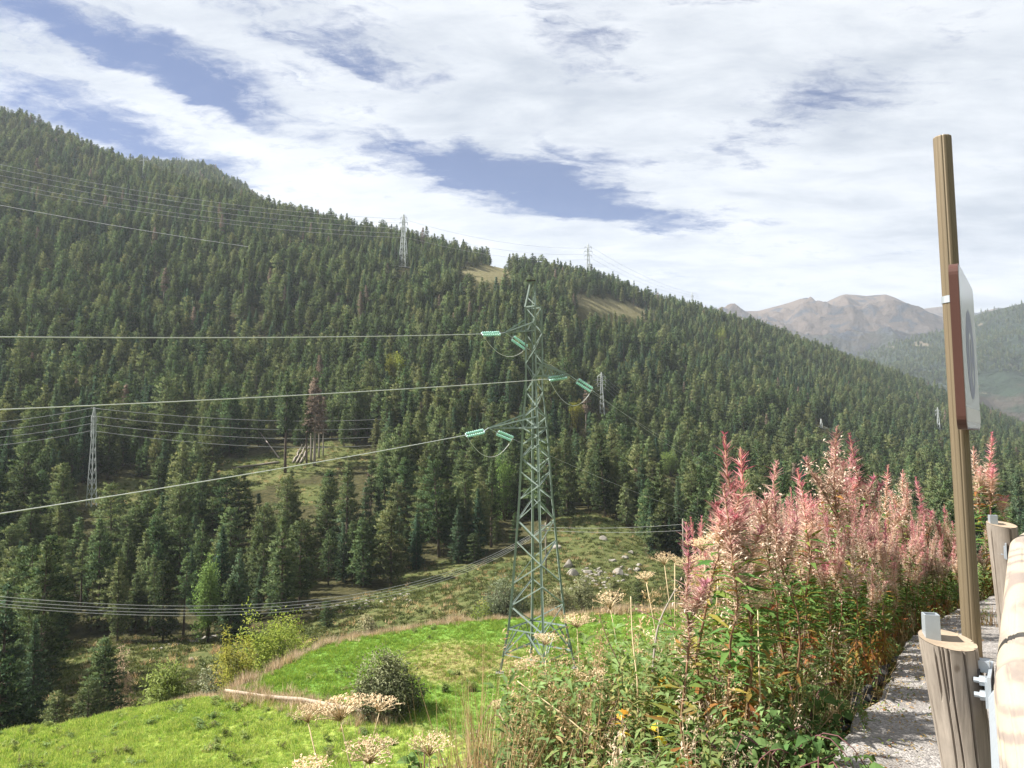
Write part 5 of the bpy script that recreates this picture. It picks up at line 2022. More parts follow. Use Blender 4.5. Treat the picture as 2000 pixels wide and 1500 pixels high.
# ------------------------------------------------------------------ guard rail, posts, sign
def guard_post(px_c, py_top, depth, r_top, r_bot, lean, label, tube_h, wbot):
    top = at(px_c, py_top, depth)
    u, v = uv(top[0], top[1])
    zb = SLOPE * u - EYE
    H = top[2] - zb
    o = empty('guard_rail_post', (top[0], top[1], zb), label, 'post', 'guard rail posts')
    n, m_ = 120, 30
    V, F = [], []
    cr_ = np.random.default_rng(int(depth * 100))
    cracks = [(int(cr_.integers(60, 118)) if q < 9 else int(cr_.integers(0, 120)), cr_.uniform(0, 0.75), cr_.uniform(0.2, 0.7), cr_.uniform(3, 8), cr_.uniform(0.006, 0.016))
              for q in range(14)]
    cracks += [(86, 0.3, 1.0, 5, 0.018), (100, 0.15, 1.0, 4, 0.014)]
    ctx, cty = -top[0] / math.hypot(top[0], top[1]), -top[1] / math.hypot(top[0], top[1])
    for i in range(m_ + 1):
        t_ = i / m_
        r = r_bot + (r_top - r_bot) * t_
        for k in range(n):
            a = 2 * math.pi * k / n + 0.22 * t_ + 0.02 * math.sin(t_ * 9 + k * 0.3)
            w = 1 + 0.035 * float(vnoise(np.float64(math.cos(a) * 1.7 + 5), np.float64(math.sin(a) * 1.7 + t_ * 1.2), 3)) \
                + 0.02 * float(vnoise(np.float64(a * 5), np.float64(t_ * 3), 8))
            for (ck, c0, cl, sl_, dp_) in cracks:
                if c0 <= t_ <= c0 + cl and k == ck:
                    w -= 0.8 * dp_ / r * min(1, (t_ - c0) / 0.08 + 0.2, (c0 + cl - t_) / 0.08 + 0.2)
            z = H * t_
            if i == m_:
                z += (-0.16 * math.cos(a) - 0.20 * (math.cos(a) * ctx + math.sin(a) * cty)) * r
            V.append(((1 - t_) * lean[0] + r * w * math.cos(a), (1 - t_) * lean[1] + r * w * math.sin(a), z))
    for i in range(m_):
        for k in range(n):
            k2 = (k + 1) % n
            F.append((i * n + k, i * n + k2, (i + 1) * n + k2, (i + 1) * n + k))
    link('timber', mesh('timber', V, F, [M_POST], None, None, False), o)
    # sawn top with a slot behind, separate flat end grain a little proud of the ring
    V2 = [V[m_ * n + k] for k in range(n)]
    c = np.mean(np.array(V2), 0)
    Vt = [tuple(np.array(q) + [0, 0, 0.002]) for q in V2] + [tuple(c + (np.array(q) - c) * 0.55 + [0, 0, -0.004]) for q in V2] + [tuple(c + [0, 0, -0.006])]
    Ft = [(k, (k + 1) % n, n + (k + 1) % n, n + k) for k in range(n)] + [(n + k, n + (k + 1) % n, 2 * n) for k in range(n)]
    link('sawn_top', mesh('sawn_top', Vt, Ft, [plain('sawn end grain', (0.30, 0.235, 0.17), 0.85, var=0.35, scale=25)]), o)
    # galvanised channel standing in the post
    cx, cy = -r_top * 0.44, r_top * 0.30
    w, th = 0.058, 0.006
    yaw = -0.25
    R = np.array([[math.cos(yaw), -math.sin(yaw), 0], [math.sin(yaw), math.cos(yaw), 0], [0, 0, 1]])
    b = MB()
    hh = 0.14 + tube_h
    zc = H - 0.10 + hh / 2
    for (dx, dy, sx, sy) in ((0, -w * .42, w, th), (0, w * .42, w, th), (-w / 2 + th / 2, 0, th, w * .84 - th), (w / 2 - th / 2, 0, th, w * .84 - th)):
        off = R @ np.array([dx, dy, 0])
        b.box((cx + off[0], cy + off[1], zc), (sx, sy, hh), R)
    link('steel_tube', b.mesh('steel_tube', [M_GALV]), o)
    return o, np.array([top[0], top[1], zb]), H, u, v


G1, G1P, G1H, g1u, g1v = guard_post(1850, 1250, 3.15, 0.108, 0.092, (0.10, 0.0), 'near weathered guard rail post with steel tube in its top', 0.062, 0)
G2, G2P, G2H, g2u, g2v = guard_post(1956, 1024, 6.35, 0.112, 0.105, (0.07, 0.0), 'farther grey guard rail post beyond the sign post', 0.035, 0)
RAIL_W, RAIL_V, RAIL_R = 0.80, 0.035, 0.105


def rail_log(u0, v0, w0, u1, v1, w1, r, label, y0=0.0):
    a, b = road(u0, v0, w0), road(u1, v1, w1)
    d = Vector(b - a)
    n, m_ = 120, 40
    L = d.length
    cr_ = np.random.default_rng(int(L * 100))
    cracks = [(int(cr_.integers(5, 60)), cr_.uniform(0, 0.8), cr_.uniform(0.08, 0.3), cr_.uniform(-4, 4), cr_.uniform(0.004, 0.010)) for q in range(22)]
    V, F = [], []
    for i in range(m_ + 1):
        y = L * i / m_
        rr_ = r * (1 + 0.012 * float(vnoise(np.float64((y + y0) * 1.1), np.float64(2.0), 12)))
        if i in (0, m_):
            rr_ *= 0.998
        for k in range(n):
            an = 2 * math.pi * k / n
            w = 1 + 0.012 * float(vnoise(np.float64(math.cos(an) * 2 + 9), np.float64(math.sin(an) * 2 + y + y0), 13))
            for (ck, c0, cl, sl_, dp_) in cracks:
                if c0 <= i / m_ <= c0 + cl and k == ck:
                    w -= dp_ / r
            V.append((rr_ * w * math.cos(an), y, rr_ * w * math.sin(an)))
    for i in range(m_):
        for k in range(n):
            k2 = (k + 1) % n
            F.append((i * n + k, (i + 1) * n + k, (i + 1) * n + k2, i * n + k2))
    nb = len(V)
    V += [V[k] for k in range(n)] + [V[m_ * n + k] for k in range(n)]
    F.append(tuple(nb + k for k in range(n)))
    F.append(tuple(nb + n + k for k in reversed(range(n))))
    o = link('rail_log', mesh('rail_log', V, F, [M_RAIL], None, None, True), label=label, cat='rail log', group='guard rail logs', loc=tuple(a))
    o.rotation_mode = 'QUATERNION'
    y_ = d.normalized()
    x_ = y_.cross(Vector((0, 0, 1))).normalized()
    z_ = x_.cross(y_)
    o.rotation_quaternion = Matrix((x_, y_, z_)).transposed().to_quaternion()
    return o


JU = g1u - 0.12
rail_log(JU - 0.03, RAIL_V, RAIL_W + 0.0055, g2u - 0.1, RAIL_V - 0.01, RAIL_W - 0.26, RAIL_R - 0.0003, 'pale grained guard rail log between the two posts', 3.98)
rail_log(g2u - 0.094, RAIL_V - 0.01, RAIL_W - 0.26, g2u + 4.0, RAIL_V - 0.05, RAIL_W - 0.40, RAIL_R, 'guard rail log running on beyond the farther post')
rail_log(JU - 4.0, RAIL_V - 0.17, RAIL_W + 0.02, JU + 0.02, RAIL_V + 0.001, RAIL_W - 0.001, RAIL_R, 'nearest pale guard rail log at the right frame corner')


def bracket(P, H, u, v, label, RAIL_W=RAIL_W):
    """steel plate, tongue and bolts joining a post to the rail"""
    o = empty('rail_bracket', tuple(road(u - 0.02, RAIL_V, RAIL_W)), label, 'bracket', 'steel brackets joining rail and posts')
    X = np.array([*(-nl), 0])      # to the road side
    Yv = np.array([*dh, SLOPE])
    Yv = Yv / np.linalg.norm(Yv)
    Zv = np.cross(X, Yv)
    R = np.stack([X, Yv, Zv], 1)

    def part(name, c, sz, mat=M_GALV):
        b = MB()
        b.box(R @ np.array(c), sz, R)
        return link(name, b.mesh(name, [mat]), o)
    q = -(RAIL_R + 0.004)
    part('back_plate', (q - 0.008, 0.0, -0.02), (0.012, 0.34, 0.13))
    part('cover_plate', (q - 0.019, -0.03, -0.03), (0.010, 0.22, 0.10))
    gap = (v - 0.108) - RAIL_V + q
    part('tongue', (q - 0.025 - max(gap, 0.03) / 2, 0.03, 0.05), (max(gap, 0.03) + 0.03, 0.07, 0.045))
    part('tongue_hole', (q - 0.03 - max(gap, 0.03) / 2, 0.0, 0.03), (0.022, 0.05, 0.022), M_DARKSTEEL)
    for (yy, zz) in ((-0.05, 0.005), (-0.06, -0.05), (0.06, -0.045)):
        b = MB()
        c0 = R @ np.array([q - 0.024, yy, zz])
        c1 = R @ np.array([q - 0.046, yy, zz])
        c2 = R @ np.array([q - 0.066, yy, zz])
        b.tube(np.stack([c0, c1]), 0.020, 6)
        b.tube(np.stack([c1, c2]), 0.011, 8)
        link('bolt', b.mesh('bolt', [M_GALV]), o)
    return o


bracket(G1P, G1H, g1u, g1v, 'galvanised bolted bracket holding the rail at the near post')
bracket(G2P, G2H, g2u, g2v, 'galvanised bracket holding the rail at the farther post', RAIL_W - 0.26)


def steel_strip():
    """galvanised sheet beam behind and below the nearest log"""
    a, b = road(JU - 3.9, RAIL_V - 0.06, RAIL_W + 0.12), road(JU - 0.06, RAIL_V + 0.105, RAIL_W + 0.09)
    V, F = [], []
    prof = [(0.0, 0.09), (0.018, 0.06), (0.018, -0.06), (0.0, -0.10), (-0.005, -0.10), (0.012, -0.06), (0.012, 0.06), (-0.005, 0.09)]
    for p in (a, b):
        for (q, zz) in prof:
            V.append(p - a + np.array([nl[0] * q, nl[1] * q, zz]))
    n = len(prof)
    for k in range(n):
        k2 = (k + 1) % n
        F.append((k, k2, n + k2, n + k))
    F.append(tuple(range(n))[::-1])
    F.append(tuple(n + k for k in range(n)))
    link('steel_rail_backing', mesh('steel_rail_backing', V, F, [M_GALV]), label='galvanised steel backing strip beside the nearest rail log', cat='steel strip', loc=tuple(a))


steel_strip()


def bronze_mat():
    m, t, out = mat_new('bronze anodised post')
    tc = t.add('ShaderNodeTexCoord')
    mp = t.add('ShaderNodeMapping')
    t.l.new(tc.outputs['Object'], mp.inputs[0])
    mp.inputs['Scale'].default_value = (1, 1, 0.03)
    n = t.noise(mp.outputs[0], 60, 5, 0.6).outputs[0]
    n2 = t.noise(tc.outputs['Object'], 45, 5, 0.8).outputs[0]
    c = t.ramp(n, [(0.4, (0.175, 0.136, 0.086)), (0.6, (0.20, 0.156, 0.10))])
    c = t.mixc(t.smooth(n2, 0.70, 0.74), c, (0.6, 0.58, 0.52))
    p = t.add('ShaderNodeBsdfPrincipled')
    t.l.new(c, p.inputs['Base Color'])
    p.inputs['Roughness'].default_value = 0.5
    p.inputs['Metallic'].default_value = 0.35
    t.l.new(p.outputs[0], out.inputs[0])
    return m


def sign():
    dep = 3.50
    top = at(1840, 268, dep)
    bx, by = top[0], top[1]
    u, v = uv(bx, by)
    zb = SLOPE * u - EYE
    H = top[2] - zb
    o = empty('sign_post', (bx, by, zb), 'tall bronze fluted post rising above the guard rail', 'post')
    n = 48
    V, F = [], []
    lean = np.array([0.012, 0, 0])
    for i, z in enumerate((0, H - 0.004, H)):
        for k in range(n):
            a = 2 * math.pi * k / n
            r = 0.0385 - (0.0022 if k % 4 == 0 else 0.0)
            if i == 2:
                r -= 0.002
            V.append((r * math.cos(a) + lean[0] * (1 - z / H), r * math.sin(a), z))
    for i in range(2):
        for k in range(n):
            k2 = (k + 1) % n
            F.append((i * n + k, i * n + k2, (i + 1) * n + k2, (i + 1) * n + k))
    F.append(tuple(2 * n + k for k in range(n)))
    link('tube', mesh('tube', V, F, [bronze_mat()]), o)
    # the panel hangs on the road side of the post, nearly parallel to the road
    yaw = math.atan2(dh[1], dh[0]) - math.radians(1.5)
    Yv = np.array([math.cos(yaw), math.sin(yaw), 0])          # along the panel, away
    X = np.array([Yv[1], -Yv[0], 0])                          # out of its face, to the road
    Zv = np.array([0, 0, 1.0])
    back = np.array([bx, by, 0]) + X * 0.052
    T = 0.034
    front = back + X * T

    def hit(px, py):
        r = ray(px, py)
        t_ = (front @ X) / (r @ X)
        p = r * t_
        return (p - front) @ Yv, p[2]
    y0, zt = hit(1871, 510)
    _, zl = hit(1886, 838)
    y1, _ = hit(1916, 836)
    Wd, Hd = y1 - y0, zt - zl
    yc, zc = (y0 + y1) / 2, (zt + zl) / 2
    print('sign panel', Wd, Hd, yc, zc)
    c = back + Yv * yc + Zv * zc
    so = empty('road_sign', tuple(c), 'brown backed sign panel with dark round pictogram seen edge-on', 'sign')

    def rrect(w, h, r, n_=6):
        pts = []
        for (sx, sy, a0) in ((1, 1, 0), (-1, 1, 90), (-1, -1, 180), (1, -1, 270)):
            for k in range(n_ + 1):
                a = math.radians(a0 + 90 * k / n_)
                pts.append((sx * (w / 2 - r) + r * math.cos(a), sy * (h / 2 - r) + r * math.sin(a)))
        return pts

    def loc(y, z, x):
        return tuple(Yv * y + Zv * z + X * x)

    def extr(name, poly, x0, x1, mat, par=so):
        k = len(poly)
        V = [loc(a, b, x0) for a, b in poly] + [loc(a, b, x1) for a, b in poly]
        F = [tuple(range(k)), tuple(reversed(range(k, 2 * k)))] + [(i, k + i, k + (i + 1) % k, (i + 1) % k) for i in range(k)]
        me = mesh(name, V, F, [mat])
        bm = bmesh.new()
        bm.from_mesh(me)
        bmesh.ops.recalc_face_normals(bm, faces=bm.faces[:])
        bm.to_mesh(me)
        bm.free()
        return link(name, me, par)
    brown = plain('brown lacquer', (0.075, 0.034, 0.026), 0.4, var=0.1)
    white = plain('sign face film', (0.62, 0.63, 0.61), 0.22, var=0.04, spec=0.5)
    slate = plain('slate print', (0.10, 0.105, 0.15), 0.35, var=0.05)
    cream = plain('cream print', (0.62, 0.60, 0.52), 0.3, var=0.04)
    extr('frame', rrect(Wd, Hd, 0.05), 0.0, T - 0.002, brown)
    extr('face', rrect(Wd - 0.012, Hd - 0.012, 0.046), T - 0.0018, T, white)
    # printed round pictogram: dark disc with an arch and a winding stroke left pale
    R0, cz = min(Wd * 0.36, Hd * 0.29), -0.01
    disc = [(R0 * math.cos(2 * math.pi * k / 40), cz + R0 * 1.0 * math.sin(2 * math.pi * k / 40)) for k in range(40)]
    extr('pictogram', disc, T, T + 0.0008, slate)
    arch = [(-0.5, -0.55), (-0.38, -0.55), (-0.36, 0.10), (-0.22, 0.32), (0.0, 0.36), (0.14, 0.22), (0.16, -0.05), (0.28, -0.05), (0.26, 0.30), (0.06, 0.50),
            (-0.26, 0.46), (-0.46, 0.18)]
    extr('pictogram_arch', [(a * R0, cz + b * R0) for a, b in arch], T + 0.0012, T + 0.0018, white)
    zig = [(-0.05, -0.20), (0.06, -0.18), (0.20, -0.52), (0.46, -0.22), (0.56, -0.28), (0.22, -0.72), (0.10, -0.70)]
    extr('pictogram_stroke', [(a * R0, cz + b * R0) for a, b in zig], T + 0.0012, T + 0.0018, white)
    extr('lower_band', [(-Wd / 2 + 0.012, -Hd / 2 + 0.03), (Wd / 2 - 0.012, -Hd / 2 + 0.03), (Wd / 2 - 0.012, -Hd / 2 + 0.085), (-Wd / 2 + 0.012, -Hd / 2 + 0.085)],
         T + 0.0004, T + 0.001, cream)
    # band clamps round the post
    for row in (590,):
        b = MB()
        zz = at(1848, row, dep)[2] - zb
        b.tube(np.array([[lean[0] * (1 - zz / H), 0, zz - 0.016], [lean[0] * (1 - zz / H), 0, zz + 0.016]]), 0.0415, 24)
        q = R_of(X, Yv) @ np.array([0.045, 0.0, 0])
        b.box((q[0], q[1], zz), (0.03, 0.05, 0.03), R_of(X, Yv))
        link('band_clamp', b.mesh('band_clamp', [M_GALV]), o)


def R_of(X, Y):
    return np.stack([X, Y, np.cross(X, Y)], 1)


sign()


# ------------------------------------------------------------------ roadside plants
def fireweed(seed, H=1.8, ripe=0.5, tops=1.0):
    """stem, leaves and seed spike of a rosebay plant gone to seed"""
    r = np.random.default_rng(seed)
    n = 9
    t_ = np.linspace(0, 1, n)
    bend = np.cumsum(r.normal(0, 0.022, (n, 2)), 0)
    bend -= bend[0]
    ax = np.stack([bend[:, 0], bend[:, 1], t_ * H], 1)

    def on(f):
        return np.stack([np.interp(f, t_, ax[:, j]) for j in range(3)], -1)
    st = MB()
    st.tube(ax, 0.0062 * (1 - 0.75 * t_) + 0.001, 4)
    leafs, pods, fluff = [], [], []
    # stem leaves, the low ones withered and hanging
    m_ = 92
    f = np.sort(r.uniform(0.08, 0.74, m_))
    a = np.arange(m_) * 2.4 + r.normal(0, 0.25, m_)
    C = on(f)
    D = np.stack([np.cos(a), np.sin(a), np.where(f < 0.33, -0.7, 0.35) + r.normal(0, 0.28, m_)], 1)
    L = r.uniform(0.085, 0.15, m_) * np.clip(1.25 - 0.55 * f, 0.6, 1.2)
    V, F = leaves(C, D, L, L * 0.19, seed, droop=0.22)
    T = np.clip(np.where(f < 0.33, r.uniform(0.0, 0.35, m_), r.uniform(0.42, 0.95, m_)) - np.where(r.random(m_) < 0.13, 0.4, 0), 0.02, 0.98)
    leafs.append((V, F, np.repeat(T, 4)))
    # seed spike: thin pods, pink above, split and cream with fluff below
    branches = [(1.0, on, 0.56)]
    ns = int(r.integers(1, 4))
    for q in range(ns):
        b0 = float(r.uniform(0.55, 0.68))
        an = r.uniform(0, 6.28)
        p0 = on(np.array([b0]))[0]
        LL = H * r.uniform(0.14, 0.26)
        dv = np.array([math.cos(an) * 0.32, math.sin(an) * 0.32, 1.0])
        dv /= np.linalg.norm(dv)
        st.tube(np.stack([p0, p0 + dv * LL]), [0.003, 0.001], 3)
        branches.append((0.6, (lambda f_, p0=p0, dv=dv, LL=LL: p0 + dv * LL * np.asarray(f_)[:, None]), 0.25))
    for (wt, fn, lo) in branches:
        m2 = int(185 * wt)
        f = np.sort(r.uniform(lo, 1.0, m2))
        rel = (f - lo) / (1 - lo)
        a = np.arange(m2) * 2.4 + r.normal(0, 0.8, m2)
        up = 0.6 + 0.8 * rel + r.normal(0, 0.42, m2)
        D = np.stack([np.cos(a), np.sin(a), up], 1)
        L = np.where(rel > 0.93, 0.03, 0.072) * r.uniform(0.7, 1.15, m2) * (1.1 - 0.35 * rel)
        V, F = tris(fn(f), D, L, 0.0068, seed + 1)
        # three-dimensional pod: a second blade turned a quarter
        V2, F2 = tris(fn(f), D, L, 0.0068, seed + 2)
        T = np.clip((rel - ripe) * 1.15 + 0.30 + r.normal(0, 0.18, m2), 0.0, 1)
        pods += [(V, F, T), (V2, F2, T)]
        # fluff and curled husks in the lower, ripe part
        m3 = int(80 * wt * tops)
        f3 = r.uniform(lo, lo + (1 - lo) * np.clip(ripe + 0.15, 0.2, 0.9), m3)
        a3 = r.uniform(0, 6.28, m3)
        c3 = fn(f3) + np.stack([np.cos(a3), np.sin(a3), r.normal(0.2, 0.4, m3)], 1) * r.uniform(0.01, 0.05, (m3, 1))
        V, F = leaves(c3, r.normal(size=(m3, 3)) + [0, 0, 0.2], r.uniform(0.015, 0.034, m3), 0.008, seed + 3, droop=0.4)
        fluff.append((V, F, np.repeat(r.uniform(0, 1, m3), 4)))
    lv, lf, lt = cat(*leafs)
    pv, pf, pt = cat(*pods)
    fv, ff, ft = cat(*fluff)
    return (st.mesh('stem', [M_FWSTEM], True), mesh('leaves', lv, lf, [M_FWLEAF], None, {'tint': ('FACE', lt)}),
            mesh('seed_pods', pv, pf, [M_FWPOD], None, {'tint': ('FACE', pt)}), mesh('seed_fluff', fv, ff, [M_FLUFF], None, {'tint': ('FACE', ft)}))


FW = [fireweed(400 + k, 1.8, ripe, tp) for k, (ripe, tp) in enumerate([(0.48, 1.0), (0.62, 1.3), (0.74, 1.6), (0.55, 1.0), (0.85, 1.9), (0.42, 0.8), (0.66, 1.3), (0.92, 1.9)])]


def add_fireweed(x, y, top_z, k, label, group, tilt=0.05, wf=1.0):
    z = float(gz(np.float64(x), np.float64(y)))
    H = max(top_z - z, 0.5)
    o = empty('fireweed_plant', (x, y, z), label, 'wildflower', group)
    s = H / 1.8
    o.scale = (max(s, 0.95) * wf, max(s, 0.95) * wf, s)
    o.rotation_euler = (rng.normal(0, tilt), rng.normal(0, tilt), rng.uniform(0, 6.28))
    st, lv, pd, fl = FW[k]
    link('stem', st, o)
    for nm, me in (('leaves', lv), ('seed_pods', pd), ('seed_fluff', fl)):
        link(nm, me, o)['kind'] = 'stuff'
    return o


TALL = [(1384, 872, 1.75, 5, 'leftmost tall pink spike, leaning right'), (1434, 846, 1.65, 0, 'second tall pink spike from the left, with dense tip'),
        (1457, 925, 1.5, 3, 'shorter pink spike right of the second tall one'), (1500, 902, 1.6, 1, 'bright pink tipped spike left of the middle'),
        (1540, 948, 1.45, 3, 'pale pink spike just right of the bright pink tip'), (1566, 915, 1.55, 1, 'dark pink spike left of the white fluffy column'),
        (1589, 832, 1.75, 4, 'tallest fluffy white column with pink tip'), (1622, 862, 1.7, 6, 'pink spike right of the tallest white column'),
        (1655, 848, 1.75, 0, 'curved magenta tip right of the middle'), (1636, 856, 1.9, 5, 'pink tip leaning beside the curved magenta tip'),
        (1674, 888, 1.5, 1, 'pink and cream spike below the curved magenta tip'), (1726, 908, 1.6, 6, 'lone thin pink spike left of the sign post'),
        (1778, 918, 1.5, 4, 'fluffy cream spike near the sign post'), (1803, 932, 1.45, 0, 'pink topped cream spike beside the sign post'),
        (1758, 942, 1.6, 6, 'small pink tip between the cream spikes'), (1940, 845, 1.6, 0, 'tall magenta spike right of the sign post'),
        (1926, 872, 1.7, 4, 'fluffy cream twin of the magenta spike right of the sign post'), (1962, 928, 1.5, 5, 'short pink spike above the farther rail post'),
        (1348, 1022, 1.6, 5, 'small crimson tip above the pale hogweed head'), (1408, 945, 1.6, 1, 'pink spike in the gap between the two leftmost')]
for (px, py, v, k, lab) in TALL:
    r = ray(px, py)
    t_ = v / (r[0] * nl[0] + r[1] * nl[1])
    t_ = min(t_, 11.0)
    p = r * t_
    add_fireweed(p[0], p[1], p[2], k, lab, 'tall fireweed spikes on the bank', 0.03, 1.55)


SHORT = {1384: 'leftmost tall spike', 1434: 'second tall spike', 1457: 'short spike by the second one', 1500: 'bright pink tip', 1540: 'pale spike left of the middle',
         1566: 'dark pink spike', 1589: 'tallest white column', 1622: 'spike beside the white column', 1655: 'curved magenta tip', 1636: 'leaning pink tip',
         1674: 'pink and cream spike', 1726: 'lone thin spike', 1778: 'cream spike by the post', 1803: 'spike touching the sign post', 1758: 'small tip between spikes',
         1940: 'magenta spike right of the post', 1926: 'fluffy twin right of the post', 1962: 'spike above the farther post', 1348: 'small crimson tip',
         1408: 'spike in the left gap'}


def fw_fill():
    made = 0
    zones = {'left': 'fireweed stem at the left edge of the pink clump', 'mid': 'fireweed stem in the middle of the pink clump',
             'right': 'fireweed stem of the pink clump close to the sign post', 'far': 'fireweed stem beyond the sign post by the guard rail',
             'low': 'low leafy fireweed at the shoulder edge of the pink clump'}
    tries = 0
    while made < 275 and tries < 6000:
        tries += 1
        u = rng.uniform(3.6, 13.5)
        v = rng.uniform(1.12, 3.3)
        x, y = dh * u + nl * (v + voff(u))
        z = float(gz(np.float64(x), np.float64(y)))
        px, py, d = proj(np.array([x, y, z + 1.0]))
        if px < 1385 + 22 * rng.normal() or px > 2060:
            continue
        if px < 1420 and rng.random() < 0.35:
            continue
        # crown line of the clump, seen in the photograph
        line = np.interp(px, [1340, 1400, 1480, 1560, 1640, 1700, 1780, 1850, 1920, 2000], [1060, 985, 965, 955, 930, 950, 985, 985, 950, 950])
        top_row = line + abs(rng.normal(0, 55)) + (40 if v < 1.5 else 0) + rng.uniform(-18, 25)
        r = ray(px, top_row)
        topz = r[2] * (y / r[1])
        H = topz - z
        if u < 6.6 and v < 1.7:
            continue
        if H > 2.25 or H < 0.75:
            H = np.clip(H, 0.9, 2.1)
            if H > 2.0 and rng.random() < 0.6:
                continue
        kv = int(rng.integers(0, 8))
        tx = float(proj(np.array([x, y, z + H]))[0])
        nb_ = min(TALL, key=lambda q: abs(q[0] - tx))
        look = ['slim pink-tipped', 'pink and cream', 'cream fluffy', 'rosy', 'pale woolly', 'leafy pink-topped', 'soft pink', 'whitish seeded'][kv]
        hgt = 'short' if H < 1.2 else ('tall' if H > 1.7 else 'medium')
        rel = 'in front of' if v < 1.7 else ('just behind' if v < 2.4 else 'far behind')
        lab_ = '%s %s fireweed %s the %s' % (hgt, look, rel, SHORT[nb_[0]])
        zn = 'far' if px > 1880 else ('right' if px > 1700 else ('mid' if px > 1500 else 'left'))
        if v < 1.5 and H < 1.35:
            zn = 'low'
        add_fireweed(x, y, z + H, kv, lab_, 'fireweeds of the pink clump on the bank', 0.06)
        made += 1
    print('fireweed', made)


fw_fill()


def hogweed_umbel(seed, R, rays=22, cup=0.6, openn=1.0):
    """a dried umbel: rays curving up from one node, each with its little head of seeds"""
    r = np.random.default_rng(seed)
    b = MB()
    hv, hf, ht = [], [], []
    n = 0
    parts = []
    for k in range(rays):
        q = math.sqrt((k + 0.5) / rays) * openn
        a = k * 2.4 + r.normal(0, 0.15)
        ex = R * q
        end = np.array([math.cos(a) * ex, math.sin(a) * ex, R * cup * (1.05 - 0.35 * q * q) + r.normal(0, 0.04 * R)])
        mid = end * [0.42, 0.42, 0.60]
        b.tube(np.stack([[0, 0, 0], mid, end]), [0.0026, 0.0022, 0.0016], 3)
        m_ = 9
        c = end + r.normal(0, 1, (m_, 3)) * [0.15 * R, 0.15 * R, 0.06 * R] + [0, 0, 0.08 * R]
        for cc in c[:7]:
            b.tube(np.stack([end, cc]), 0.0009, 3, 0, False)
        V, F = leaves(c, r.normal(size=(m_, 3)) + [0, 0, 0.6], r.uniform(0.008, 0.013, m_), 0.007, seed * 50 + k, droop=0.1)
        parts.append((V, F, np.repeat(np.clip(r.normal(0.55, 0.2, m_), 0, 1), 4)))
    V, F, T = cat(*parts)
    return b.mesh('rays', [M_STRAW], True), mesh('seed_heads', V, F, [M_UMBEL], None, {'tint': ('FACE', T)})


UMB = [hogweed_umbel(500 + k, 0.095, rays, cup) for k, (rays, cup) in enumerate([(22, 0.75), (19, 0.9), (26, 0.6), (17, 1.1)])]


def hogweed(base, heads, label, stem_r=0.008, group='dry hogweeds on the bank'):
    """base point on the bank; heads = list of (point, radius, variant)"""
    base = np.asarray(base, float)
    o = empty('dry_hogweed', tuple(base), label, 'dry plant', group)
    pts = np.array([h[0] for h in heads])
    fork = base + (pts.mean(0) - base) * 0.62
    m_ = MB()
    if len(heads) == 1:
        p = pts[0] - base
        bend = rng.normal(0, 0.02, 3)
        m_.tube(np.stack([[0, 0, -0.05], p * 0.35 + bend, p * 0.7 + bend * 0.5, p]), [stem_r, stem_r * 0.85, stem_r * 0.6, stem_r * 0.4], 6)
    else:
        m_.tube(np.stack([[0, 0, -0.05], (fork - base) * 0.5, fork - base]), [stem_r, stem_r * 0.9, stem_r * 0.7], 6)
        for p in pts:
            q = p - base
            f0 = fork - base
            m_.tube(np.stack([f0, f0 + (q - f0) * 0.5 + [0, 0, -0.03], q]), [stem_r * 0.6, stem_r * 0.5, stem_r * 0.35], 5)
    link('stem', m_.mesh('stem', [M_STRAW], True), o)
    for (p, R, k) in heads:
        ry, hd = UMB[k % len(UMB)]
        s = R / 0.095
        d_ = Vector(np.asarray(p) - fork if len(heads) > 1 else np.asarray(p) - base).normalized()
        d_ = (d_ + Vector((0, 0, 0.9))).normalized()
        um = bpy.data.objects.new('umbel', None)
        COL.objects.link(um)
        um.parent = o
        um.location = Vector(np.asarray(p) - base)
        um.rotation_mode = 'QUATERNION'
        um.rotation_quaternion = d_.to_track_quat('Z', 'Y') @ Euler((0, 0, rng.uniform(0, 6))).to_quaternion()
        um.scale = (s,) * 3
        link('rays', ry, um)
        link('seed_heads', hd, um)['kind'] = 'stuff'
    return o


def bank_under(p, dx=0.0, dy=0.0):
    x, y = p[0] + dx, p[1] + dy
    return np.array([x, y, float(gz(np.float64(x), np.float64(y)))])


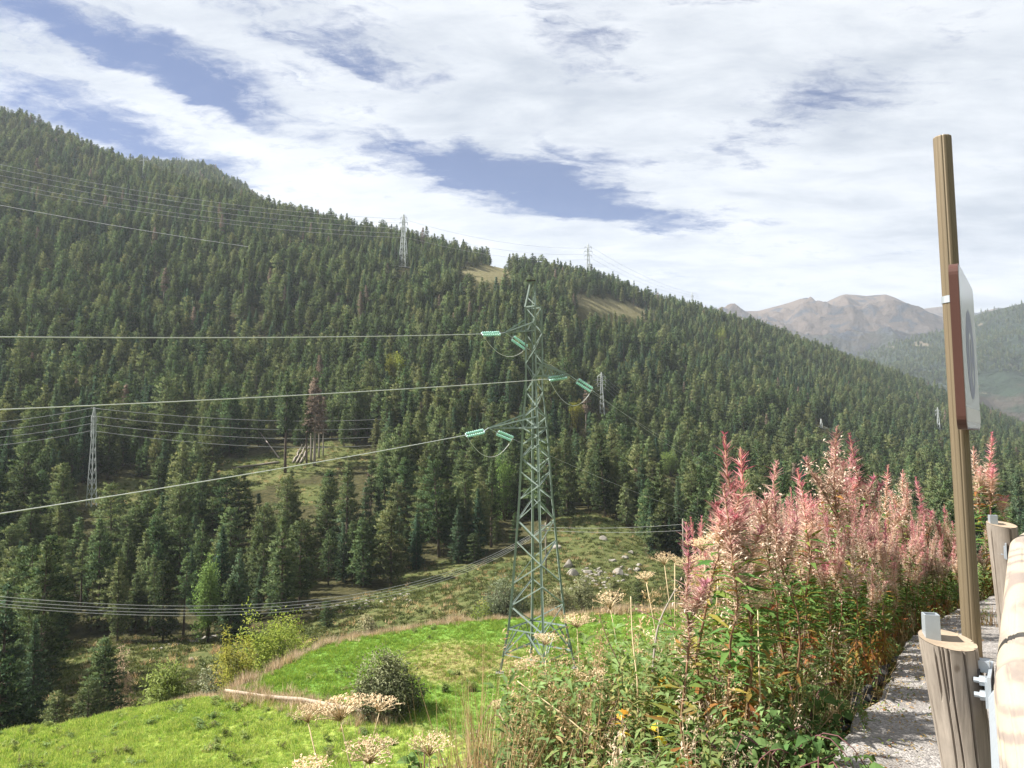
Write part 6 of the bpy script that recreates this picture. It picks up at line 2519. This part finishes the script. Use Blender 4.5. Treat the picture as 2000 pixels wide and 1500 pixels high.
HOG = [  # heads: (px, py of the node, depth, half width px, variant)
    ([(741, 1392, 4.6, 38, 0), (665, 1408, 4.7, 66, 2)], (690, 1560), 'pale umbel pair of dry hogweed in front of the olive bush'),
    ([(602, 1412, 4.6, 36, 1)], (690, 1560), 'leaning dry hogweed at the lower left with cup shaped head'),
    ([(722, 1492, 4.0, 62, 2)], (722, 1640), 'big dense hogweed head at the bottom under the umbel pair'),
    ([(605, 1520, 3.8, 52, 2)], (610, 1660), 'hogweed head cut by the bottom frame edge at the left'),
    ([(838, 1478, 4.6, 48, 0)], (850, 1620), 'low hogweed head right of the big dense one'),
    ([(973, 1388, 5.0, 18, 3)], (1090, 1560), 'small closed hogweed head on a long slanting stem'),
    ([(1066, 1262, 6.0, 30, 0), (1034, 1310, 5.9, 34, 2)], (1090, 1480), 'two hogweed heads before the pylon feet'),
    ([(1127, 1226, 6.4, 36, 2)], (1135, 1430), 'flat hogweed head right of the pylon feet'),
    ([(1155, 1342, 5.2, 42, 0)], (1160, 1560), 'hogweed with forked pale stem in the middle of the brambles'),
    ([(1192, 1190, 7.0, 34, 1)], (1235, 1430), 'hogweed head seen against the meadow right of the pylon'),
    ([(1298, 1104, 6.0, 25, 1), (1318, 1100, 6.1, 12, 3)], (1330, 1330), 'cup shaped hogweed head standing clear left of the pink clump'),
    ([(1262, 1136, 6.3, 22, 0)], (1320, 1340), 'small open hogweed head left of the cup shaped one'),
    ([(1372, 1076, 5.4, 36, 2), (1405, 1068, 5.5, 30, 1), (1350, 1112, 5.3, 30, 0)], (1425, 1330), 'thick stemmed pale hogweed at the left of the pink clump'),
    ([(1480, 1190, 4.7, 34, 0)], (1500, 1400), 'dry hogweed head low in the pink clump'),
]
for heads, bp, lab in HOG:
    hh = [(at(px, py, dp), 0.86 * hw / FPX * dp, k) for (px, py, dp, hw, k) in heads]
    dep = heads[0][2]
    b0 = at(bp[0], bp[1], dep)
    bb = bank_under(b0)
    if bb[2] < hh[0][0][2] - 2.4:
        bb[2] = hh[0][0][2] - 2.4
    hogweed(bb, hh, lab)


# ------------------------------------------------------------------ brambles
def bramble_leaf(seed):
    """a bramble leaf of three or five toothed leaflets on a stalk"""
    r = np.random.default_rng(seed)
    V, F, n = [], [], 0
    specs = [(0, 0.075, 0.054), (1.25, 0.058, 0.040), (-1.25, 0.058, 0.040)]
    if seed % 2:
        specs += [(2.0, 0.045, 0.030), (-2.0, 0.045, 0.030)]
    for (a, L, Wd) in specs:
        d = np.array([math.sin(a), math.cos(a), 0.0])
        s = np.array([d[1], -d[0], 0])
        o = d * 0.012
        prof = [(0.0, 0.0), (0.18, 0.62), (0.36, 0.95), (0.55, 1.0), (0.75, 0.68), (0.9, 0.32), (1.0, 0.0)]
        ctr = [o + d * L * t_ + np.array([0, 0, 0.016 * math.sin(t_ * 2.6) - 0.030 * t_ * t_ + r.normal(0, .0015)]) for t_, _ in prof]
        lft = [c + s * Wd / 2 * w + np.array([0, 0, 0.007 * w + r.normal(0, .002)]) for c, (_, w) in zip(ctr, prof)]
        rgt = [c - s * Wd / 2 * w + np.array([0, 0, 0.007 * w + r.normal(0, .002)]) for c, (_, w) in zip(ctr, prof)]
        k = len(prof)
        V += ctr + lft[1:-1] + rgt[1:-1]
        li = [0] + [k + i for i in range(k - 2)] + [k - 1]
        ri = [0] + [k + (k - 2) + i for i in range(k - 2)] + [k - 1]
        for i in range(k - 1):
            for side in (li, ri):
                q = []
                for z in ((i, i + 1, side[i + 1], side[i]) if side is li else (i + 1, i, side[i], side[i + 1])):
                    if z not in q:
                        q.append(z)
                if len(q) >= 3:
                    F.append(tuple(n + z for z in q))
        n = len(V)
    me = mesh('leaf', np.array(V), F, [M_BRAMBLE])
    a = me.attributes.new('tint', 'FLOAT', 'FACE')
    a.data.foreach_set('value', np.full(len(me.polygons), r.uniform(0.3, 0.7), np.float32))
    return me


BL = [bramble_leaf(600 + k) for k in range(6)]


def leaf_mass(seed, R, H, n, size, mat):
    """an untidy mound of small leaves"""
    r = np.random.default_rng(seed)
    P = r.normal(size=(n, 3))
    P /= np.linalg.norm(P, axis=1, keepdims=True)
    P *= r.uniform(0.25, 1.0, (n, 1)) ** 0.5
    P[:, 2] = np.abs(P[:, 2])
    P = P * [R, R, H]
    D = P / [R, R, H] * 0.6 + r.normal(0, 0.7, (n, 3))
    D[:, 2] = np.clip(D[:, 2], -0.4, 0.6)
    V, F = leaves(P, D, size * r.uniform(0.6, 1.2, n), size * 0.62, seed)
    return mesh('small_leaves', V, F, [mat], None, {'tint': ('FACE', np.repeat(np.clip(r.normal(0.45, 0.22, n), 0, 1), 4))})


LM = [leaf_mass(620 + k, 0.42, 0.40, 420, 0.055, M_BRAMBLE) for k in range(3)]


def bramble(x, y, R, H, label, seed, nleaf=22, ncane=4):
    r = np.random.default_rng(seed)
    z = float(gz(np.float64(x), np.float64(y)))
    o = empty('bramble_bush', (x, y, z), label, 'bush', 'brambles on the bank')
    m = link('small_leaves', LM[seed % 3], o)
    m['kind'] = 'stuff'
    m.scale = (R / 0.42, R / 0.42, H / 0.40)
    m.rotation_euler = (0, 0, r.uniform(0, 6))
    for k in range(ncane):
        a = r.uniform(0, 6.28)
        t_ = np.linspace(0, 1, 8)
        L = R * r.uniform(1.0, 1.5)
        hh = H * r.uniform(1.05, 1.45)
        pts = np.stack([math.cos(a) * L * t_, math.sin(a) * L * t_, hh * (2.3 * t_ - 1.75 * t_ ** 2.2)], 1)
        b = MB()
        b.tube(pts, np.linspace(0.0055, 0.0025, 8), 5)
        link('cane', b.mesh('cane', [M_CANE], True), o)
    cam_d = -np.array([x, y, z]) / np.linalg.norm([x, y, z])
    for k in range(nleaf):
        d = r.normal(size=3)
        d /= np.linalg.norm(d)
        d = d + 0.5 * np.array([cam_d[0], cam_d[1], 0.5])
        d[2] = abs(d[2])
        d /= np.linalg.norm(d)
        p = d * [R, R, H] * r.uniform(0.92, 1.12)
        lf = link('leaf', BL[int(r.integers(0, 6))], o)
        lf.location = p
        out = Vector((d[0], d[1], 0.2))
        q = out.to_track_quat('Y', 'Z')
        lf.rotation_mode = 'QUATERNION'
        lf.rotation_quaternion = q @ Euler((r.normal(-0.15, 0.35), r.normal(0, 0.4), r.normal(0, 0.5))).to_quaternion()
        s_ = r.uniform(0.8, 1.35)
        lf.scale = (s_,) * 3
    return o


BR = [  # picture spot of the bush top, depth, radius, height, words
    (1600, 1445, 4.0, 0.30, 0.35, 'bramble bush against the gritty shoulder at the bottom'),
    (1500, 1420, 4.2, 0.38, 0.42, 'bramble bush left of the one touching the shoulder'),
    (1395, 1430, 4.4, 0.40, 0.45, 'bramble bush at the bottom below the yellow leaf'),
    (1560, 1360, 5.0, 0.36, 0.42, 'bramble bush under the right part of the pink clump'),
    (1440, 1345, 5.3, 0.40, 0.45, 'bramble bush right of the big yellow leaf'),
    (1010, 1490, 4.8, 0.36, 0.4, 'bramble bush cut by the bottom edge beside the straw'),
    (1130, 1470, 4.7, 0.38, 0.4, 'bramble bush cut by the bottom edge left of the forked hogweed'),
    (1300, 1475, 4.4, 0.38, 0.4, 'leafy bramble at the very bottom below the yellow leaves'),
    (1450, 1480, 4.0, 0.36, 0.4, 'leafy bramble at the very bottom left of the shoulder'),
    (1320, 1395, 5.0, 0.42, 0.50, 'bramble bush under the two small yellow leaves'),
    (1230, 1440, 4.9, 0.42, 0.50, 'bramble bush at the bottom beside the forked hogweed stem'),
    (1120, 1390, 5.3, 0.45, 0.50, 'dark bramble bush left of the forked hogweed stem'),
    (1060, 1350, 5.9, 0.42, 0.48, 'dark bramble bush just below the pylon feet'),
    (1040, 1440, 5.2, 0.40, 0.45, 'bramble bush behind the dry straw at the bottom'),
    (1215, 1300, 6.4, 0.45, 0.50, 'bramble bush upslope behind the forked hogweed'),
    (1330, 1280, 6.2, 0.42, 0.50, 'bramble bush at the left foot of the pink clump'),
    (830, 1500, 5.0, 0.30, 0.35, 'small green bush at the bottom between the hogweed heads'),
    (950, 1490, 5.0, 0.32, 0.35, 'small bramble at the bottom left of the dry straw'),
]
for k, (px, py, dp, R, H, lab) in enumerate(BR):
    p = at(px, py, dp)
    z = float(gz(np.float64(p[0]), np.float64(p[1])))
    Hn = max(p[2] - z, 0.35)
    bramble(p[0], p[1], R, Hn, lab, 640 + k, 24 if k < 16 else 14)


def yellow_plant(px, py, dp, size, label, seed):
    p = at(px, py, dp)
    r = np.random.default_rng(seed)
    z = float(gz(np.float64(p[0]), np.float64(p[1])))
    o = empty('yellow_leaved_plant', (p[0], p[1], z), label, 'plant', 'yellow leaved plants among the brambles')
    b = MB()
    h = p[2] - z
    b.tube(np.array([[0.0, 0.03, 0], [0.01, 0.0, h * 0.6], [0, 0, h]]), [0.006, 0.005, 0.003], 5)
    link('stem', b.mesh('stem', [M_STRAW], True), o)
    for k in range(5):
        # a lobed leaf: a star outline folded along its veins
        lob = [(0, 0), (0.30, 0.10), (0.62, -0.05), (0.52, 0.28), (0.85, 0.48), (0.50, 0.55), (0.42, 0.85), (0.20, 0.70), (0.0, 1.05)]
        pts = lob + [(-a, c) for a, c in reversed(lob[1:-1])]
        V = [(a * size, c * size, -0.10 * size * (abs(a) + c * c) + r.normal(0, 0.02 * size)) for a, c in pts] + [(0, 0.42 * size, 0.05 * size)]
        n = len(pts)
        F = np.array([(i, (i + 1) % n, n) for i in range(n)])
        me = mesh('leaf', np.array(V), F, [M_YELLOW], None, {'tint': ('FACE', np.clip(r.normal(0.6, 0.15, n), 0, 1))})
        lf = link('leaf', me, o)
        a = k * 1.35 + r.normal(0, 0.2)
        lf.location = (0.02 * math.cos(a), 0.02 * math.sin(a), h - 0.03 * k)
        lf.rotation_euler = (r.normal(0.25, 0.3), r.normal(0, 0.3), a)


yellow_plant(1292, 1345, 4.9, 0.085, 'bright yellow lobed leaves at the left foot of the pink clump', 1)
yellow_plant(1214, 1396, 4.8, 0.055, 'orange yellow leaf cluster left of the bright yellow one', 2)
yellow_plant(1284, 1408, 4.5, 0.050, 'pale yellow leaf cluster below the bright yellow one', 3)


def arching_canes():
    for k, (pts, r_, lab, mat) in enumerate([
            ([(1395, 1300, 5.0), (1330, 1235, 5.1), (1245, 1190, 5.3)], 0.006, 'long dark bramble cane arching over the meadow view', M_CANE),
            ([(1272, 1420, 4.8), (1275, 1290, 5.0), (1285, 1215, 5.1), (1320, 1150, 5.2)], 0.010, 'grey dead stalk rising right of the hogweed heads', M_GREYWOOD),
            ([(1245, 1330, 5.0), (1235, 1245, 5.1), (1232, 1165, 5.2)], 0.006, 'pale forked straw stalk against the meadow', M_STRAW),
            ([(1215, 1310, 5.2), (1185, 1245, 5.3), (1170, 1200, 5.4)], 0.004, 'thin dark twig left of the grey dead stalk', M_CANE),
            ([(1200, 1480, 4.6), (1100, 1395, 4.8), (1010, 1330, 5.0)], 0.006, 'pale dry stem slanting up left over the brambles', M_STRAW),
            ([(1520, 1490, 4.0), (1475, 1450, 4.0), (1440, 1430, 4.1)], 0.008, 'reddish cane in front of the bottom brambles', M_CANE),
            ([(1560, 1500, 3.8), (1640, 1470, 3.9)], 0.005, 'short reddish cane at the shoulder edge', M_CANE)]):
        P = np.array([at(*q) for q in pts])
        t_ = np.linspace(0, 1, len(P))
        tt = np.linspace(0, 1, 14)
        Q = np.stack([np.interp(tt, t_, P[:, j]) for j in range(3)], 1)
        for _ in range(3):
            Q[1:-1] = (Q[:-2] + 2 * Q[1:-1] + Q[2:]) / 4
        base = Q[0].copy()
        g = bank_under(base)
        if g[2] < base[2] - 0.05:
            Q = np.concatenate([[g + [0, 0, -0.05]], Q])
        wire('dry_stalk', Q, np.linspace(r_, r_ * 0.5, len(Q)), lab, mat, None, 'stalk')


arching_canes()


# ------------------------------------------------------------------ undergrowth of the bank
def weed_clump(seed, H, n, mat, ls, name):
    r = np.random.default_rng(seed)
    parts = []
    for k in range(5):
        p = r.normal(0, 0.09, 2)
        lean = r.normal(0, 0.16, 2)
        h = H * r.uniform(0.7, 1.1)
        m_ = n // 5
        f = r.uniform(0.08, 1.0, m_)
        C = np.stack([p[0] + lean[0] * f * h, p[1] + lean[1] * f * h, f * h], 1)
        a = r.uniform(0, 6.28, m_)
        D = np.stack([np.cos(a), np.sin(a), r.normal(0.1, 0.45, m_)], 1)
        V, F = leaves(C, D, ls * r.uniform(0.6, 1.2, m_), ls * 0.26, seed + k)
        parts.append((V, F, np.repeat(np.clip(0.2 + 0.55 * f + r.normal(0, 0.2, m_), 0, 1), 4)))
        top = np.array([p[0] + lean[0] * h, p[1] + lean[1] * h, h])
        V, F = tris(np.array([[p[0], p[1], -0.05]]), np.array([top - [p[0], p[1], -0.05]]), h + 0.05, 0.008, seed)
        parts.append((V, F, 0.1))
    V, F, T = cat(*parts)
    return mesh(name, V, F, [mat], None, {'tint': ('FACE', T)})


def twig_clump(seed, H, mat):
    """dead brown flower stalks with small dry heads"""
    r = np.random.default_rng(seed)
    parts = []
    for k in range(4):
        p = r.normal(0, 0.08, 2)
        d = np.array([r.normal(0, 0.15), r.normal(0, 0.15), 1.0])
        h = H * r.uniform(0.7, 1.1)
        V, F = tris(np.array([[p[0], p[1], 0.0]]), d[None], h, 0.011, seed + k)
        parts.append((V, F, 0.3))
        m_ = 46
        f = r.uniform(0.45, 1.0, m_)
        C = np.array([p[0], p[1], 0]) + d * h * f[:, None] + r.normal(0, 0.022, (m_, 3))
        V, F = leaves(C, r.normal(size=(m_, 3)) + [0, 0, 0.5], r.uniform(0.02, 0.05, m_), 0.011, seed + 9 + k)
        parts.append((V, F, np.repeat(r.uniform(0.2, 1.0, m_), 4)))
    V, F, T = cat(*parts)
    return mesh('twig_clump', V, F, [mat], None, {'tint': ('FACE', T)})


def undergrowth():
    vs = [weed_clump(700 + k, 0.62, 150, M_WEED, 0.085, 'weed_clump') for k in range(4)] + [twig_clump(710 + k, 0.85, M_PINKGRASS) for k in range(2)] + \
         [tuft(720 + k, 26, 0.75, 0.010, 0.09, M_DRYGRASS, 'straw_tuft', 0.28) for k in range(2)]
    N = 3600
    u = rng.uniform(1.5, 19, N)
    v = 1.08 + rng.beta(1.1, 1.8, N) * 7.0
    xy = dh[None] * u[:, None] + nl[None] * (v + voff(u))[:, None]
    x, y = xy[:, 0], xy[:, 1]
    z = gz(x, y)
    px, py, d = proj(np.stack([x, y, z], 1))
    ok = (d > 2.2) & (px > 300)
    x, y, z, px, v, u = [q[ok] for q in (x, y, z, px, v, u)]
    n = len(x)
    q = rng.random(n)
    pinky = px > 1400
    vid_ = np.where(q < 0.72, rng.integers(0, 4, n), np.where(q < 0.86, rng.integers(4, 6, n), rng.integers(6, 8, n)))
    sc = rng.uniform(0.6, 1.15, (n, 1)) * np.where(v < 1.35, 0.55, 1.0)[:, None] * np.ones((1, 3))
    o = scatter('bank_undergrowth', np.stack([x, y, z], 1), sc, rz(n, 0.12), vid_, vs)
    tag(o, 'mixed green and withered weeds covering the road bank', 'undergrowth')
    # tall pale straw at the bottom
    N = 46
    px_ = rng.uniform(880, 1160, N)
    dp = rng.uniform(4.4, 5.6, N)
    P = np.array([at(a, 1500, b) for a, b in zip(px_, dp)])
    P[:, 2] = gz(P[:, 0], P[:, 1])
    st = [tuft(730 + k, 16, 1.0, 0.009, 0.07, M_DRYGRASS, 'straw_tuft', 0.24) for k in range(3)]
    o = scatter('dry_straw', P, rng.uniform(0.9, 1.35, (N, 1)) * np.ones((1, 3)), rz(N, 0.1), rng.integers(0, 3, N), st)
    tag(o, 'tall pale straw grass at the bottom middle of the bank', 'grass')
    # taller dead flower stalks and green stems before the meadow view
    N = 120
    px_ = rng.uniform(985, 1420, N)
    dp = rng.uniform(4.6, 7.2, N)
    P = np.array([at(a, 1480, b) for a, b in zip(px_, dp)])
    P[:, 2] = gz(P[:, 0], P[:, 1])
    tv = [twig_clump(760, 1.25, M_DRYGRASS), weed_clump(764, 0.95, 170, M_WEED, 0.085, 'tall_weed'), weed_clump(762, 1.05, 170, M_WEED, 0.08, 'tall_weed'), weed_clump(763, 1.0, 170, M_WEED, 0.09, 'tall_weed')]
    o = scatter('tall_dead_stalks', P, rng.uniform(0.75, 1.25, (N, 1)) * np.ones((1, 3)), rz(N, 0.12), rng.integers(0, 4, N), tv)
    tag(o, 'tall withered stalks and green stems on the bank left of the pink clump', 'undergrowth')
    # bits of dry leaf and stalk blown on to the shoulder
    N = 420
    u = rng.uniform(3.5, 11, N)
    v = 0.98 - np.abs(rng.normal(0, 0.26, N))
    P = np.array([road(a, b_, EYE - 0.012) for a, b_ in zip(u, v)])
    lit = []
    for k in range(3):
        r = np.random.default_rng(770 + k)
        C = r.normal(0, 0.03, (5, 3)) * [1, 1, 0.1]
        V, F = leaves(C, r.normal(size=(5, 3)) * [1, 1, 0.15], r.uniform(0.015, 0.05, 5), 0.012, 770 + k, droop=0.1)
        lit.append(mesh('leaf_litter', V, F, [M_DRYGRASS if k else M_FWLEAF], None, {'tint': ('FACE', np.repeat(r.uniform(0, .5, 5), 4))}))
    o = scatter('leaf_litter', P, rng.uniform(0.5, 1.2, (N, 1)) * np.ones((1, 3)), rz(N, 0.1), rng.integers(0, 3, N), lit)
    tag(o, 'dry leaf bits littering the gritty shoulder', 'leaf litter')
    # grass growing out of the shoulder by the sign post
    for k, (px_, py_, dp_, H, lab) in enumerate([(1932, 1222, 5.2, 0.30, 'tuft of grass and weed growing through the shoulder beside the rail'),
                                                 (1655, 1395, 4.6, 0.14, 'small green weed on the shoulder edge')]):
        r_ = ray(px_, py_)
        a_ = r_[:2] @ dh
        t_ = -EYE / (r_[2] - SLOPE * a_)
        p = r_ * t_
        o = empty('roadside_weed', tuple(p), lab, 'weed')
        me = weed_clump(740 + k, H, 60, M_WEED, 0.06, 'weed_leaves')
        link('leaves', me, o)['kind'] = 'stuff'
        if k == 0:
            link('grass_blades', tuft(745, 30, 0.34, 0.008, 0.05, M_DRYGRASS, 'grass_blades', 0.2), o)['kind'] = 'stuff'


undergrowth()


# ------------------------------------------------------------------ weeds of the meadow
def meadow_weeds():
    N = 420
    s = rng.uniform(-0.75, 0.28, N)
    y = np.sqrt(rng.uniform(27.0 ** 2, np.maximum(edge_y(s) - 1, 28) ** 2, N))
    x = s * y
    P = np.stack([x, y, terrain(x, y)], 1)
    ok = (P[:, 2] > bank(x, y)) & (vnoise(x / 5, y / 5, 41) > -0.12)
    P = P[ok]
    n = len(P)
    vs = [weed_clump(800, 0.34, 90, M_HEATH, 0.12, 'meadow_weed'), weed_clump(801, 0.28, 90, M_WILLOW, 0.14, 'meadow_weed'), weed_clump(802, 0.30, 80, M_WEED, 0.12, 'meadow_weed')]
    o = scatter('meadow_weeds', P, rng.uniform(0.5, 1.5, (n, 1)) * np.array([[1.3, 1.3, 0.8]]), rz(n, 0.1), rng.integers(0, 3, n), vs)
    tag(o, 'darker weed clumps dotted through the meadow grass', 'weeds')
    for k, (px, py, H, lab) in enumerate([(62, 1496, 0.9, 'rusty dock stalk at the bottom left corner of the meadow'), (40, 1498, 0.7, 'shorter rusty dock stalk left of the taller one in the corner'),
                                          (152, 1482, 0.45, 'thin dark dock stalk right of the corner stalks'), (421, 1408, 0.5, 'small brown dock stalk in the lower meadow'),
                                          (868, 1352, 0.5, 'low dark green dock clump below the brown patch'), (918, 1350, 0.4, 'smaller dark green dock clump right of the low one')]):
        p = on_meadow(px, py)
        o = empty('dock_plant', tuple(p), lab, 'plant', 'dock plants in the meadow')
        if k < 4:
            link('seed_stalks', twig_clump(810 + k, H, M_RUST), o)['kind'] = 'stuff'
        else:
            link('leaves', weed_clump(810 + k, H, 220, M_WILLOW, 0.22, 'dock_leaves'), o)['kind'] = 'stuff'


meadow_weeds()


# ------------------------------------------------------------------ look-alikes told apart by their place
def tell_apart():
    byl = {}
    for o in bpy.data.objects:
        if o.parent is None and o.get('category') in ('tree', 'wildflower') and o.get('label'):
            byl.setdefault(o['label'], []).append(o)
    nth = ['first', 'second', 'third', 'fourth', 'fifth', 'sixth', 'seventh', 'eighth', 'ninth', 'tenth']
    for lab, obs in byl.items():
        n = len(obs)
        if n < 2:
            continue
        obs.sort(key=lambda o: float(proj(np.array(o.location))[0]))
        for k, o in enumerate(obs):
            w = ['left', 'right'][k] if n == 2 else (['left', 'middle', 'right'][k] if n == 3 else nth[min(k, 9)] + '-from-left')
            words = (w + ' ' + lab).split()
            if len(words) > 16:
                words = [q for q in words if q not in ('tall', 'small', 'middle-sized', 'medium', 'short')] if len(words) == 17 else words
            if len(words) > 16:
                words = [words[0]] + words[2:]
            o['label'] = ' '.join(words[:17] if len(words) <= 16 else words)


tell_apart()


# ------------------------------------------------------------------ air
def haze():
    b = MB()
    b.box((0, 1850, 200), (8000, 4500, 1200))
    me = b.mesh('haze', [])
    m, t, out = mat_new('haze air')
    pv = t.add('ShaderNodeVolumePrincipled')
    pv.inputs['Color'].default_value = (0.80, 0.88, 1.0, 1)
    pv.inputs['Density'].default_value = 1.1e-4
    pv.inputs['Anisotropy'].default_value = 0.2
    t.l.new(pv.outputs[0], out.inputs['Volume'])
    me.materials.append(m)
    link('haze', me, kind='stuff')


haze()
